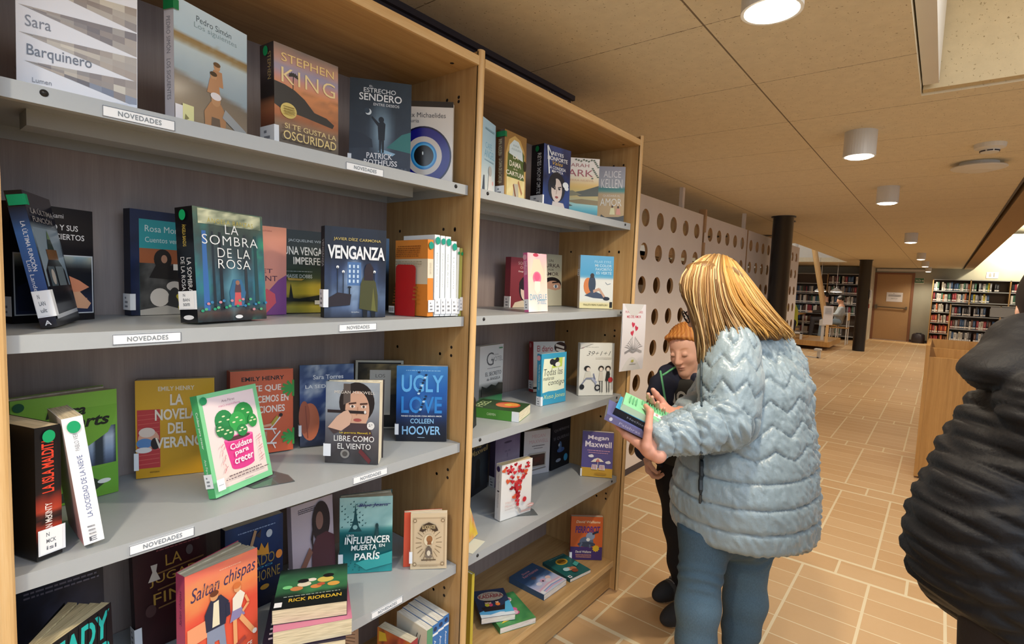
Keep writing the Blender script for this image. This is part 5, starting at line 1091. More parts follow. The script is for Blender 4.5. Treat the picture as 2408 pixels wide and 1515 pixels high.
# stack of three lying books
def a_rick(s):
    s.grid(lambda u, v: mx(stops(v, [(0, '#15191a'), (.3, '#17201e'), (.36, '#2f5a3c'), (.6, '#3c7a4e'), (.8, '#2f5a40'), (1, '#18241e')]), '#57b06c', max(0, fb(u*4, v*5, 3)-.5)*1.6*(.32 < v < .85)), 14, 18)
    for u, v, a, c in ((.38, .55, .10, '#e8d9c0'), (.68, .62, .12, '#d8c060'), (.55, .46, .08, '#d98a4c'), (.28, .45, .09, '#cf8550'), (.8, .48, .09, '#dba24c'), (.48, .64, .07, '#efe4d4'), (.62, .5, .06, '#c05c3c'), (.15, .5, .07, '#7fd18a')): s.ell(u, v, a, a*.62, c, 16, u*5)
    for u, v in ((.36, .63), (.72, .71)): s.ell(u, v, .08, .05, '#1d1718')
    s.txt('RICK RIORDAN', .2, .92, .13, .21, '#d8b43c', .02); s.lines(.1, .9, .24, .28, 1, '#9aa79c'); s.rect(.02, .02, .12, .13, '#eef0f2')
def sp_dark(s): s.rect(0, 0, 1, 1, '#2a2436'); s.rect(0, .05, 1, .25, '#e8e6ec'); s.txt('NACIDOS', .3, .7, .4, .8, '#8d86a0', up=1)
book((.660, .068, P4+.082, -34, 0, 0, .158, .165, .034), 'green and black paperback on top of the lying stack', a_rick, '#14181a', base='#17201e', hard=False, flat=True, page='#ead9b4')
book((.658, .062, P4+.041, -30, 0, 0, .165, .19, .040), 'pink-covered paperback in the middle of the lying stack', lambda s: s.grid(lambda u, v: mx('#d0809a', '#5a2a40', v*1.2-.1), 3, 6), '#3a2438', base='#c4748e', hard=False, flat=True, sart=sp_dark, page='#ead9b4')
book((.650, .075, P4, -33, 0, 0, .175, .215, .040), 'dark violet paperback with white strokes at the bottom of the lying stack', lambda s: (s.rect(0, 0, 1, 1, '#2a2436'), [s.line([(.06, .2+.08*k), (.22, .22+.08*k)], .03, '#dcd8e2') for k in range(8)]), '#2a2436', base='#2a2436', hard=False, flat=True, sart=sp_dark, page='#ead9b4')
# ---------- bottom shelf, near bookcase
P5 = .143
def b_comic(s): s.grid(lambda u, v: mx(mx('#a03a3c', '#d0842e', fb(u*4, v*4, 5)*1.5-.2), '#3a2426', max(0, vn(u*7, v*7, 8)-.55)*2), 12, 12); s.ell(.2, .6, .1, .07, '#d8b0a0'); s.txt('ABUELO', .1, .6, .45, .55, '#f0e8dc', .03); s.poly([(.05, .8), (.3, .86), (.25, .96), (.05, .95)], '#d8b838')
def sp_blue(s): s.rect(0, 0, 1, 1, '#3f78b8'); s.rect(0, .86, 1, .89, '#eef2f6'); s.ell(.5, .94, .3, .03, '#2b3f66'); s.txt('Amanda Black', .35, .65, .35, .8, '#e6eef6', .01, up=-1)
for i, (x, w_, c, sa, lb) in enumerate(((1.0085, .022, '#5f9a72', lambda s: (s.rect(0, 0, 1, 1, '#5f9a72'), s.rect(.2, .62, .8, .8, '#e8f0ea')), 'pale book with a green spine, first of the upright row on the bottom shelf'), (1.0330, .023, '#3f78b8', sp_blue, 'first blue-spined book on the bottom shelf'),
                                      (1.0590, .025, '#3f78b8', sp_blue, 'second blue-spined book on the bottom shelf'), (1.0850, .023, '#4a7ab4', sp_blue, 'blue-spined book squeezed against the side panel on the bottom shelf'))):
    book((x, .03+.004*i, P5, 0, 0, 0, w_, .242, .135), lb, None, c, facing='spine', sart=sa, back='#d9d2c0' if i == 0 else c, base='#e6e0d2', hard=False, page='#e9e6dc', bart=(lambda s: (s.rect(0, 0, 1, 1, '#d9d2c0'), s.line([(.5, .6), (.7, .9)], .02, '#4a463e'), s.line([(.7, .7), (.8, .9)], .015, '#4a463e'))) if i == 0 else None)
book((.972, .055, P5, 8, 0, 0, .03, .215, .13), 'thick colourful comic with a red and orange cover on the bottom shelf', None, '#a03a3c', back='#a03a3c', facing='spine', bart=b_comic, hard=False, page='#d9cfb6')
book((.874, .27, P5, 0, 2, 0, .13, .195, .02), 'tan sketch-covered book standing at the back of the bottom shelf', lambda s: (s.rect(0, 0, 1, 1, '#c99f7c'), [s.line([(.1, .5+.06*k), (.5, .8+.04*k), (.9, .6+.06*k)], .012, '#7d5a44') for k in range(5)]), '#b98c68', base='#c99f7c', hard=False)
# ---------- second shelf, farther bookcase
def a_sons(s): s.grid(lambda u, v: mx('#7c2c36', '#8f3a44', v), 3, 5); s.txt('SONSOLES', .3, .98, .86, .92, '#d9a9a4', .004); s.txt('ÓNEGA', .38, .9, .78, .84, '#d9a9a4', .004); s.txt('Después de todo', .32, .98, .70, .74, '#f0dcd6', .01); s.ell(.62, .38, .26, .26, '#2a1f24'); s.ell(.62, .34, .19, .2, '#e3c8b8'); s.ell(.56, .47, .2, .12, '#2a1f24', 18, .4); s.ell(.68, .21, .06, .018, '#a8323c'); s.ell(.56, .37, .04, .012, '#3a2f30'); s.ell(.72, .37, .04, .012, '#3a2f30'); s.poly([(.1, 0), (1, 0), (1, .12), (.5, .14), (.2, .1)], '#d3c4ac')
def a_dani(s): s.grid(lambda u, v: mx(stops(v, [(0, '#f6eef0'), (.3, '#f3d6cc'), (.7, '#f0b8a0'), (1, '#ec92b4')]), '#f6d8cc', vn(u*4, v*3)), 6, 10); s.ell(.42, .97, .14, .03, '#b8405a'); s.poly([(.14, .62), (.3, .9), (.62, .9), (.9, .6), (.7, .5), (.4, .46)], '#f2cdb6'); s.ell(.46, .58, .22, .11, '#e27898'); s.ell(.46, .6, .15, .07, '#d85a82'); s.poly([(.32, .52), (.62, .52), (.6, .36), (.44, .3), (.3, .38)], '#f6e2d4'); s.txt('DANIELLE', .08, .95, .2, .30, '#58a8c8', -.004); s.txt('STEEL', .45, .92, .13, .20, '#58a8c8', -.004)
def a_burka(s): s.grid(lambda u, v: mx('#c9c3a8', '#b8b49c', v), 3, 5); s.txt('UN', .4, .6, .85, .9, '#4a3a38'); s.txt('BURKA', .12, .9, .745, .82, '#4a3a38', .008); s.txt('POR', .38, .62, .68, .72, '#4a3a38'); s.txt('AMOR', .2, .84, .585, .655, '#4a3a38', .008); s.ell(.55, .42, .42, .14, '#201c1d'); s.ell(.6, .38, .36, .11, '#c89a80'); s.ell(.72, .38, .11, .035, '#efe8e0'); s.ell(.72, .38, .05, .035, '#55708a'); s.line([(.55, .45), (.9, .47)], .025, '#2a1f1e'); s.poly([(.1, 0), (1, 0), (1, .34), (.7, .3), (.3, .34), (.1, .3)], '#c9c2a8')
def a_pilar(s):
    s.grid(lambda u, v: stops(v, [(0, '#e3ddae'), (.12, '#e3d9a6'), (.14, '#dfe3df'), (.5, '#e4e6e2'), (.56, '#dfe2de'), (.60, '#4fa3cf'), (1, '#66b0dc')]), 5, 22)
    s.txt('PILAR EYRE', .42, .92, .865, .91, '#a9d6ee', .004); s.txt('MI COLOR', .44, .94, .79, .84, '#cfe8f4', .006); s.txt('FAVORITO', .46, .94, .72, .77, '#cfe8f4', .006); s.txt('ES VERTE', .48, .94, .65, .70, '#cfe8f4', .006)
    s.ell(.24, .42, .13, .16, '#d8824a'); s.ell(.36, .46, .11, .16, '#39485c'); s.ell(.36, .62, .06, .045, '#3c3230'); s.poly([(.14, .24), (.4, .2), (.9, .18), (.66, .27), (.4, .34)], '#44526a'); s.line([(.4, .32), (.58, .37), (.74, .22)], .055, '#c9a48e'); s.ell(.8, .19, .1, .035, '#2d3444'); s.line([(.76, .50), (.82, .46), (.92, .48)], .012, '#77889a'); s.txt('FINALISTA PREMIO PLANETA 2014', .12, .84, .05, .085, '#6d6a4a'); s.rect(.90, .02, .98, .13, '#24282c')
book((1.728, .302, P2, -3, .3, -.1, .15, .203, .029), 'maroon novel with a dark-haired woman behind the pink one', a_sons, '#82303c', tagp=(.0, .045, .002), base='#7c2c36', hard=False)
book((1.537, .076, P2, 1, 4.5, .1, .118, .208, .018), 'narrow pink novel with hands holding a cupcake', a_dani, '#d86aa0', dot='spine', dotc='#e8b0c4', tagp=(.008, .045, .0), sart=vspine('DANIELLE STEEL', '#f6dce8', .62, .86, .2, .8, .01), base='#f3d6cc', hard=False)
book((1.985, .336, P2, -6.5, 2.3, .1, .15, .233, .026), 'cream novel with veiled eyes half hidden behind the pink one', a_burka, '#b8b49c', base='#c9c3a8', hard=False)
book((2.036, .13, P2, -35.4, 2.8, 0, .158, .23, .022), 'sky blue beach novel with a seated couple', a_pilar, '#d9c9b8', tagp=(.14, .17, .0), base='#66b0dc', hard=False)
# ---------- third shelf, farther bookcase
def a_hotel(s): s.grid(lambda u, v: stops(v, [(0, '#2f7a4a'), (.12, '#2d6a42'), (.15, '#1d201e'), (.3, '#3a3c38'), (.36, '#c8c8c6'), (1, '#cfcfd0')]), 5, 18); s.txt('G', .28, .58, .66, .88, '#5d5d60', -.004); s.txt('HOTEL', .5, .98, .72, .80, '#88888a'); s.txt('RAN', .6, .78, .82, .85, '#88888a'); s.lines(.3, .9, .6, .63, 1, '#9a9a9c'); s.txt('EL SECRETO', .24, .92, .49, .555, '#77777a'); s.txt('de ÁNGELA', .3, .88, .41, .47, '#77777a'); s.poly([(.1, .16), (1, .14), (1, .33), (.8, .35), (.7, .3), (.5, .34), (.3, .29), (.1, .34)], '#23241f'); s.rect(.8, .93, .95, .95, '#3f8a5a')
def a_diario(s): s.rect(0, 0, 1, 1, '#e2e0dc'); s.rect(.0, .06, 1, .10, '#1f1d1e'); s.txt('El diario', .12, .62, .80, .92, '#b43a3c', .008); s.txt('rojo de', .12, .6, .66, .77, '#b43a3c', .008); s.txt('Carlota', .12, .6, .52, .63, '#b43a3c', .008); s.lines(.1, .5, .46, .48, 1, '#999'); s.ell(.86, .88, .2, .11, '#3a2520', 20, -.3); s.line([(.7, .93), (.98, .87)], .05, '#e8ddd0'); s.line([(.72, .84), (1.0, .79)], .05, '#e8ddd0')
def a_todas(s):
    s.rect(0, 0, 1, 1, '#3a9cc0'); s.poly([(.06, .24), (.3, .26), (.6, .25), (.93, .27), (.92, .6), (.93, .90), (.6, .89), (.1, .90), (.05, .6)], '#e6ebcf'); s.poly([(.4, .7), (.82, .72), (.84, .90), (.5, .9)], '#c3d65e')
    for u, v, a in ((.42, .83, .1), (.55, .80, .12), (.62, .86, .08)): s.ell(u, v, a, a*.6, '#2a2a2e', 12, u*9)
    s.ell(.64, .77, .1, .045, '#e8e8dc'); s.txt('Todas las', .1, .84, .57, .70, '#26282c', -.012, .15); s.txt('mañanas', .08, .5, .48, .55, '#26282c', -.012, .2); s.txt('contigo', .28, .92, .345, .47, '#26282c', -.012, .2); s.txt('Xuso Jones', .08, .95, .09, .20, '#cfe6a8', .0, .15)
def a_treinta(s):
    s.rect(0, 0, 1, 1, '#e6e5dc'); s.txt('SILVIA SALGADO', .18, .54, .91, .93, '#8a8a86'); s.txt('39+1+1', .2, .90, .76, .845, '#4a4a48', -.012, .35); s.lines(.45, .92, .69, .73, 2, '#c4c0b6')
    s.ell(.22, .52, .09, .05, '#2a2a2a'); s.ell(.25, .50, .055, .04, '#e6d8cc'); s.poly([(.12, .3), (.36, .34), (.32, .45), (.18, .46)], '#d8d6ca'); s.line([(.05, .2), (.2, .33), (.42, .33), (.48, .2)], .03, '#8a90a4'); s.ell(.53, .15, .085, .06, '#2c2e34'); s.ell(.53, .15, .05, .034, '#c9c9c6'); s.ell(.08, .17, .07, .05, '#2c2e34'); s.line([(.4, .42), (.46, .3)], .03, '#7f87a6'); s.line([(.36, .33), (.5, .24)], .05, '#a9b0c8')
    for u, c in ((.62, '#d8d2c6'), (.82, '#33332f')): s.ell(u, .52, .08, .05, '#3a3632'); s.ell(u, .5, .05, .036, '#e8dccf'); s.poly([(u-.07, .28), (u+.07, .28), (u+.05, .46), (u-.04, .46)], c); s.line([(u-.03, .28), (u-.01, .06)], .02, '#3a3a38'); s.line([(u+.04, .28), (u+.05, .06)], .02, '#3a3a38')
    s.ell(.9, .30, .07, .05, '#c03a40'); s.line([(.86, .33), (.88, .42)], .012, '#3a3a38'); s.poly([(0, .9), (.4, 1), (0, 1)], '#d0cfc8')
def a_eel(s): s.grid(lambda u, v: mx('#2a3f26', '#3d5e34', fb(u*4, v*4)), 6, 8); s.txt('FEEL', .1, .8, .74, .92, '#c4d69a', .006, .15); s.ell(.6, .36, .3, .24, '#d8583c', 16); s.ell(.52, .42, .2, .16, '#e88a5a', 12); s.ell(.66, .30, .18, .14, '#e8a048', 12); s.ell(.6, .36, .09, .07, '#e8c858', 12)
book((1.539, .29, P3, 4.2, .2, 0, .15, .232, .022), 'pale grey novel with a park photograph along its foot beside the middle post', a_hotel, '#c8c8c6', base='#cfcfd0', hard=False, gloss=True)
book((1.909, .272, P3, -24.8, 4.4, -.1, .158, .219, .04), 'white book with red lettering and a red spine behind the turquoise one', a_diario, '#b03038', dot='spine', dotc='#c98a90', tagp=(.012, .05, .0), base='#e2e0dc', hard=False)
book((1.736, .129, P3, -6.7, 1.6, 0, .15, .203, .022), 'turquoise book with hand-lettered cream panel', a_todas, '#2f8cb4', dot='spine', dotc='#d89aa4', tagp=(.0, .036, .008), sart=vspine('Todas las mañanas contigo', '#e2efd8', .3, .8, .3, .7), base='#3a9cc0', hard=False)
book((2.004, .091, P3, -36, 2, 0, .161, .228, .022), 'white book with ink sketches of women and a scooter', a_treinta, '#d8d6cc', dot='front', dotc='#cf9aa0', base='#e6e5dc', hard=False)
book((1.445, .163, P3, 20.9, 0, 0, .14, .19, .035), 'green book with an orange flower lying flat, its pages towards the aisle', a_eel, '#4c8a34', base='#34532e', hard=False, flat=True, sart=lambda s: (s.rect(0, 0, 1, 1, '#4c8a34'), s.txt('CARMEN', .35, .6, .45, .62, '#d9e6b8', up=-1), s.rect(0, .0, 1, .14, '#e9ecee')), page='#efe6c8')
mb = MB(); pl = [(-.05, 0), (.05, 0)]+[(.05*math.cos(t), .075+.03*math.sin(t)) for t in [PI*i/10 for i in range(11)]]
mb.prism(pl, 'y', 0, .0016); mb.box((-.05, .0016, 0), (.05, .085, .001))
o = tag(mb.build('bookend', M['black']), 'black metal bookend peeking past the middle post beside the flat green book', 'bookend'); o.location = (1.236, .10, P3+.0016); o.rotation_euler = (R(-3), 0, R(28))
# ---------- fourth shelf, farther bookcase
def a_dmeg(s): s.grid(lambda u, v: mx('#17131c', '#2f4450', max(0, 1-math.hypot((u-.6)*1.6, (v-.45)*1.6))*.9), 8, 12); s.txt('Megan', .2, .84, .80, .90, '#b9a26a', .012); s.txt('Maxwell', .1, .96, .70, .80, '#b9a26a', .012); s.ell(.45, .52, .12, .1, '#0c0b0f'); s.poly([(.3, .1), (.6, .1), (.55, .45), (.36, .45)], '#0c0b0f')
def a_purp(s): s.grid(lambda u, v: mx(stops(v, [(0, '#3a2f44'), (.5, '#8d84a0'), (.7, '#6f6286'), (1, '#4d4066')]), '#a79cb8', fb(u*4, v*5, 2)*.5), 8, 14); s.ell(.5, .78, .16, .02, '#463a5a'); s.txt('DE MÍ', .38, .6, .60, .64, '#4d4462'); s.line([(.48, .58), (.48, .5)], .014, '#4d4462')
def a_hearts(s):
    s.rect(0, 0, 1, 1, '#eceae6'); rg_ = random.Random(3)
    for k in range(58):
        t_ = rg_.random(); v = .36+.60*t_; wd = .06+.40*t_; u = .47+.10*(1-t_)*0+rg_.uniform(-wd, wd); c = rg_.choice(['#c9303a', '#d9444a', '#b8262e', '#d8603c', '#a81e2a', '#e06a5a'])
        if .03 < u < .97: heart(s, u, v, rg_.uniform(.045, .08), c, rg_.uniform(-.7, .7))
    for u, v in ((.5, .34), (.46, .31), (.53, .29), (.5, .25), (.52, .22)): heart(s, u, v, .05, '#c9303a', u)
    s.txt('Megan', .1, .38, .285, .335, '#dcb8b4', -.008, .2); s.txt('Maxwell', .1, .4, .225, .275, '#dcb8b4', -.008, .2); s.lines(.1, .5, .18, .205, 1, '#c9bab6'); s.ell(.72, .29, .065, .048, '#c9303a'); s.line([(.5, .19), (.6, .08), (.95, .07)], .035, '#c8aaa4'); s.line([(.54, .15), (.6, .07)], .06, '#a9a6a8'); s.ell(.93, .15, .11, .035, '#d8a29c'); s.rect(.82, .14, 1, .155, '#eceae6')
def a_mwhite(s): s.rect(0, 0, 1, 1, '#d2cfd2'); s.txt('MEGAN', .3, .8, .83, .91, '#c9a0a8', -.006); s.txt('MAXWELL', .2, .92, .71, .79, '#c9a0a8', -.006); s.lines(.3, .78, .63, .67, 1, '#77727a'); s.lines(.36, .7, .58, .61, 1, '#77727a'); s.rect(.18, .17, .84, .49, '#b5ada4'); s.rect(.22, .2, .8, .46, '#3a2c28'); s.grid(lambda u, v: mx('#6a3f34', '#2a201f', fb(u*4, v*4)), 6, 5, .24, .22, .78, .44); s.ell(.5, .34, .14, .05, '#5a2f26'); s.line([(.4, .32), (.38, .24)], .025, '#4a2a22'); s.line([(.6, .32), (.62, .24)], .025, '#4a2a22'); s.line([(.15, .1), (.85, .14)], .025, '#8a8078')
def a_quiere(s): s.grid(lambda u, v: mx('#12131a', '#1c2130', v), 4, 6); s.txt('QUIÉREME', .12, .94, .75, .82, '#7d7f8c', -.008); s.txt('SI QUIERAS', .1, .94, .58, .65, '#7d7f8c', -.008)
def a_quiere2(s): a_quiere(s); s.ell(.5, .36, .2, .05, '#3d5c94', 14, .5); s.ell(.46, .44, .08, .1, '#54709c', 12, -.4); s.ell(.4, .47, .05, .03, '#a9bacb'); s.ell(.38, .16, .14, .035, '#8a93a4'); s.ell(.78, .17, .11, .075, '#3f9ac4')
def a_umb(s):
    s.rect(0, 0, 1, 1, '#5d5494'); s.grid(lambda u, v: mx('#5b549a', '#564d86', v), 3, 4); s.rect(0, 0, 1, .20, '#cfa23a'); s.txt('Megan', .18, .84, .80, .92, '#eee6f0', .016); s.txt('Maxwell', .1, .94, .66, .79, '#eee6f0', .016); s.lines(.16, .92, .57, .60, 1, '#e2a8c0'); s.lines(.2, .84, .525, .55, 1, '#e2a8c0')
    for u, v in ((.3, .46), (.85, .34)): s.ell(u, v, .09, .03, '#e9e6ee'); s.ell(u+.02, v+.015, .05, .025, '#e9e6ee')
    s.poly([(.3, .33), (.72, .35), (.62, .41), (.52, .43), (.4, .40)], '#efe6d8'); s.poly([(.46, .34), (.58, .345), (.53, .43)], '#c83a44'); s.line([(.53, .42), (.52, .22)], .014, '#efe6d8')
    for u in (.42, .66): s.poly([(u-.1, .17), (u+.1, .17), (u+.08, .28), (u-.08, .28)], '#e9e0e6'); [s.line([(u-.06+.05*k, .18), (u-.05+.045*k, .27)], .018, '#a03a58') for k in range(3)]
    s.ell(.62, .08, .2, .022, '#b98a2a')
book((1.546, .346, P4, 12.3, .2, 0, .152, .23, .025), 'black novel with gold lettering in the shade beside the middle post', a_dmeg, '#17131c', base='#17131c', hard=False)
book((1.708, .329, P4, -3.6, .3, 0, .152, .23, .03), 'mauve cloudy novel standing behind the heart-covered one', a_purp, '#4a3e58', tagp=(.0, .045, .0), base='#6f6286', hard=False)
book((1.487, .104, P4, -9.1, .5, -.5, .15, .203, .03), 'white novel with a stream of red hearts', a_hearts, '#dcd9d8', dot='spine', dotc='#3a2a5c', sart=lambda s: (s.rect(0, 0, 1, 1, '#dedbda'), s.txt('Megan Maxwell', .35, .65, .56, .84, '#a9a2a6', up=-1), s.ell(.5, .52, .2, .015, '#4a4046'), s.txt('Adivina quién soy', .35, .65, .22, .48, '#a9a2a6', up=-1)), base='#eceae6', hard=False, page='#dcc79c')
book((1.881, .303, P4, -19, .2, -.1, .141, .2, .025), 'greyish white book with a framed brown picture on its cover', a_mwhite, '#1d1a1c', base='#d2cfd2', hard=False)
book((2.036, .278, P4, -.5, .5, 0, .15, .23, .025), 'black book with a blue feather shape in the back corner', a_quiere2, '#12131a', base='#12131a', hard=False)
book((2.043, .089, P4, -58.5, 3.3, .1, .137, .201, .024), 'violet novel with a red and white beach umbrella', a_umb, '#3a3468', tagp=(.0, .035, .004), base='#5d5494', hard=False)
book((1.225, .085, P4, 18, 20, 0, .125, .165, .018), 'yellow patterned book leaning just past the middle post', lambda s: s.grid(lambda u, v: mx(mx('#d8b83a', '#b8503a', vn(u*6, v*6, 2)*1.4-.3), '#e6e0d4', vn(u*9, v*9, 4)-.4), 10, 12), '#d8b83a', base='#d8b83a', hard=False)
mb = MB(); mb.box((0, 0, 0), (.09, .055, .0008), srgb('#d6d8c8')); o = tag(mb.build('loose_card', M['paper']), 'small blank card lying on the fourth shelf by the middle post', 'card'); o.location = (1.185, .035, P4+.0006); o.rotation_euler = (0, 0, R(16))
# ---------- bottom board, farther bookcase
def a_kad(v2):
    def f(s):
        if v2: s.grid(lambda u, v: mx('#2f7a4a', '#6cae62', fb(u*5, v*5, 3)*1.4-.2), 10, 12); s.ell(.5, .78, .3, .13, '#e9ece6'); s.ell(.3, .74, .16, .1, '#e9ece6'); s.txt('KADABRA', .22, .8, .72, .83, '#a83a5c', .02); [s.ell(.5+.14*math.cos(k), .42+.16*math.sin(k*1.7), .1, .07, ('#d86a9c', '#e89ab8', '#c84a84', '#e8c0d0')[k % 4], 10, k) for k in range(9)]; s.poly([(.1, .1), (.4, .14), (.3, .24)], '#d8c03a')
        else:
            s.grid(lambda u, v: mx('#27304a', '#33405e', v), 3, 4); s.ell(.5, .74, .4, .17, '#c9b8a0'); s.txt('ANNA', .3, .62, .82, .87, '#a8454a', .01); s.txt('KADABRA', .14, .88, .68, .81, '#a8454a', .025); s.poly([(0, .08), (1, .10), (1, .3), (.8, .24), (.6, .3), (.4, .22), (.2, .26), (0, .2)], '#5aa6d8'); s.poly([(0, 0), (1, 0), (1, .1), (.6, .14), (.3, .08), (0, .12)], '#dfe8ee'); s.poly([(.16, .2), (.76, .2), (.86, .4), (.66, .34), (.1, .36)], '#2a2226')
            for u, c in ((.4, '#d84a6a'), (.62, '#e8803a'), (.3, '#d8c838')): s.ell(u, .42, .07, .06, c); s.ell(u, .5, .05, .045, '#e8c0a4'); s.ell(u, .54, .06, .03, '#3a2620')
            s.poly([(.72, .1), (1, .1), (1, .5), (.86, .46)], '#58b0d8')
    return f
def a_blue(s): s.grid(lambda u, v: stops(v+.05*math.sin(u*9), [(0, '#c9d6e6'), (.15, '#e2d0dc'), (.4, '#a9b8e0'), (.48, '#39547c'), (1, '#34506e')]), 12, 16); s.txt('Siete', .3, .6, .80, .87, '#c98a94', .01, .2); s.txt('hermanas', .22, .84, .70, .79, '#c98a94', .01, .2); [s.ell(u, v, .09, .06, c, 14) for u, v, c in ((.3, .33, '#e0dce6'), (.5, .36, '#d8a8c0'), (.72, .36, '#e8c4bc'), (.62, .28, '#e0dce6'))]; s.ell(.48, .34, .03, .025, '#2a2630'); s.ell(.4, .56, .08, .06, '#5a4c58'); [s.line([(.05, .03+.04*k), (.5, .08+.04*k), (.95, .05+.04*k)], .025, ('#e8b0c4', '#8fa8dc', '#f0e6e8')[k % 3]) for k in range(4)]; s.rect(0, 0, .12, .1, '#eef0f2')
def a_green(s): s.grid(lambda u, v: mx('#17484c', '#2a7a72', fb(u*4, v*4, 6)), 8, 10); s.ell(.55, .72, .24, .14, '#c9a23a'); s.ell(.55, .72, .18, .1, '#8a6420'); s.lines(.4, .7, .68, .76, 2, '#3c2c14'); [s.ell(u, v, .12, .08, c, 14, u*4) for u, v, c in ((.4, .34, '#d8a284'), (.55, .30, '#c07a54'), (.3, .36, '#b8dce0'), (.5, .2, '#8a4a30'))]; s.lines(.2, .9, .90, .94, 1, '#7fb0a8'); s.poly([(.7, .3), (.95, .38), (.9, .5), (.7, .44)], '#4ab0a4'); s.rect(0, 0, .12, .1, '#eef0f2'); s.ell(.06, .05, .03, .03, '#222')
def a_perro(s):
    s.rect(0, 0, 1, 1, '#d0622c'); s.rect(0, 0, 1, .30, '#43306a'); s.txt('David Walliams', .16, .92, .85, .91, '#efdcb8', .012, .2); s.txt('PERROBOT', .14, .92, .62, .78, '#5a2f7c', .035, .1); s.ell(.5, .42, .22, .12, '#5a6a84', 16); s.ell(.62, .55, .14, .09, '#8a9ab4', 14, .4); s.ell(.5, .36, .28, .06, '#3a4458'); s.line([(.68, .6), (.86, .66)], .05, '#2c3444'); s.ell(.55, .47, .06, .04, '#e6e4e0'); s.line([(.36, .4), (.3, .3)], .05, '#5a6a84'); s.line([(.6, .36), (.62, .28)], .05, '#5a6a84')
    s.poly([(.80+.12*(1 if k % 2 else .75)*math.cos(2*PI*k/20), .27+.085*(1 if k % 2 else .75)*math.sin(2*PI*k/20)) for k in range(20)], '#d8b02c'); s.txt('David Walliams', .16, .66, .165, .215, '#efe6dc', .01, .2); s.lines(.16, .66, .06, .14, 4, '#e0a080')
book((1.500, .137, P5, -23, 0, 0, .148, .180, .022), 'green children\'s book lying under the dark blue one', a_kad(1), '#2f7a4a', base='#2f7a4a', hard=False, flat=True, page='#efe9e2')
book((1.465, .178, P5+.0235, -34.7, 0, 0, .127, .168, .022), 'dark blue children\'s book with a rowing boat, lying on the green one', a_kad(0), '#27304a', base='#27304a', hard=False, flat=True, page='#efe9e2')
book((1.744, .172, P5, -1.5, 0, 0, .155, .182, .024), 'blue and pink children\'s book with fluffy shapes lying flat on the bottom board', a_blue, '#34506e', base='#34506e', hard=False, flat=True, page='#efe9e2')
book((1.922, .146, P5, -10.8, 0, 0, .13, .168, .014), 'dark teal children\'s book lying flat near the end of the bottom board', a_green, '#17484c', base='#17484c', hard=False, flat=True, page='#efe9e2')
book((2.045, .122, P5, -49.7, 3.9, 0, .145, .197, .022), 'orange and purple children\'s book standing upright on the bottom board', a_perro, '#c8402c', tagp=(.004, .035, .008), base='#d0622c', hard=False)
book((1.222, .062, P5, -4, 0, 0, .012, .305, .2), 'thin tall yellow picture book standing edge-on past the middle post', None, '#c9b440', facing='spine', back='#c9b440', base='#c9b440', page='#efece2')
# clear acrylic stands under two leaning books
def stand(x, y, z, yaw, label):
    t = empty('book_stand', (x, y, z+.0006), R(yaw), label, 'book stand', 'clear book stands')
    mb = MB(); mb.prism([(-.045, -.002), (.03, -.045), (.05, -.002), (.05, .06), (-.045, .06)], 'z', 0, .0012); mb.build('foot_plate', M['acrylic'], t)
    mb = MB(); mb.box((-.04, .058, .0), (.04, .060, .10)); mb.build('back_plate', M['acrylic'], t)
stand(.585, .125, P3, 14, 'clear plastic stand under the green-bordered plant book'); stand(1.53, .10, P4, -9, 'clear plastic stand under the heart-covered book')

# ================================================================== PEOPLE
def P(x, y, d):
    """world point seen at photograph pixel (x, y), d metres along the viewing axis"""
    return CAMP+d*(CF+CR*(x-1204)/FPX-CU*(y-757.5)/FPX)
def unit(v): v = np.asarray(v, float); return v/np.linalg.norm(v)
def rc(p, a, b, ra, rb):
    """rounded cone between two points"""
    a, b = np.asarray(a, float), np.asarray(b, float); ab = b-a; t = np.clip(((p-a)@ab)/max(ab@ab, 1e-9), 0, 1)
    return np.linalg.norm(p-a-t[:, None]*ab, axis=1)-(ra+(rb-ra)*t)
def ellip(p, c, ax, r):
    q = np.stack([(p-c)@ax[0]/r[0], (p-c)@ax[1]/r[1], (p-c)@ax[2]/r[2]], 1)
    k = np.linalg.norm(q, axis=1); k2 = np.linalg.norm(q/np.asarray(r), axis=1)
    return k*(k-1)/np.maximum(k2, 1e-6)
def smin(a, b, k):
    h = np.maximum(k-np.abs(a-b), 0)/k
    return np.minimum(a, b)-h*h*k*.25
def smax(a, b, k): return -smin(-a, -b, k)
def chain(p, pts, k=.02):
    d = None
    for (a, ra), (b, rb) in zip(pts[:-1], pts[1:]):
        e = rc(p, a, b, ra, rb); d = e if d is None else smin(d, e, k)
    return d
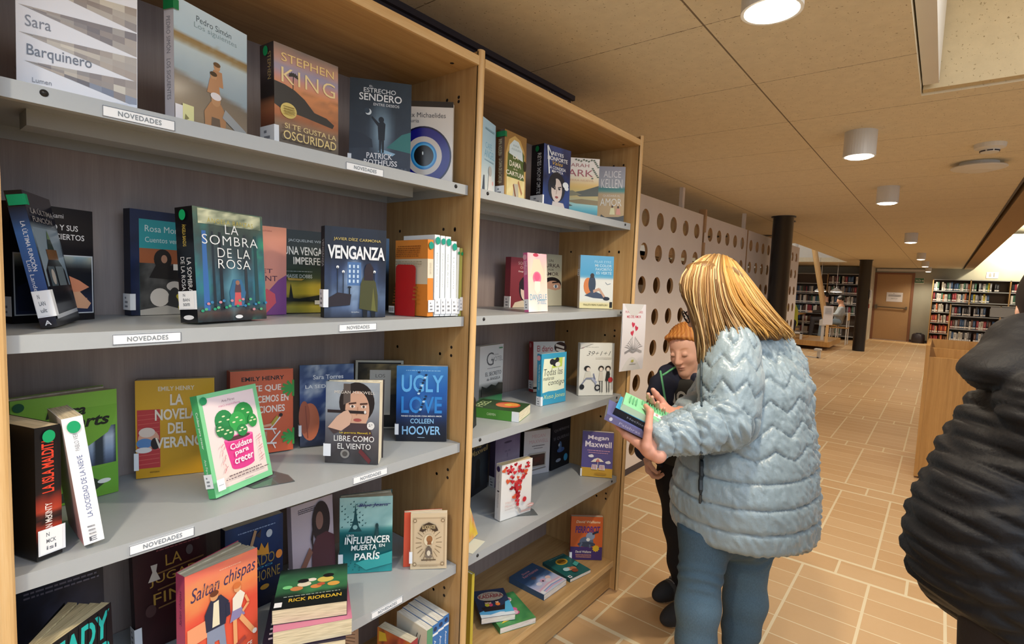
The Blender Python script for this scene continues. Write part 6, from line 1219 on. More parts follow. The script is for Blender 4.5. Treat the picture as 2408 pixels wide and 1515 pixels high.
def surface(fn, lo, hi, h):
    """closed skin of the solid fn < 0 (surface nets on a narrow band)"""
    lo, hi = np.asarray(lo, float), np.asarray(hi, float); N = np.ceil((hi-lo)/(4*h)).astype(int)*4+1
    ax = [lo[i]+h*np.arange(N[i]) for i in range(3)]
    cx = [a[::4] for a in ax]; G = np.stack(np.meshgrid(*cx, indexing='ij'), -1); cs = G.shape[:3]
    cv = fn(G.reshape(-1, 3)).reshape(cs)
    near = np.abs(cv) < 4*h*2.2
    D = near.copy()
    for i in range(3):
        a = np.zeros_like(D); s1 = [slice(None)]*3; s2 = [slice(None)]*3; s1[i] = slice(1, None); s2[i] = slice(None, -1)
        a[tuple(s1)] |= D[tuple(s2)]; a[tuple(s2)] |= D[tuple(s1)]; D |= a
    idx = [np.minimum((np.arange(N[i])+2)//4, cs[i]-1) for i in range(3)]
    V = cv[np.ix_(*idx)].astype(np.float32); Mk = D[np.ix_(*idx)]
    I = np.argwhere(Mk); pts = np.stack([ax[i][I[:, i]] for i in range(3)], 1)
    out = np.empty(len(pts), np.float32)
    for k in range(0, len(pts), 400000): out[k:k+400000] = fn(pts[k:k+400000])
    V[Mk] = out
    S = V < 0
    c = S[:-1, :-1, :-1].astype(np.int8); tot = np.zeros_like(c)
    offs = [(i, j, k) for i in (0, 1) for j in (0, 1) for k in (0, 1)]
    def sub(A, o): return A[o[0]:A.shape[0]-1+o[0], o[1]:A.shape[1]-1+o[1], o[2]:A.shape[2]-1+o[2]]
    for o in offs: tot += sub(S, o)
    cells = np.argwhere((tot > 0) & (tot < 8)); ids = -np.ones(tot.shape, np.int64); ids[tuple(cells.T)] = np.arange(len(cells))
    acc = np.zeros((len(cells), 3)); cnt = np.zeros(len(cells))
    for a in offs:
        for i in range(3):
            if a[i]: continue
            b = list(a); b[i] = 1
            va = V[tuple((cells+a).T)]; vb = V[tuple((cells+b).T)]; m = (va < 0) != (vb < 0)
            t = np.where(m, va/np.where(m, va-vb, 1), 0); q = np.array(a, float)[None, :].repeat(len(cells), 0); q[:, i] += t
            acc[m] += q[m]; cnt[m] += 1
    verts = lo+(cells+acc/cnt[:, None])*h
    faces = []
    for i in range(3):
        j, k = (i+1) % 3, (i+2) % 3
        s1 = [slice(None)]*3; s2 = [slice(None)]*3; s1[i] = slice(None, -1); s2[i] = slice(1, None)
        ch = np.argwhere(S[tuple(s1)] != S[tuple(s2)])
        ch = ch[(ch[:, j] > 0) & (ch[:, k] > 0) & (ch[:, j] < N[j]-1) & (ch[:, k] < N[k]-1)]
        inside = S[tuple(ch.T)]
        def cell(dj, dk): q = ch.copy(); q[:, j] += dj; q[:, k] += dk; return ids[tuple(q.T)]
        f = np.stack([cell(-1, -1), cell(0, -1), cell(0, 0), cell(-1, 0)], 1)
        f[~inside] = f[~inside][:, ::-1]; faces.append(f)
    F = np.concatenate(faces); F = F[(F >= 0).all(1)]
    return verts, F
def normals(v, f):
    n = np.zeros_like(v); fn = np.cross(v[f[:, 2]]-v[f[:, 0]], v[f[:, 3]]-v[f[:, 1]])
    for i in range(4): np.add.at(n, f[:, i], fn)
    return n/np.maximum(np.linalg.norm(n, axis=1, keepdims=True), 1e-9)
def relax(v, f, n=2, w=.5):
    for _ in range(n):
        s = np.zeros_like(v); c = np.zeros(len(v))
        for i in range(4):
            j = (i+1) % 4
            np.add.at(s, f[:, i], v[f[:, j]]); np.add.at(c, f[:, i], 1); np.add.at(s, f[:, j], v[f[:, i]]); np.add.at(c, f[:, j], 1)
        v = v+(s/np.maximum(c, 1)[:, None]-v)*w
    return v
def skin_obj(name, v, f, mats, parent=None, col=None, origin=None):
    me = bpy.data.meshes.new(name); o0 = np.zeros(3) if origin is None else np.asarray(origin)
    me.vertices.add(len(v)); me.vertices.foreach_set('co', (v-o0).astype(np.float32).ravel())
    me.loops.add(len(f)*4); me.loops.foreach_set('vertex_index', f.astype(np.int32).ravel())
    me.polygons.add(len(f)); me.polygons.foreach_set('loop_start', np.arange(0, 4*len(f), 4, dtype=np.int32)); me.polygons.foreach_set('loop_total', np.full(len(f), 4, np.int32))
    me.polygons.foreach_set('use_smooth', np.ones(len(f), bool)); me.update(calc_edges=True); me.validate()
    if col is not None:
        a = me.color_attributes.new('Col', 'FLOAT_COLOR', 'POINT'); c4 = np.ones((len(v), 4), np.float32); c4[:, :3] = col; a.data.foreach_set('color', c4.ravel())
    for m in (mats if isinstance(mats, list) else [mats]): me.materials.append(m)
    o = bpy.data.objects.new(name, me); COL.objects.link(o)
    if parent is not None: o.parent = parent
    return o
def lerp3(a, b, t): return a+(b-a)*t
def paint(n, c): return np.tile(np.array(srgb(c)), (n, 1))
def blend(col, c, w): return col*(1-w[:, None])+np.array(srgb(c))[None]*w[:, None]
def sstep(a, b, x): t = np.clip((x-a)/(b-a), 0, 1); return t*t*(3-2*t)
n = NT('skin'); a_ = n.n('ShaderNodeAttribute'); a_.attribute_name = 'Col'; n.set(a_.outputs['Color'], .5); n.b.inputs['Subsurface Weight'].default_value = .12; n.b.inputs['Subsurface Radius'].default_value = (.01, .004, .002); n.b.inputs['Subsurface Scale'].default_value = .5
n.bump(n.noise(220, 2), .08, .0008); M['skin'] = n.mat
n = NT('quilted_nylon'); a_ = n.n('ShaderNodeAttribute'); a_.attribute_name = 'Col'; n.set(a_.outputs['Color'], .36, spec=.55); n.b.inputs['Sheen Weight'].default_value = .25
hh = n.m('ADD', n.m('MULTIPLY', n.noise(38, 4, .6, stretch=(1, 1, .45)), .7), n.m('MULTIPLY', n.noise(120, 3), .25)); n.bump(hh, .55, .006); M['nylon'] = n.mat
n = NT('black_nylon'); a_ = n.n('ShaderNodeAttribute'); a_.attribute_name = 'Col'; n.set(a_.outputs['Color'], .6, spec=.25); n.bump(n.noise(45, 4, .6), .4, .005); M['blacknylon'] = n.mat
n = NT('denim'); a_ = n.n('ShaderNodeAttribute'); a_.attribute_name = 'Col'; mm = n.n('ShaderNodeMix', data_type='RGBA', blend_type='MULTIPLY'); mm.inputs[0].default_value = 1
n.l(a_.outputs['Color'], mm.inputs[6]); n.l(n.ramp(n.noise(900, 2, stretch=(1, 1, .15)), [(.3, (.75, .75, .75)), (.7, (1.15, 1.15, 1.15))]), mm.inputs[7]); n.set(mm.outputs[2], .85); n.bump(n.noise(30, 4, stretch=(1, 1, 1.6)), .3, .004); M['denim'] = n.mat
n = NT('jersey_cloth'); a_ = n.n('ShaderNodeAttribute'); a_.attribute_name = 'Col'; n.set(a_.outputs['Color'], .9); n.bump(n.noise(35, 4), .35, .005); M['jersey'] = n.mat
n = NT('hair'); a_ = n.n('ShaderNodeAttribute'); a_.attribute_name = 'Col'; n.set(a_.outputs['Color'], .5, spec=.3); M['hair'] = n.mat

def hand_sdf(wrist, fwd, palm_n, thumb_dir, curl, size=1.0, thumb_curl=.35, spread=.10, thumb=None):
    """palm and five fingers: fwd runs from the wrist to the fingers, palm_n out of the palm, thumb_dir towards the thumb side"""
    f = unit(fwd); pn = np.asarray(palm_n, float); pn = unit(pn-f*(pn@f)); td = np.asarray(thumb_dir, float); td = unit(td-f*(td@f)-pn*(td@pn)); s = size; w = np.asarray(wrist, float)
    parts = [[(w-f*.03*s, .027*s), (w+f*.01*s, .026*s)]]
    for k, (off, L, r) in enumerate(((.030, .082, .0098), (.010, .090, .0100), (-.010, .084, .0095), (-.028, .066, .0085))):
        base = w+f*.085*s*(1-.05*k)+td*off*s
        parts.append([(w+td*off*.6*s, .019*s), (base, .0135*s)])
        d = unit(f+td*(off*spread*18)); pts = [(base, r*1.12*s)]; p = base; ang = 0
        for seg, (fr, cu) in enumerate(((.46, .75), (.31, 1.0), (.23, .75))):
            ang += curl[k]*cu; dd = d*math.cos(ang)+pn*math.sin(ang); p = p+dd*L*fr*s; pts.append((p, r*(1-.09*(seg+1))*s))
        parts.append(pts)
    tb = w+f*.022*s+td*.028*s; d1 = unit(td*.72+f*.62+pn*.30); p1 = tb+d1*.042*s; d2 = unit(f*.85+td*(.45-thumb_curl)+pn*(.2+thumb_curl*.5)); p2 = p1+d2*.034*s; p3 = p2+unit(d2+pn*thumb_curl*.5)*.026*s
    parts.append([(w+td*.008*s, .02*s), (tb, .0165*s), (p1, .0128*s), (p2, .0115*s), (p3, .0088*s)] if thumb is None else [(w+td*.008*s, .02*s)]+[(np.asarray(q), r_*s) for q, r_ in zip(thumb, (.0165, .013, .0118, .009))])
    def fn(p):
        d = None
        for i, pts in enumerate(parts):
            e = chain(p, pts, .006)
            d = e if d is None else smin(d, e, .010 if i < 3 else .007)
        return d
    allp = np.array([q for pts in parts for q, _ in pts]); return fn, allp.min(0)-.03, allp.max(0)+.03
class Head:
    def __init__(s, c, fwd, up, size=1.0, child=False):
        s.c = np.asarray(c, float); s.f = unit(fwd); u = np.asarray(up, float); s.u = unit(u-s.f*(u@s.f)); s.r = np.cross(s.f, s.u); s.s = size; s.child = child
    def at(s, x, y, z): return s.c+(s.r*x+s.f*y+s.u*z)*s.s
    def loc(s, p): q = (p-s.c)/s.s; return q@s.r, q@s.f, q@s.u
    def sdf(s, p):
        k = s.s; A = (s.r, s.f, s.u)
        d = ellip(p, s.at(0, -.012, .022), A, np.array([.074, .093, .092])*k)
        d = smin(d, ellip(p, s.at(0, .020, -.045), A, np.array([.058, .066, .075])*k), .035*k)
        d = smin(d, ellip(p, s.at(0, .066, -.100), A, np.array([.026, .022, .020])*k), .03*k)           # chin
        for x in (-1, 1):
            d = smin(d, ellip(p, s.at(.034*x, .055, -.030), A, np.array([.022, .020, .020])*k), .02*k)    # cheeks
            d = smax(d, -ellip(p, s.at(.031*x, .098, .003), A, np.array([.019, .020, .012])*k), .012*k)    # eye hollows
            d = smin(d, ellip(p, s.at(.031*x, .076, .001), A, np.array([.0135, .013, .0115])*k), .004*k)  # lids over the eyes
            d = smin(d, ellip(p, s.at(.076*x, -.010, -.012), (unit(s.r*.5+s.f*.5*x), unit(s.f*.9-s.r*.3*x), s.u), np.array([.010, .017, .030])*k), .006*k)   # ears
        d = smin(d, rc(p, s.at(0, .083, .012), s.at(0, .104, -.032), .0085*k, .0125*k), .012*k)          # nose
        for x in (-1, 1): d = smin(d, ellip(p, s.at(.010*x, .094, -.036), A, np.array([.009, .010, .007])*k), .006*k)
        d = smin(d, ellip(p, s.at(0, .083, -.060), A, np.array([.023, .0125, .0055])*k), .007*k); d = smin(d, ellip(p, s.at(0, .081, -.071), A, np.array([.019, .0125, .006])*k), .007*k)
        d = smax(d, -ellip(p, s.at(0, .099, -.0655), A, np.array([.022, .008, .0016])*k), .003*k)
        return d
    def colour(s, p, col, lips='#b9766a', brow='#8a5a3c', lash='#4a3328', blush='#d99a88'):
        x, y, z = s.loc(p); front = sstep(.03, .06, y)
        ax = np.abs(x)
        col = blend(col, blush, front*np.exp(-(((ax-.036)/.018)**2+((z+.034)/.018)**2))*.55)
        col = blend(col, blush, front*np.exp(-((x/.012)**2+((z+.032)/.014)**2))*.35)
        col = blend(col, lips, front*np.exp(-((x/.021)**4+((z+.0655)/.0095)**4))*.75)
        col = blend(col, '#7a443c', front*np.exp(-((x/.021)**4+((z+.0655)/.0022)**2))*.6)
        col = blend(col, brow, front*np.exp(-(((ax-.031)/.017)**4+((z-.024-.004*(1-((ax-.031)/.017)**2))/.0042)**2))*.7)
        col = blend(col, lash, front*np.exp(-(((ax-.031)/.0135)**4+((z+.0065+.003*((ax-.031)/.0135)**2)/.0026)**2))*.8)
        return col
def strand_mesh(paths, widths, cols, name, parent, mat):
    """many fine tapering locks as one hair mesh"""
    mb = MB()
    for pts, w_, c in zip(paths, widths, cols):
        n_ = len(pts); mb.tube(pts, [w_*(.55+.45*math.sin(PI*min(1, (i+.6)/n_*1.15))) if i < n_-1 else w_*.25 for i in range(n_)], 5, c, cap=True)
    return mb.build(name, mat, parent, smooth=True)
def spline(pts, n):
    pts = np.asarray(pts, float); m = len(pts); t = np.linspace(0, m-1, n); out = []
    for q in t:
        i = min(int(q), m-2); u = q-i; p0, p1, p2, p3 = pts[max(i-1, 0)], pts[i], pts[i+1], pts[min(i+2, m-1)]
        out.append(.5*((2*p1)+(-p0+p2)*u+(2*p0-5*p1+4*p2-p3)*u*u+(-p0+3*p1-3*p2+p3)*u**3))
    return np.array(out)
from mathutils.bvhtree import BVHTree
def hit_px(v, f, x, y):
    b = BVHTree.FromPolygons([tuple(q) for q in v], [tuple(q) for q in f]); d = Vector(unit(P(x, y, 1)-CAMP)); h_ = b.ray_cast(Vector(CAMP), d)
    return None if h_[0] is None else np.array(h_[0])

# ------------------------------------------------------------------ fair-haired adult in the pale blue quilted jacket
BK_A, BK_C = P(1451.5, 944, 1.60), P(1543.5, 990, 1.575)
bx = unit(BK_C-BK_A); by0 = P(1478, 924, 1.74)-BK_A; by = unit(by0-bx*(by0@bx)); bz = unit(np.cross(bx, by))
if bz[2] < 0: bz = -bz
def person_root(name, foot, label): 
    return empty(name, tuple(foot), 0, label, 'person')
W0 = P(1700, 1620, 1.80); W0[2] = 0
wr = person_root('person', W0, 'fair-haired adult in a pale blue quilted jacket and jeans, holding books and looking down')
hw = Head(P(1676, 708, 1.83), -CR*.80+CF*.28-CU*.52, CU*.8-CR*.45, .98)
SH, EL, WR = P(1716, 822, 1.755), P(1714, 988, 1.665), P(1552, 1016, 1.60)
SH2, EL2, WR2 = P(1745, 815, 2.03), P(1668, 962, 1.95), P(1606, 978, 1.80)
LW = BK_A+bx*.150-by*.005-bz*.086; lf = unit(-bx*.80+by*.50)
LH, LHlo, LHhi = hand_sdf(LW, lf, bz, -by, (.18, .20, .24, .30), .92, thumb=[LW+lf*.022-by*.034+bz*.010, LW+lf*.042-by*.036+bz*.058, LW+lf*.060-by*.018+bz*.100, LW+lf*.078+by*.012+bz*.099])
RH, RHlo, RHhi = hand_sdf(P(1588, 980, 1.775), unit(P(1552, 968, 1.73)-P(1590, 980, 1.775)), bz*.9-by*.3, by*.3-bx*.8+bz*.3, (.30, .32, .36, .42), .92, .2)
NK = P(1735, 785, 1.86)
HIPL, KNL, CAL, ANL = P(1668, 1205, 1.785), P(1647, 1345, 1.75), P(1641, 1425, 1.735), P(1636, 1590, 1.735)
HIPR, KNR, CAR, ANR = P(1775, 1205, 1.93), P(1752, 1342, 1.915), P(1752, 1412, 1.91), P(1733, 1540, 1.90)
def f_wbody(p):
    d = hw.sdf(p)
    d = smin(d, rc(p, hw.at(0, -.03, -.05), NK, .05, .056), .03)
    t = chain(p, [(NK, .06), (P(1762, 900, 1.87), .12), (P(1745, 1120, 1.87), .12)], .05); d = smin(d, t, .05)
    d = smin(d, chain(p, [(SH, .05), (EL, .042), (WR, .030), (LW, .027)]), .02); d = smin(d, chain(p, [(SH2, .05), (EL2, .042), (WR2, .030), (P(1590, 980, 1.775), .026)]), .02)
    d = smin(d, chain(p, [(HIPL, .055), (KNL, .042), (ANL, .034)]), .03); d = smin(d, chain(p, [(HIPR, .055), (KNR, .042), (ANR, .034)]), .03)
    d = smin(d, LH(p), .012); return smin(d, RH(p), .012)
v, f = surface(f_wbody, np.array([1.05, -1.0, .06]), np.array([2.35, .05, 1.66]), .0042)
v = relax(v, f, 1, .4); c = hw.colour(v, paint(len(v), '#dba88e'))
for hnd, lo_, hi_ in ((LH, LHlo, LHhi), (RH, RHlo, RHhi)): m_ = ((v > lo_) & (v < hi_)).all(1); c[m_] = np.array(srgb('#d89c84'))
wbody = skin_obj('body', v, f, M['skin'], wr, c, W0)
# jeans
def f_jeans(p):
    l = chain(p, [(HIPL, .112), (KNL, .064), (CAL, .067), (P(1636, 1510, 1.735), .060), (ANL, .052)], .03); r = chain(p, [(HIPR, .108), (KNR, .069), (CAR, .071), (P(1742, 1480, 1.905), .060), (ANR, .050)], .03)
    hp = chain(p, [(P(1735, 1200, 1.86), .14), (P(1722, 1225, 1.86), .13)]); return smax(smin(smin(l, r, .02), hp, .05), (p-P(1745, 1216, 1.84))@unit(CU), .01)
v, f = surface(f_jeans, np.array([1.5, -.85, .03]), np.array([2.3, -.15, 1.0]), .0075); v = relax(v, f, 1)
nn_ = normals(v, f); zz = v[:, 2]
kn = np.exp(-((zz-KNL[2])/.045)**2); v = v+nn_*(.0035*np.sin(zz*170+4*np.sin(v[:, 0]*30)+v[:, 1]*40)*kn+.0025*np.sin(zz*90+v[:, 0]*60)*np.exp(-((zz-.12)/.07)**2))[:, None]
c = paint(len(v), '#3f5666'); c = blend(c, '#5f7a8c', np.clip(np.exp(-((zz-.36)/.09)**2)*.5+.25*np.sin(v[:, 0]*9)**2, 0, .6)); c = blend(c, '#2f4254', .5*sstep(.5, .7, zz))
jeans = skin_obj('jeans', v, f, M['denim'], wr, c, W0)
for an, kx in ((ANL, 0), (ANR, 1)):
    a = an.copy(); a[2] = .045; fw = unit(np.array([-.35, .94, 0])); 
    def f_shoe(p): d = ellip(p, a+fw*.055+np.array([0, 0, .005]), (fw, np.array([fw[1], -fw[0], 0]), np.array([0, 0, 1.])), np.array([.135, .047, .05])); d = smin(d, rc(p, a-fw*.02, a-fw*.02+np.array([0, 0, .09]), .046, .045), .03); return smax(d, .004-p[:, 2], .004)
    v, f = surface(f_shoe, a+np.array([-.2, -.2, -.06]), a+np.array([.2, .25, .18]), .006); c = paint(len(v), '#4a3526'); c[v[:, 2] < .022] = np.array(srgb('#2a2220')); skin_obj('shoe', v, f, M['jersey'], wr, c, W0)
# jacket
HEM = P(1745, 1240, 1.84)
TOR = [(P(1752, 842, 1.885), .135), (P(1768, 930, 1.875), .175), (P(1757, 1060, 1.86), .203), (P(1744, 1170, 1.84), .222), (P(1742, 1300, 1.835), .228)]
LARM = [(SH, .092), (P(1716, 905, 1.705), .088), (EL, .080), (P(1640, 1010, 1.625), .064), (P(1532, 1036, 1.592), .052)]
RARM = [(SH2, .09), (EL2, .078), (P(1618, 975, 1.82), .056)]
upv = unit(np.array([.0, .0, 1.0])); hemn = unit(CU*.98+CR*.02-CF*.05)
cuff_n = unit(P(1520, 1040, 1.588)-P(1640, 1010, 1.625)); cuff_o = P(1530, 1036, 1.592)
def f_torso(p): d = chain(p, TOR, .05); d = smin(d, ellip(p, P(1800, 870, 1.93), (CR, CU, CF), np.array([.125, .15, .12])), .06); return smax(d, (HEM-p)@hemn, .02)
def f_larm(p): d = chain(p, LARM, .04); return smax(d, (p-cuff_o)@cuff_n, .008)
def f_collar(p): a = chain(p, [(P(1728, 800, 1.865), .098), (P(1722, 770, 1.86), .085)]); b = chain(p, [(P(1728, 830, 1.865), .082), (P(1718, 735, 1.855), .076)]); return smax(a, -b, .008)
def f_jacket(p): return smin(smin(smin(f_torso(p), f_larm(p), .035), chain(p, RARM, .04), .04), f_collar(p), .02)
v, f = surface(f_jacket, np.array([1.15, -1.0, .5]), np.array([2.4, .1, 1.50]), .0058); v = relax(v, f, 1); nn_ = normals(v, f)
def tri(x): return 2*np.abs(x-np.floor(x+.5))
da, dt = f_larm(v), f_torso(v); arm = da < dt
ax_pts = np.array([q for q, _ in LARM]); sl = np.concatenate([[0], np.cumsum(np.linalg.norm(np.diff(ax_pts, axis=0), axis=1))])
def along(p, pts, sl):
    best = np.full(len(p), 9.); s_ = np.zeros(len(p)); q_ = np.zeros((len(p), 3))
    for i in range(len(pts)-1):
        a, b = pts[i], pts[i+1]; ab = b-a; t = np.clip(((p-a)@ab)/(ab@ab), 0, 1); q = a+t[:, None]*ab; d = np.linalg.norm(p-q, axis=1); m = d < best; best[m] = d[m]; s_[m] = (sl[i]+t*(sl[i+1]-sl[i]))[m]; q_[m] = q[m]
    return s_, q_
s_a, q_a = along(v, ax_pts, sl); rel = v-q_a; ang_a = np.arctan2(rel@CR, rel@(-CF))
zz = v[:, 2]; cx_ = P(1760, 1000, 1.87); ang_t = np.arctan2((v-cx_)@CR, -(v-cx_)@CF)
up_ = sstep(.80, .92, zz)
ph_t = (zz+.028*(tri(ang_t*1.75+.1)-.5)*2*up_*.75-.02*np.sin(ang_t))/.0735
fz = sstep(sl[2]-.06, sl[2]+.05, s_a)
ph_a = (s_a+.022*(tri(ang_a*1.25+.3)-.5)*2*(1-fz))/(.078)
ph = np.where(arm, ph_a, ph_t); fr_ = np.abs(ph-np.floor(ph)-.5)*2
puff = .0075*(1-fr_**5)-.0015; seam = sstep(.90, .985, fr_)
rng_n = np.array([fb(a*14+3, b*22, 21) for a, b in zip(ang_t*1.2+v[:, 1]*2, zz*1.6+ang_t*.35)]); rng_m = np.array([fb(a*26, b*9, 31) for a, b in zip(s_a*1.3+ang_a*.25, ang_a*.6)])
wr_t = (.020*(np.abs(rng_n-.5)*2-.35))*(.35+.65*sstep(-.5, .9, ang_t)); wr_a = .017*(np.abs(rng_m-.5)*2-.35)*(.35+1.1*fz)
v = v+nn_*(puff-seam*.004+np.where(arm, wr_a, wr_t))[:, None]
# tight sleeve creases across the forearm and the armhole seam
arm_h = np.exp(-((da-dt)/.012)**2)*sstep(.92, 1.0, zz); v = v-nn_*(arm_h*.006)[:, None]
v = relax(v, f, 1, .25)
c = paint(len(v), '#8b9ba2'); c = blend(c, '#656f73', np.clip(seam*.75, 0, 1)); c = blend(c, '#6d7468', np.clip(sstep(.03, 0, (v-HEM)@hemn)*.6, 0, 1))
jv, jf = v, f
jacket = skin_obj('jacket', v, f, M['nylon'], wr, c, W0)
def surf_line(pxs, off=.002): return [tuple(q+unit(CAMP-q)*off-W0) for q in [hit_px(jv, jf, x, y) for x, y in pxs] if q is not None]
mb = MB(); L = surf_line([(1650+.0*k-7*math.sin(k/9*PI)*0-(1 if k > 5 else 0)*2, 1065+11*k) for k in range(10)]); 
if len(L) > 2: mb.tube(L, [.004]+[.008]*(len(L)-2)+[.003], 6, srgb('#23282b')); mb.tube([L[-1], (L[-1][0], L[-1][1], L[-1][2]-.028)], .005, 6, srgb('#3a3c3c'))
if mb.v: mb.build('pocket_zip', M['print'], wr)
mb = MB(); L = surf_line([(1650-.10*k, 835+10*k) for k in range(13)])
if len(L) > 2: mb.tube(L, .0045, 6, srgb('#39464c')); mb.build('front_zip', M['print'], wr)
# glasses
mb = MB()
for x in (-1, 1):
    mb.tube([tuple(hw.at(.033*x+.024*math.cos(t), .106-.006*math.cos(t)*x*x, .0+.019*math.sin(t))-W0) for t in [2*PI*k/16 for k in range(17)]], .0024, 6, srgb('#1d1a22'))
    mb.face([tuple(hw.at(.033*x+.023*math.cos(t), .106, .018*math.sin(t))-W0) for t in [2*PI*k/16 for k in range(16)]], srgb('#2a2430')); mb.tube([tuple(hw.at(.057*x, .10, .004)-W0), tuple(hw.at(.082*x, .04, .006)-W0), tuple(hw.at(.084*x, -.02, .0)-W0)], .003, 6, srgb('#1d1a22'))
mb.tube([tuple(hw.at(-.010, .108, .004)-W0), tuple(hw.at(.010, .108, .004)-W0)], .0022, 6, srgb('#1d1a22')); mb.build('sunglasses', M['gloss'], wr)
# hair: under-volume and locks
GD = [[(1655, 606, 1.815), (1612, 640, 1.775), (1600, 674, 1.765), (1626, 718, 1.757), (1644, 790, 1.745), (1648, 845, 1.735)],
      [(1662, 602, 1.815), (1628, 632, 1.755), (1620, 690, 1.742), (1640, 745, 1.735), (1650, 800, 1.725), (1650, 856, 1.72)],
      [(1672, 600, 1.82), (1646, 632, 1.745), (1640, 700, 1.728), (1650, 760, 1.718), (1660, 812, 1.712), (1662, 850, 1.71)],
      [(1684, 599, 1.82), (1668, 632, 1.742), (1668, 700, 1.72), (1674, 760, 1.71), (1682, 800, 1.705), (1688, 832, 1.70)],
      [(1694, 600, 1.825), (1690, 640, 1.745), (1700, 705, 1.722), (1722, 752, 1.71), (1738, 782, 1.70), (1742, 800, 1.695)],
      [(1706, 603, 1.83), (1716, 645, 1.755), (1742, 705, 1.732), (1778, 748, 1.722), (1806, 775, 1.718), (1818, 792, 1.714)],
      [(1716, 608, 1.835), (1742, 655, 1.77), (1776, 710, 1.75), (1812, 752, 1.742), (1836, 778, 1.742), (1846, 792, 1.742)],
      [(1724, 614, 1.845), (1764, 668, 1.80), (1802, 722, 1.785), (1832, 758, 1.785), (1852, 782, 1.79), (1860, 796, 1.795)],
      [(1728, 618, 1.865), (1774, 676, 1.86), (1812, 728, 1.86), (1840, 764, 1.865), (1858, 786, 1.875), (1864, 798, 1.88)]]
GW = [np.array([P(*q) for q in g]) for g in GD]
def f_hair(p):
    d = ellip(p, hw.at(0, -.022, .028), (hw.r, hw.f, hw.u), np.array([.090, .100, .104]))
    for g, r_ in zip(GW[4:], (.026, .030, .030, .028, .024)): d = smin(d, chain(p, [(q+CF*.044-CU*.008, r_) for q in g[1:-1]]), .03)
    for g, r_ in zip(GW[1:4], (.016, .022, .026)): d = smin(d, chain(p, [(q+CF*.024, r_*(1.1-.16*i)) for i, q in enumerate(g[1:])]), .02)
    face = ellip(p, hw.at(.02, .085, -.055), (hw.r, hw.f, hw.u), np.array([.075, .062, .085])); return smax(d, -face, .02)
v, f = surface(f_hair, hw.c-.26, hw.c+np.array([.33, .3, .22]), .007); v = relax(v, f, 2); c = paint(len(v), '#73532f'); skin_obj('hair', v, f, M['hair'], wr, c, W0)
rg = random.Random(9); paths, wds, cols = [], [], []
for i in range(900):
    t = rg.random()*(len(GW)-1.001); k = int(t); u = t-k; g = GW[k]*(1-u)+GW[k+1]*u; g = spline(g, 12); L = rg.uniform(.72, 1.02)
    jit = np.array([rg.gauss(0, .004), rg.gauss(0, .004), rg.gauss(0, .004)]); out = rg.uniform(-.008, .010)+(.006 if t > 4.2 else 0); n_ = max(6, int(12*L)); pts = []
    for q in range(n_):
        s_ = q/11; pts.append(g[q]+jit*(.4+1.2*s_)+unit(CAMP-g[q])*(out*(1-.3*s_))+CR*.006*math.sin(s_*6+i)*s_)
    paths.append([tuple(q-W0) for q in pts]); wds.append(rg.uniform(.0014, .0031)); cols.append(srgb(rg.choice(['#b08a58', '#9a7142', '#c9a878', '#86603a', '#bd9a66', '#94703f', '#6f4f2e', '#ccb184'] if t < 4.4 else ['#b58a4c', '#c2954f', '#a67a42', '#cda66a', '#b0803f', '#8f6834'])))
strand_mesh(paths, wds, cols, 'hair_locks', wr, M['hair'])
# the three books in the hands
def held(off, w_, h_, t, label, spine, art, base, du=0.0, dv=0.0, rot=0.0, sart=None):
    a = R(rot); ex = bx*math.cos(a)+by*math.sin(a); ey = by*math.cos(a)-bx*math.sin(a)
    # the book lies on its face: its long edge runs along ex, the spine looks at the photographer
    o = BK_A+bx*(w_/2+du)+by*dv-bz*off
    # local x = away from the spine (ey), local z = along the long edge (-ex keeps it right-handed), local y = down
    X_, Z_, Y_ = ey, -ex, -bz
    o = o+ey*h_/2+ex*w_/2
    M4 = Matrix(((X_[0], Y_[0], Z_[0], o[0]), (X_[1], Y_[1], Z_[1], o[1]), (X_[2], Y_[2], Z_[2], o[2]), (0, 0, 0, 1)))
    return book((0, 0, 0, 0, 0, 0, h_, w_, t), label, art, spine, base=base, hard=False, M4=M4, sart=sart, page='#e3ecd2')
def a_hgreen(s):
    s.grid(lambda u, v: mx('#7fcb97', '#8fd6a4', v), 3, 4); s.ell(.36, .46, .13, .24, '#eef0ea'); s.lines(.3, .42, .34, .6, 3, '#c9888a')
    for k in range(15): s.rect(.58+.0*k, .12+.042*k, .92, .138+.042*k, '#5fae7c')
    for k in range(3): s.rect(.25, .80+.05*k, .75, .82+.05*k, '#5fae7c')
    s.rect(.62, .03, .9, .12, '#e8ece8'); s.rect(.66, .04, .8, .1, '#5a5e66')
h3 = held(.044, .225, .15, .020, 'grey-violet book at the bottom of the held stack', '#6d6a92', lambda s: s.rect(0, 0, 1, 1, '#5a5f94'), '#5a5f94', -.012, -.012, 3, lambda s: (s.rect(0, 0, 1, 1, '#6f6c98'), s.ell(.5, .92, .3, .022, '#e0e0ea'), s.txt('Palabras', .3, .7, .5, .8, '#b9b6d0', up=-1)))
h2 = held(.021, .215, .145, .022, 'black and blue book in the middle of the held stack', '#14161f', lambda s: s.grid(lambda u, v: mx('#2f7fd0', '#3aa8d8', v), 3, 3), '#2f8fd4', .004, .0, -2, lambda s: (s.rect(0, 0, 1, 1, '#14161f'), s.ell(.5, .36, .32, .03, '#8a8034'), s.txt('Hechizo', .35, .65, .5, .8, '#8a8f9c', up=-1)))
h1 = held(-.0, .205, .14, .020, 'green book with a white oval label on top of the held stack', '#bfe6c8', a_hgreen, '#86cf9c', .018, .004, 0, lambda s: s.rect(0, 0, 1, 1, '#c3dfc0'))

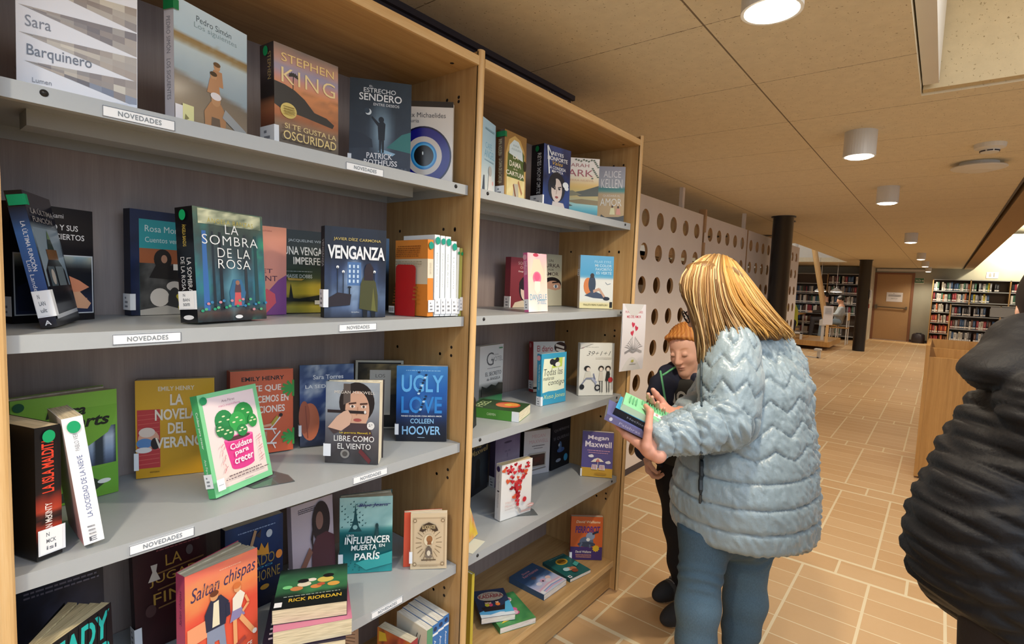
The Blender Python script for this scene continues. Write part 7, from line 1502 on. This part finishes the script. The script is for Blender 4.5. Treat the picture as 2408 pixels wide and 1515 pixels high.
# ------------------------------------------------------------------ red-haired child
B0 = P(1600, 1420, 2.37); B0[2] = 0
br = person_root('person', B0, 'red-haired child in a navy hooded top with green zip and black trousers, watching the books')
hb = Head(P(1613, 822, 2.36), -CR*.66-CF*.66-CU*.30, CU*.95-CR*.22-CF*.12, .90)
bS, bE, bW = P(1556, 912, 2.35), P(1541, 1000, 2.33), P(1519, 1055, 2.29)
bS2, bE2, bW2 = P(1668, 908, 2.42), P(1690, 1000, 2.42), P(1650, 1070, 2.36)
BH, BHlo, BHhi = hand_sdf(P(1521, 1068, 2.285), unit(P(1525, 1098, 2.27)-P(1520, 1062, 2.29)), CR*.9-CF*.4, -CF*.8+CR*.5, (.75, .8, .8, .85), .82, .5)
bN = P(1618, 893, 2.385); bHP = P(1600, 1080, 2.38); bK, bA = P(1596, 1235, 2.37), P(1606, 1378, 2.37); bK2, bA2 = P(1640, 1240, 2.30), P(1622, 1440, 2.28)
def f_bbody(p):
    d = smin(hb.sdf(p), rc(p, hb.at(0, -.02, -.06), bN, .042, .045), .02); d = smin(d, chain(p, [(bN, .05), (P(1608, 960, 2.39), .085), (bHP, .085)], .04), .03)
    d = smin(d, chain(p, [(bS, .035), (bE, .028), (bW, .023), (P(1521, 1068, 2.285), .021)]), .02); d = smin(d, chain(p, [(bS2, .035), (bE2, .028), (bW2, .022)]), .02)
    d = smin(d, chain(p, [(bHP, .07), (bK, .045), (bA, .032)]), .03); d = smin(d, chain(p, [(bHP, .07), (bK2, .045), (bA2, .032)]), .03); return smin(d, BH(p), .010)
v, f = surface(f_bbody, np.array([1.75, -.55, .03]), np.array([2.75, .35, 1.32]), .0036); v = relax(v, f, 1, .35); c = hb.colour(v, paint(len(v), '#dfae98'), '#c08478', '#b5764a', '#5a4036', '#dba08e')
skin_obj('body', v, f, M['skin'], br, c, B0)
def f_bhair(p):
    d = ellip(p, hb.at(0, -.018, .040), (hb.r, hb.f, hb.u), np.array([.082, .100, .090])*.92); d = smin(d, ellip(p, hb.at(.012, .062, .078), (hb.r, hb.f, hb.u), np.array([.055, .032, .024])*.92), .02)
    x, y, z = hb.loc(p); cut = (.050-z)*.6+(y-.030)*.42; return smax(d, cut*hb.s, .012)
v, f = surface(f_bhair, hb.c-.16, hb.c+.18, .0042); v = relax(v, f, 1); nn_ = normals(v, f); x, y, z = hb.loc(v)
v = v+nn_*(.0018*np.sin(x*420+y*160+6*np.sin(y*50))*sstep(-.05, .05, z))[:, None]
c = paint(len(v), '#a8662f'); c = blend(c, '#c98a48', .5+.5*np.sin(x*300+y*120)); c = blend(c, '#8a4f24', sstep(.03, -.02, z)*.7); skin_obj('hair', v, f, M['hair'], br, c, B0)
def f_btee(p): return chain(p, [(P(1615, 915, 2.385), .075), (P(1610, 960, 2.385), .104), (P(1605, 1092, 2.38), .108)], .05)
v, f = surface(f_btee, np.array([2.0, -.4, .62]), np.array([2.7, .3, 1.2]), .007); v = relax(v, f, 1); c = paint(len(v), '#33322f'); tv, tf = v, f
tee = skin_obj('shirt', v, f, M['jersey'], br, c, B0)
# lettering and the orange sequin animal shape follow the shirt
mb = MB()
def on_tee(x, y, off=.003):
    q = hit_px(tv, tf, x, y); return None if q is None else q+unit(CAMP-q)*off-B0
b_ = BVHTree.FromPolygons([tuple(q) for q in tv], [tuple(q) for q in tf])
def on_fast(x, y, off):
    d = Vector(unit(P(x, y, 1)-CAMP)); h_ = b_.ray_cast(Vector(CAMP), d); q = P(x, y, 2.30) if h_[0] is None else np.array(h_[0]); return tuple(q+unit(CAMP-q)*off-B0)
sh = Sheet(mb, lambda u, v, e: on_fast(1568+58*u-4*v, 948-30*v+8*u-5*u*v, .003+e)); sh.txt('NO.', 0, 1, 0, 1, '#c9c9c4', .03, sp=1.1); mb.build('shirt_lettering', M['print'], br)
mb = MB(); rg = random.Random(4)
for k in range(170):
    u = rg.gauss(0, .34); w_ = rg.gauss(0, .28); x, y = 1596+22*u+6*w_, 972+16*w_+4*u
    if abs(u) < .9 and abs(w_) < .9: mb.face([on_fast(x+1.5*math.cos(t), y+1.5*math.sin(t), .004+.0015*rg.random()) for t in [2*PI*i/6 for i in range(6)]][::-1], srgb(rg.choice(['#c8562a', '#e07a38', '#8f3a1c', '#e8a060', '#b04822'])))
mb.build('sequin_patch', M['gloss'], br)
def f_bhood(p):
    t = chain(p, [(P(1612, 905, 2.395), .088), (P(1606, 960, 2.39), .118), (P(1602, 1075, 2.385), .118)], .05)
    front = rc(p, P(1612, 880, 2.24), P(1600, 1100, 2.24), .10, .11); t = smax(t, -front, .012)
    a = chain(p, [(bS, .060), (bE, .052), (bW, .042), (P(1520, 1062, 2.287), .038)], .03); b = chain(p, [(bS2, .060), (bE2, .052), (bW2, .04)], .03)
    hood = smax(chain(p, [(P(1590, 885, 2.44), .055), (P(1650, 890, 2.47), .06)], .03), -ellip(p, P(1614, 868, 2.36), (CR, CU, CF), np.array([.075, .06, .08])), .015)
    col = chain(p, [(P(1562, 878, 2.37), .030), (P(1582, 868, 2.40), .036)], .02)
    return smin(smin(smin(smin(t, a, .03), b, .03), hood, .03), col, .03)
v, f = surface(f_bhood, np.array([1.7, -.6, .6]), np.array([2.8, .4, 1.25]), .0065); v = relax(v, f, 1); nn_ = normals(v, f); v = v+nn_*(.003*np.sin(v[:, 2]*80+v[:, 0]*50))[:, None]; c = paint(len(v), '#1f2337'); hv, hf = v, f
skin_obj('hooded_top', v, f, M['jersey'], br, c, B0)
mb = MB(); b_ = BVHTree.FromPolygons([tuple(q) for q in hv], [tuple(q) for q in hf])
for line in ([(1553+k*1.5+.12*k*k*.0, 873+9*k) for k in range(12)], [(1557, 883), (1566, 878), (1576, 871), (1586, 865), (1593, 861)]):
    mb.tube([on_fast(x, y, .004) for x, y in line], .0045, 6, srgb('#6dc08a'))
mb.build('zip_trim', M['print'], br)
def f_bpants(p): return smin(chain(p, [(P(1604, 1075, 2.385), .108), (P(1592, 1130, 2.375), .085), (bK, .062), (P(1600, 1320, 2.37), .050), (bA, .044)], .04), chain(p, [(P(1612, 1090, 2.37), .10), (bK2, .062), (bA2, .044)], .04), .02)
v, f = surface(f_bpants, np.array([1.9, -.5, .05]), np.array([2.75, .3, .85]), .0075); v = relax(v, f, 1); skin_obj('trousers', v, f, M['jersey'], br, paint(len(v), '#17151a'), B0)
for an in (P(1592, 1392, 2.40), P(1612, 1478, 2.24)):
    a = an.copy(); a[2] = .042; fw = unit(np.array([-.75, .25, 0])); sd = np.array([fw[1], -fw[0], 0])
    def f_shoe(p): d = ellip(p, a+fw*.05+np.array([0, 0, .006]), (fw, sd, np.array([0, 0, 1.])), np.array([.105, .043, .046])); d = smin(d, rc(p, a-fw*.02, a-fw*.02+np.array([0, 0, .06]), .040, .038), .03); return smax(d, .004-p[:, 2], .004)
    v, f = surface(f_shoe, a+np.array([-.2, -.2, -.06]), a+np.array([.2, .2, .15]), .005); c = paint(len(v), '#4d4a4a'); q = (v-a)@fw; c[(q > .07) | (q < -.02)] = np.array(srgb('#2b2a2c')); c[v[:, 2] < .02] = np.array(srgb('#cfcac2')); skin_obj('shoe', v, f, M['jersey'], br, c, B0)
    mb = MB()
    for k in range(4): p_ = a+fw*(.012+.018*k)+np.array([0, 0, .058-.006*k]); mb.tube([tuple(p_-sd*.022-B0), tuple(p_+np.array([0, 0, .006])-B0), tuple(p_+sd*.022-B0)], .003, 5, srgb('#8a8684'))
    mb.build('laces', M['print'], br)

# ------------------------------------------------------------------ person in the black quilted coat, cut by the picture edge
K0 = P(2420, 1640, 1.20); K0[2] = 0
kr = person_root('person', K0, 'person in a black quilted hooded coat cut off by the edge of the picture')
hk = Head(P(2505, 730, 1.25), CR*.5+CF*.8-CU*.2, CU, 1.0)
kn_ = unit(CU*.80+CR*.58)
def f_kcoat(p):
    d = chain(p, [(P(2450, 930, 1.20), .105), (P(2432, 1080, 1.18), .150), (P(2398, 1230, 1.15), .168), (P(2385, 1320, 1.145), .180), (P(2410, 1480, 1.15), .16)], .06)
    d = smin(d, chain(p, [(P(2470, 960, 1.08), .085), (P(2500, 1150, 1.06), .08)]), .03); d = smax(d, (P(2225, 1425, 1.14)-p)@kn_, .02)
    hood = smin(ellip(p, P(2388, 850, 1.17), (unit(CR*.9+CU*.35), unit(CU*.9-CR*.35), CF), np.array([.105, .052, .10])), ellip(p, P(2440, 810, 1.2), (CR, CU, CF), np.array([.09, .075, .1])), .03); return smin(d, hood, .012)
v, f = surface(f_kcoat, np.array([1.2, -1.75, .3]), np.array([2.1, -.8, 1.45]), .0065); v = relax(v, f, 1); nn_ = normals(v, f)
u_ = (v-K0)@unit(CR*.9+CU*.15); w_ = v[:, 2]; a_, b_2 = (w_*.85+u_*.5)/.045, (w_*.85-u_*.5)/.045
q_ = np.minimum(np.abs(a_-np.floor(a_)-.5), np.abs(b_2-np.floor(b_2)-.5)); e_ = np.minimum(.5-np.abs(a_-np.floor(a_)-.5), .5-np.abs(b_2-np.floor(b_2)-.5))
lowm = sstep(1.26, 1.20, w_); v = v+nn_*((.010*sstep(0, .34, e_)-.004)*lowm)[:, None]
rn = np.array([fb(a*18, b*18, 41) for a, b in zip(u_, w_)]); v = v+nn_*(.008*(rn-.5))[:, None]
skin_obj('coat', v, f, M['blacknylon'], kr, paint(len(v), '#1b1a1c'), K0)
def f_kbody(p): return smin(smin(hk.sdf(p), rc(p, hk.at(0, -.02, -.05), P(2470, 900, 1.22), .05, .06), .03), chain(p, [(P(2470, 900, 1.22), .07), (P(2420, 1250, 1.16), .11), (P(2405, 1400, 1.16), .10)], .05), .03)
v, f = surface(f_kbody, np.array([1.2, -1.8, .4]), np.array([2.2, -.7, 1.62]), .008); skin_obj('body', v, f, M['skin'], kr, hk.colour(v, paint(len(v), '#d0a088')), K0)
def f_khair(p): return smax(ellip(p, hk.at(0, -.02, .02), (hk.r, hk.f, hk.u), np.array([.088, .105, .112])), (hk.loc(p)[1]-.05)*hk.s, .01)
v, f = surface(f_khair, hk.c-.16, hk.c+.16, .007); skin_obj('hair', v, f, M['hair'], kr, paint(len(v), '#1c1614'), K0)
kz = []
for x, d in ((2400, 1.10), (2440, 1.24)): a = P(x, 1420, d); b = a.copy(); b[2] = .06; b[0] += .03; kz.append((a, b))
def f_kleg(p): return smin(chain(p, [(kz[0][0], .10), (kz[0][1], .055)]), chain(p, [(kz[1][0], .10), (kz[1][1], .055)]), .02)
v, f = surface(f_kleg, np.array([1.2, -1.8, .02]), np.array([2.1, -.8, .95]), .01); skin_obj('trousers', v, f, M['jersey'], kr, paint(len(v), '#221a1a'), K0)
for a, b in kz:
    q = b.copy(); q[2] = .04; fw = unit(np.array([.5, .6, 0]))
    def f_shoe(p): return smax(smin(ellip(p, q+fw*.05, (fw, np.array([fw[1], -fw[0], 0]), np.array([0, 0, 1.])), np.array([.13, .046, .05])), rc(p, q, q+np.array([0, 0, .05]), .05, .05), .03), .004-p[:, 2], .004)
    v, f = surface(f_shoe, q-.22, q+.22, .01); skin_obj('shoe', v, f, M['jersey'], kr, paint(len(v), '#19181a'), K0)

# ------------------------------------------------------------------ far readers and a visitor in lime
def far_person(name, label, foot, z0, facing, top, legs, hair, seat=None, scale=1.0, skin='#d2a184', bend=.1):
    """seated (seat = seat height) or standing figure; facing is a unit vector in plan"""
    f2 = unit(np.array([facing[0], facing[1], 0])); sd = np.array([f2[1], -f2[0], 0]); o = np.array([foot[0], foot[1], z0], float); k = scale; up = np.array([0, 0, 1.])
    hip = o+up*((seat+.16) if seat else .86*k); sh_ = hip+up*.46*k+f2*bend; hd = Head(sh_+up*.22*k+f2*.04, f2*.93-up*.3, up, k)
    root = person_root(name, o, label)
    kn2 = [hip+f2*.42*k-up*.02+sd*s*.1 for s in (-1, 1)] if seat else [hip-up*.42*k+f2*.03+sd*s*.09 for s in (-1, 1)]
    ft = [q-up*(q[2]-o[2]-.05)+(f2*.05 if seat else 0) for q in kn2]; hl = [hip+sd*s*.09 for s in (-1, 1)]
    el = [sh_-up*.24*k+f2*.08+sd*s*.20*k for s in (-1, 1)]; wr_ = [el[i]+f2*.22*k-up*.02-sd*(-1, 1)[i]*.07 for i in (0, 1)]
    def f_body(p):
        d = smin(hd.sdf(p), rc(p, hd.at(0, -.02, -.05), sh_, .045, .05), .02); d = smin(d, chain(p, [(sh_, .08), (hip, .1)]), .03)
        for i in (0, 1): d = smin(d, chain(p, [(wr_[i], .026), (wr_[i]+f2*.09, .03), (wr_[i]+f2*.15-up*.02, .014)]), .01); d = smin(d, chain(p, [(hl[i], .07), (kn2[i], .05), (ft[i], .04)]), .02)
        return d
    lo, hi = o+np.array([-.75, -.75, -.02]), o+np.array([.75, .75, 1.85*k])
    v, f = surface(f_body, lo, hi, .0115); skin_obj('body', v, f, M['skin'], root, hd.colour(v, paint(len(v), skin)), o)
    def f_top(p):
        d = chain(p, [(sh_-up*.03, .10*k), (lerp3(sh_, hip, .5), .135*k), (hip, .13*k)], .05)
        for i in (0, 1): d = smin(d, chain(p, [(sh_+sd*(-1, 1)[i]*.15*k-up*.04, .06*k), (el[i], .052*k), (wr_[i], .042*k)], .03), .03)
        return d
    v, f = surface(f_top, lo, hi, .0125); skin_obj('top', v, f, M['jersey'], root, paint(len(v), top), o)
    def f_leg(p): return smin(chain(p, [(hl[0], .09*k), (kn2[0], .068*k), (ft[0]+up*.03, .055*k)], .03), chain(p, [(hl[1], .09*k), (kn2[1], .068*k), (ft[1]+up*.03, .055*k)], .03), .03)
    v, f = surface(f_leg, lo, hi, .0125); skin_obj('trousers', v, f, M['jersey'], root, paint(len(v), legs), o)
    def f_sh(p):
        d = None
        for q in ft: e = smax(ellip(p, q+f2*.05-up*.005, (f2, sd, up), np.array([.125, .046, .045])), o[2]+.004-p[:, 2], .004); d = e if d is None else np.minimum(d, e)
        return d
    v, f = surface(f_sh, lo, hi, .0125); skin_obj('shoes', v, f, M['jersey'], root, paint(len(v), '#2a2728'), o)
    def f_hr(p): return smax(ellip(p, hd.at(0, -.015, .03), (hd.r, hd.f, hd.u), np.array([.084, .1, .1])*k), (hd.loc(p)[1]*.6-hd.loc(p)[2]*.7-.01)*k, .01)
    v, f = surface(f_hr, hd.c-.17, hd.c+.17, .0115); skin_obj('hair', v, f, M['hair'], root, paint(len(v), hair), o)
    return root
def far_chair(x, y, label, ang):
    t = empty('chair', (x, y, 0), R(ang), label, 'chair', 'pale chairs at the reading table')
    mb = MB(); mb.box((-.21, -.21, .44), (.21, .21, .465)); mb.build('seat', M['counterwood'], t)
    for sx in (-.19, .19):
        for sy in (-.19, .19): mb = MB(); mb.tube([(sx, sy, .0), (sx*.98, sy*.98, .44 if sy < 0 else .88)], .014, 8); mb.build('leg', M['whitemetal'], t)
    mb = MB(); mb.box((-.19, .18, .66), (.19, .205, .86)); mb.build('backrest', M['edge'], t)
far_person('person', 'seated dark-haired adult in a dark jacket by the far bookcase', (18.00, 1.50), 0, (-.15, 1), '#3a322c', '#3a3638', '#1d1612', .45, 1.0, bend=.12)
far_chair(18.00, 1.47, 'chair under the far seated adult in dark clothes', 180)
far_person('person', 'seated dark-haired child in a light grey hooded top by the dark column', (16.95, 1.14), 0, (-.2, 1), '#a5aaae', '#8494a0', '#1d1612', .45, .88, bend=-.05)
far_chair(16.95, 1.10, 'pale chair under the far child in grey, nearest the dark column', 180)
far_person('person', 'visitor in a lime green top partly hidden behind the far end of the screen', (11.35, 1.20), 0, (-.3, .8), '#b9bf3f', '#26242a', '#6d5238', None, .92, bend=.05)
bpy.context.view_layer.update()
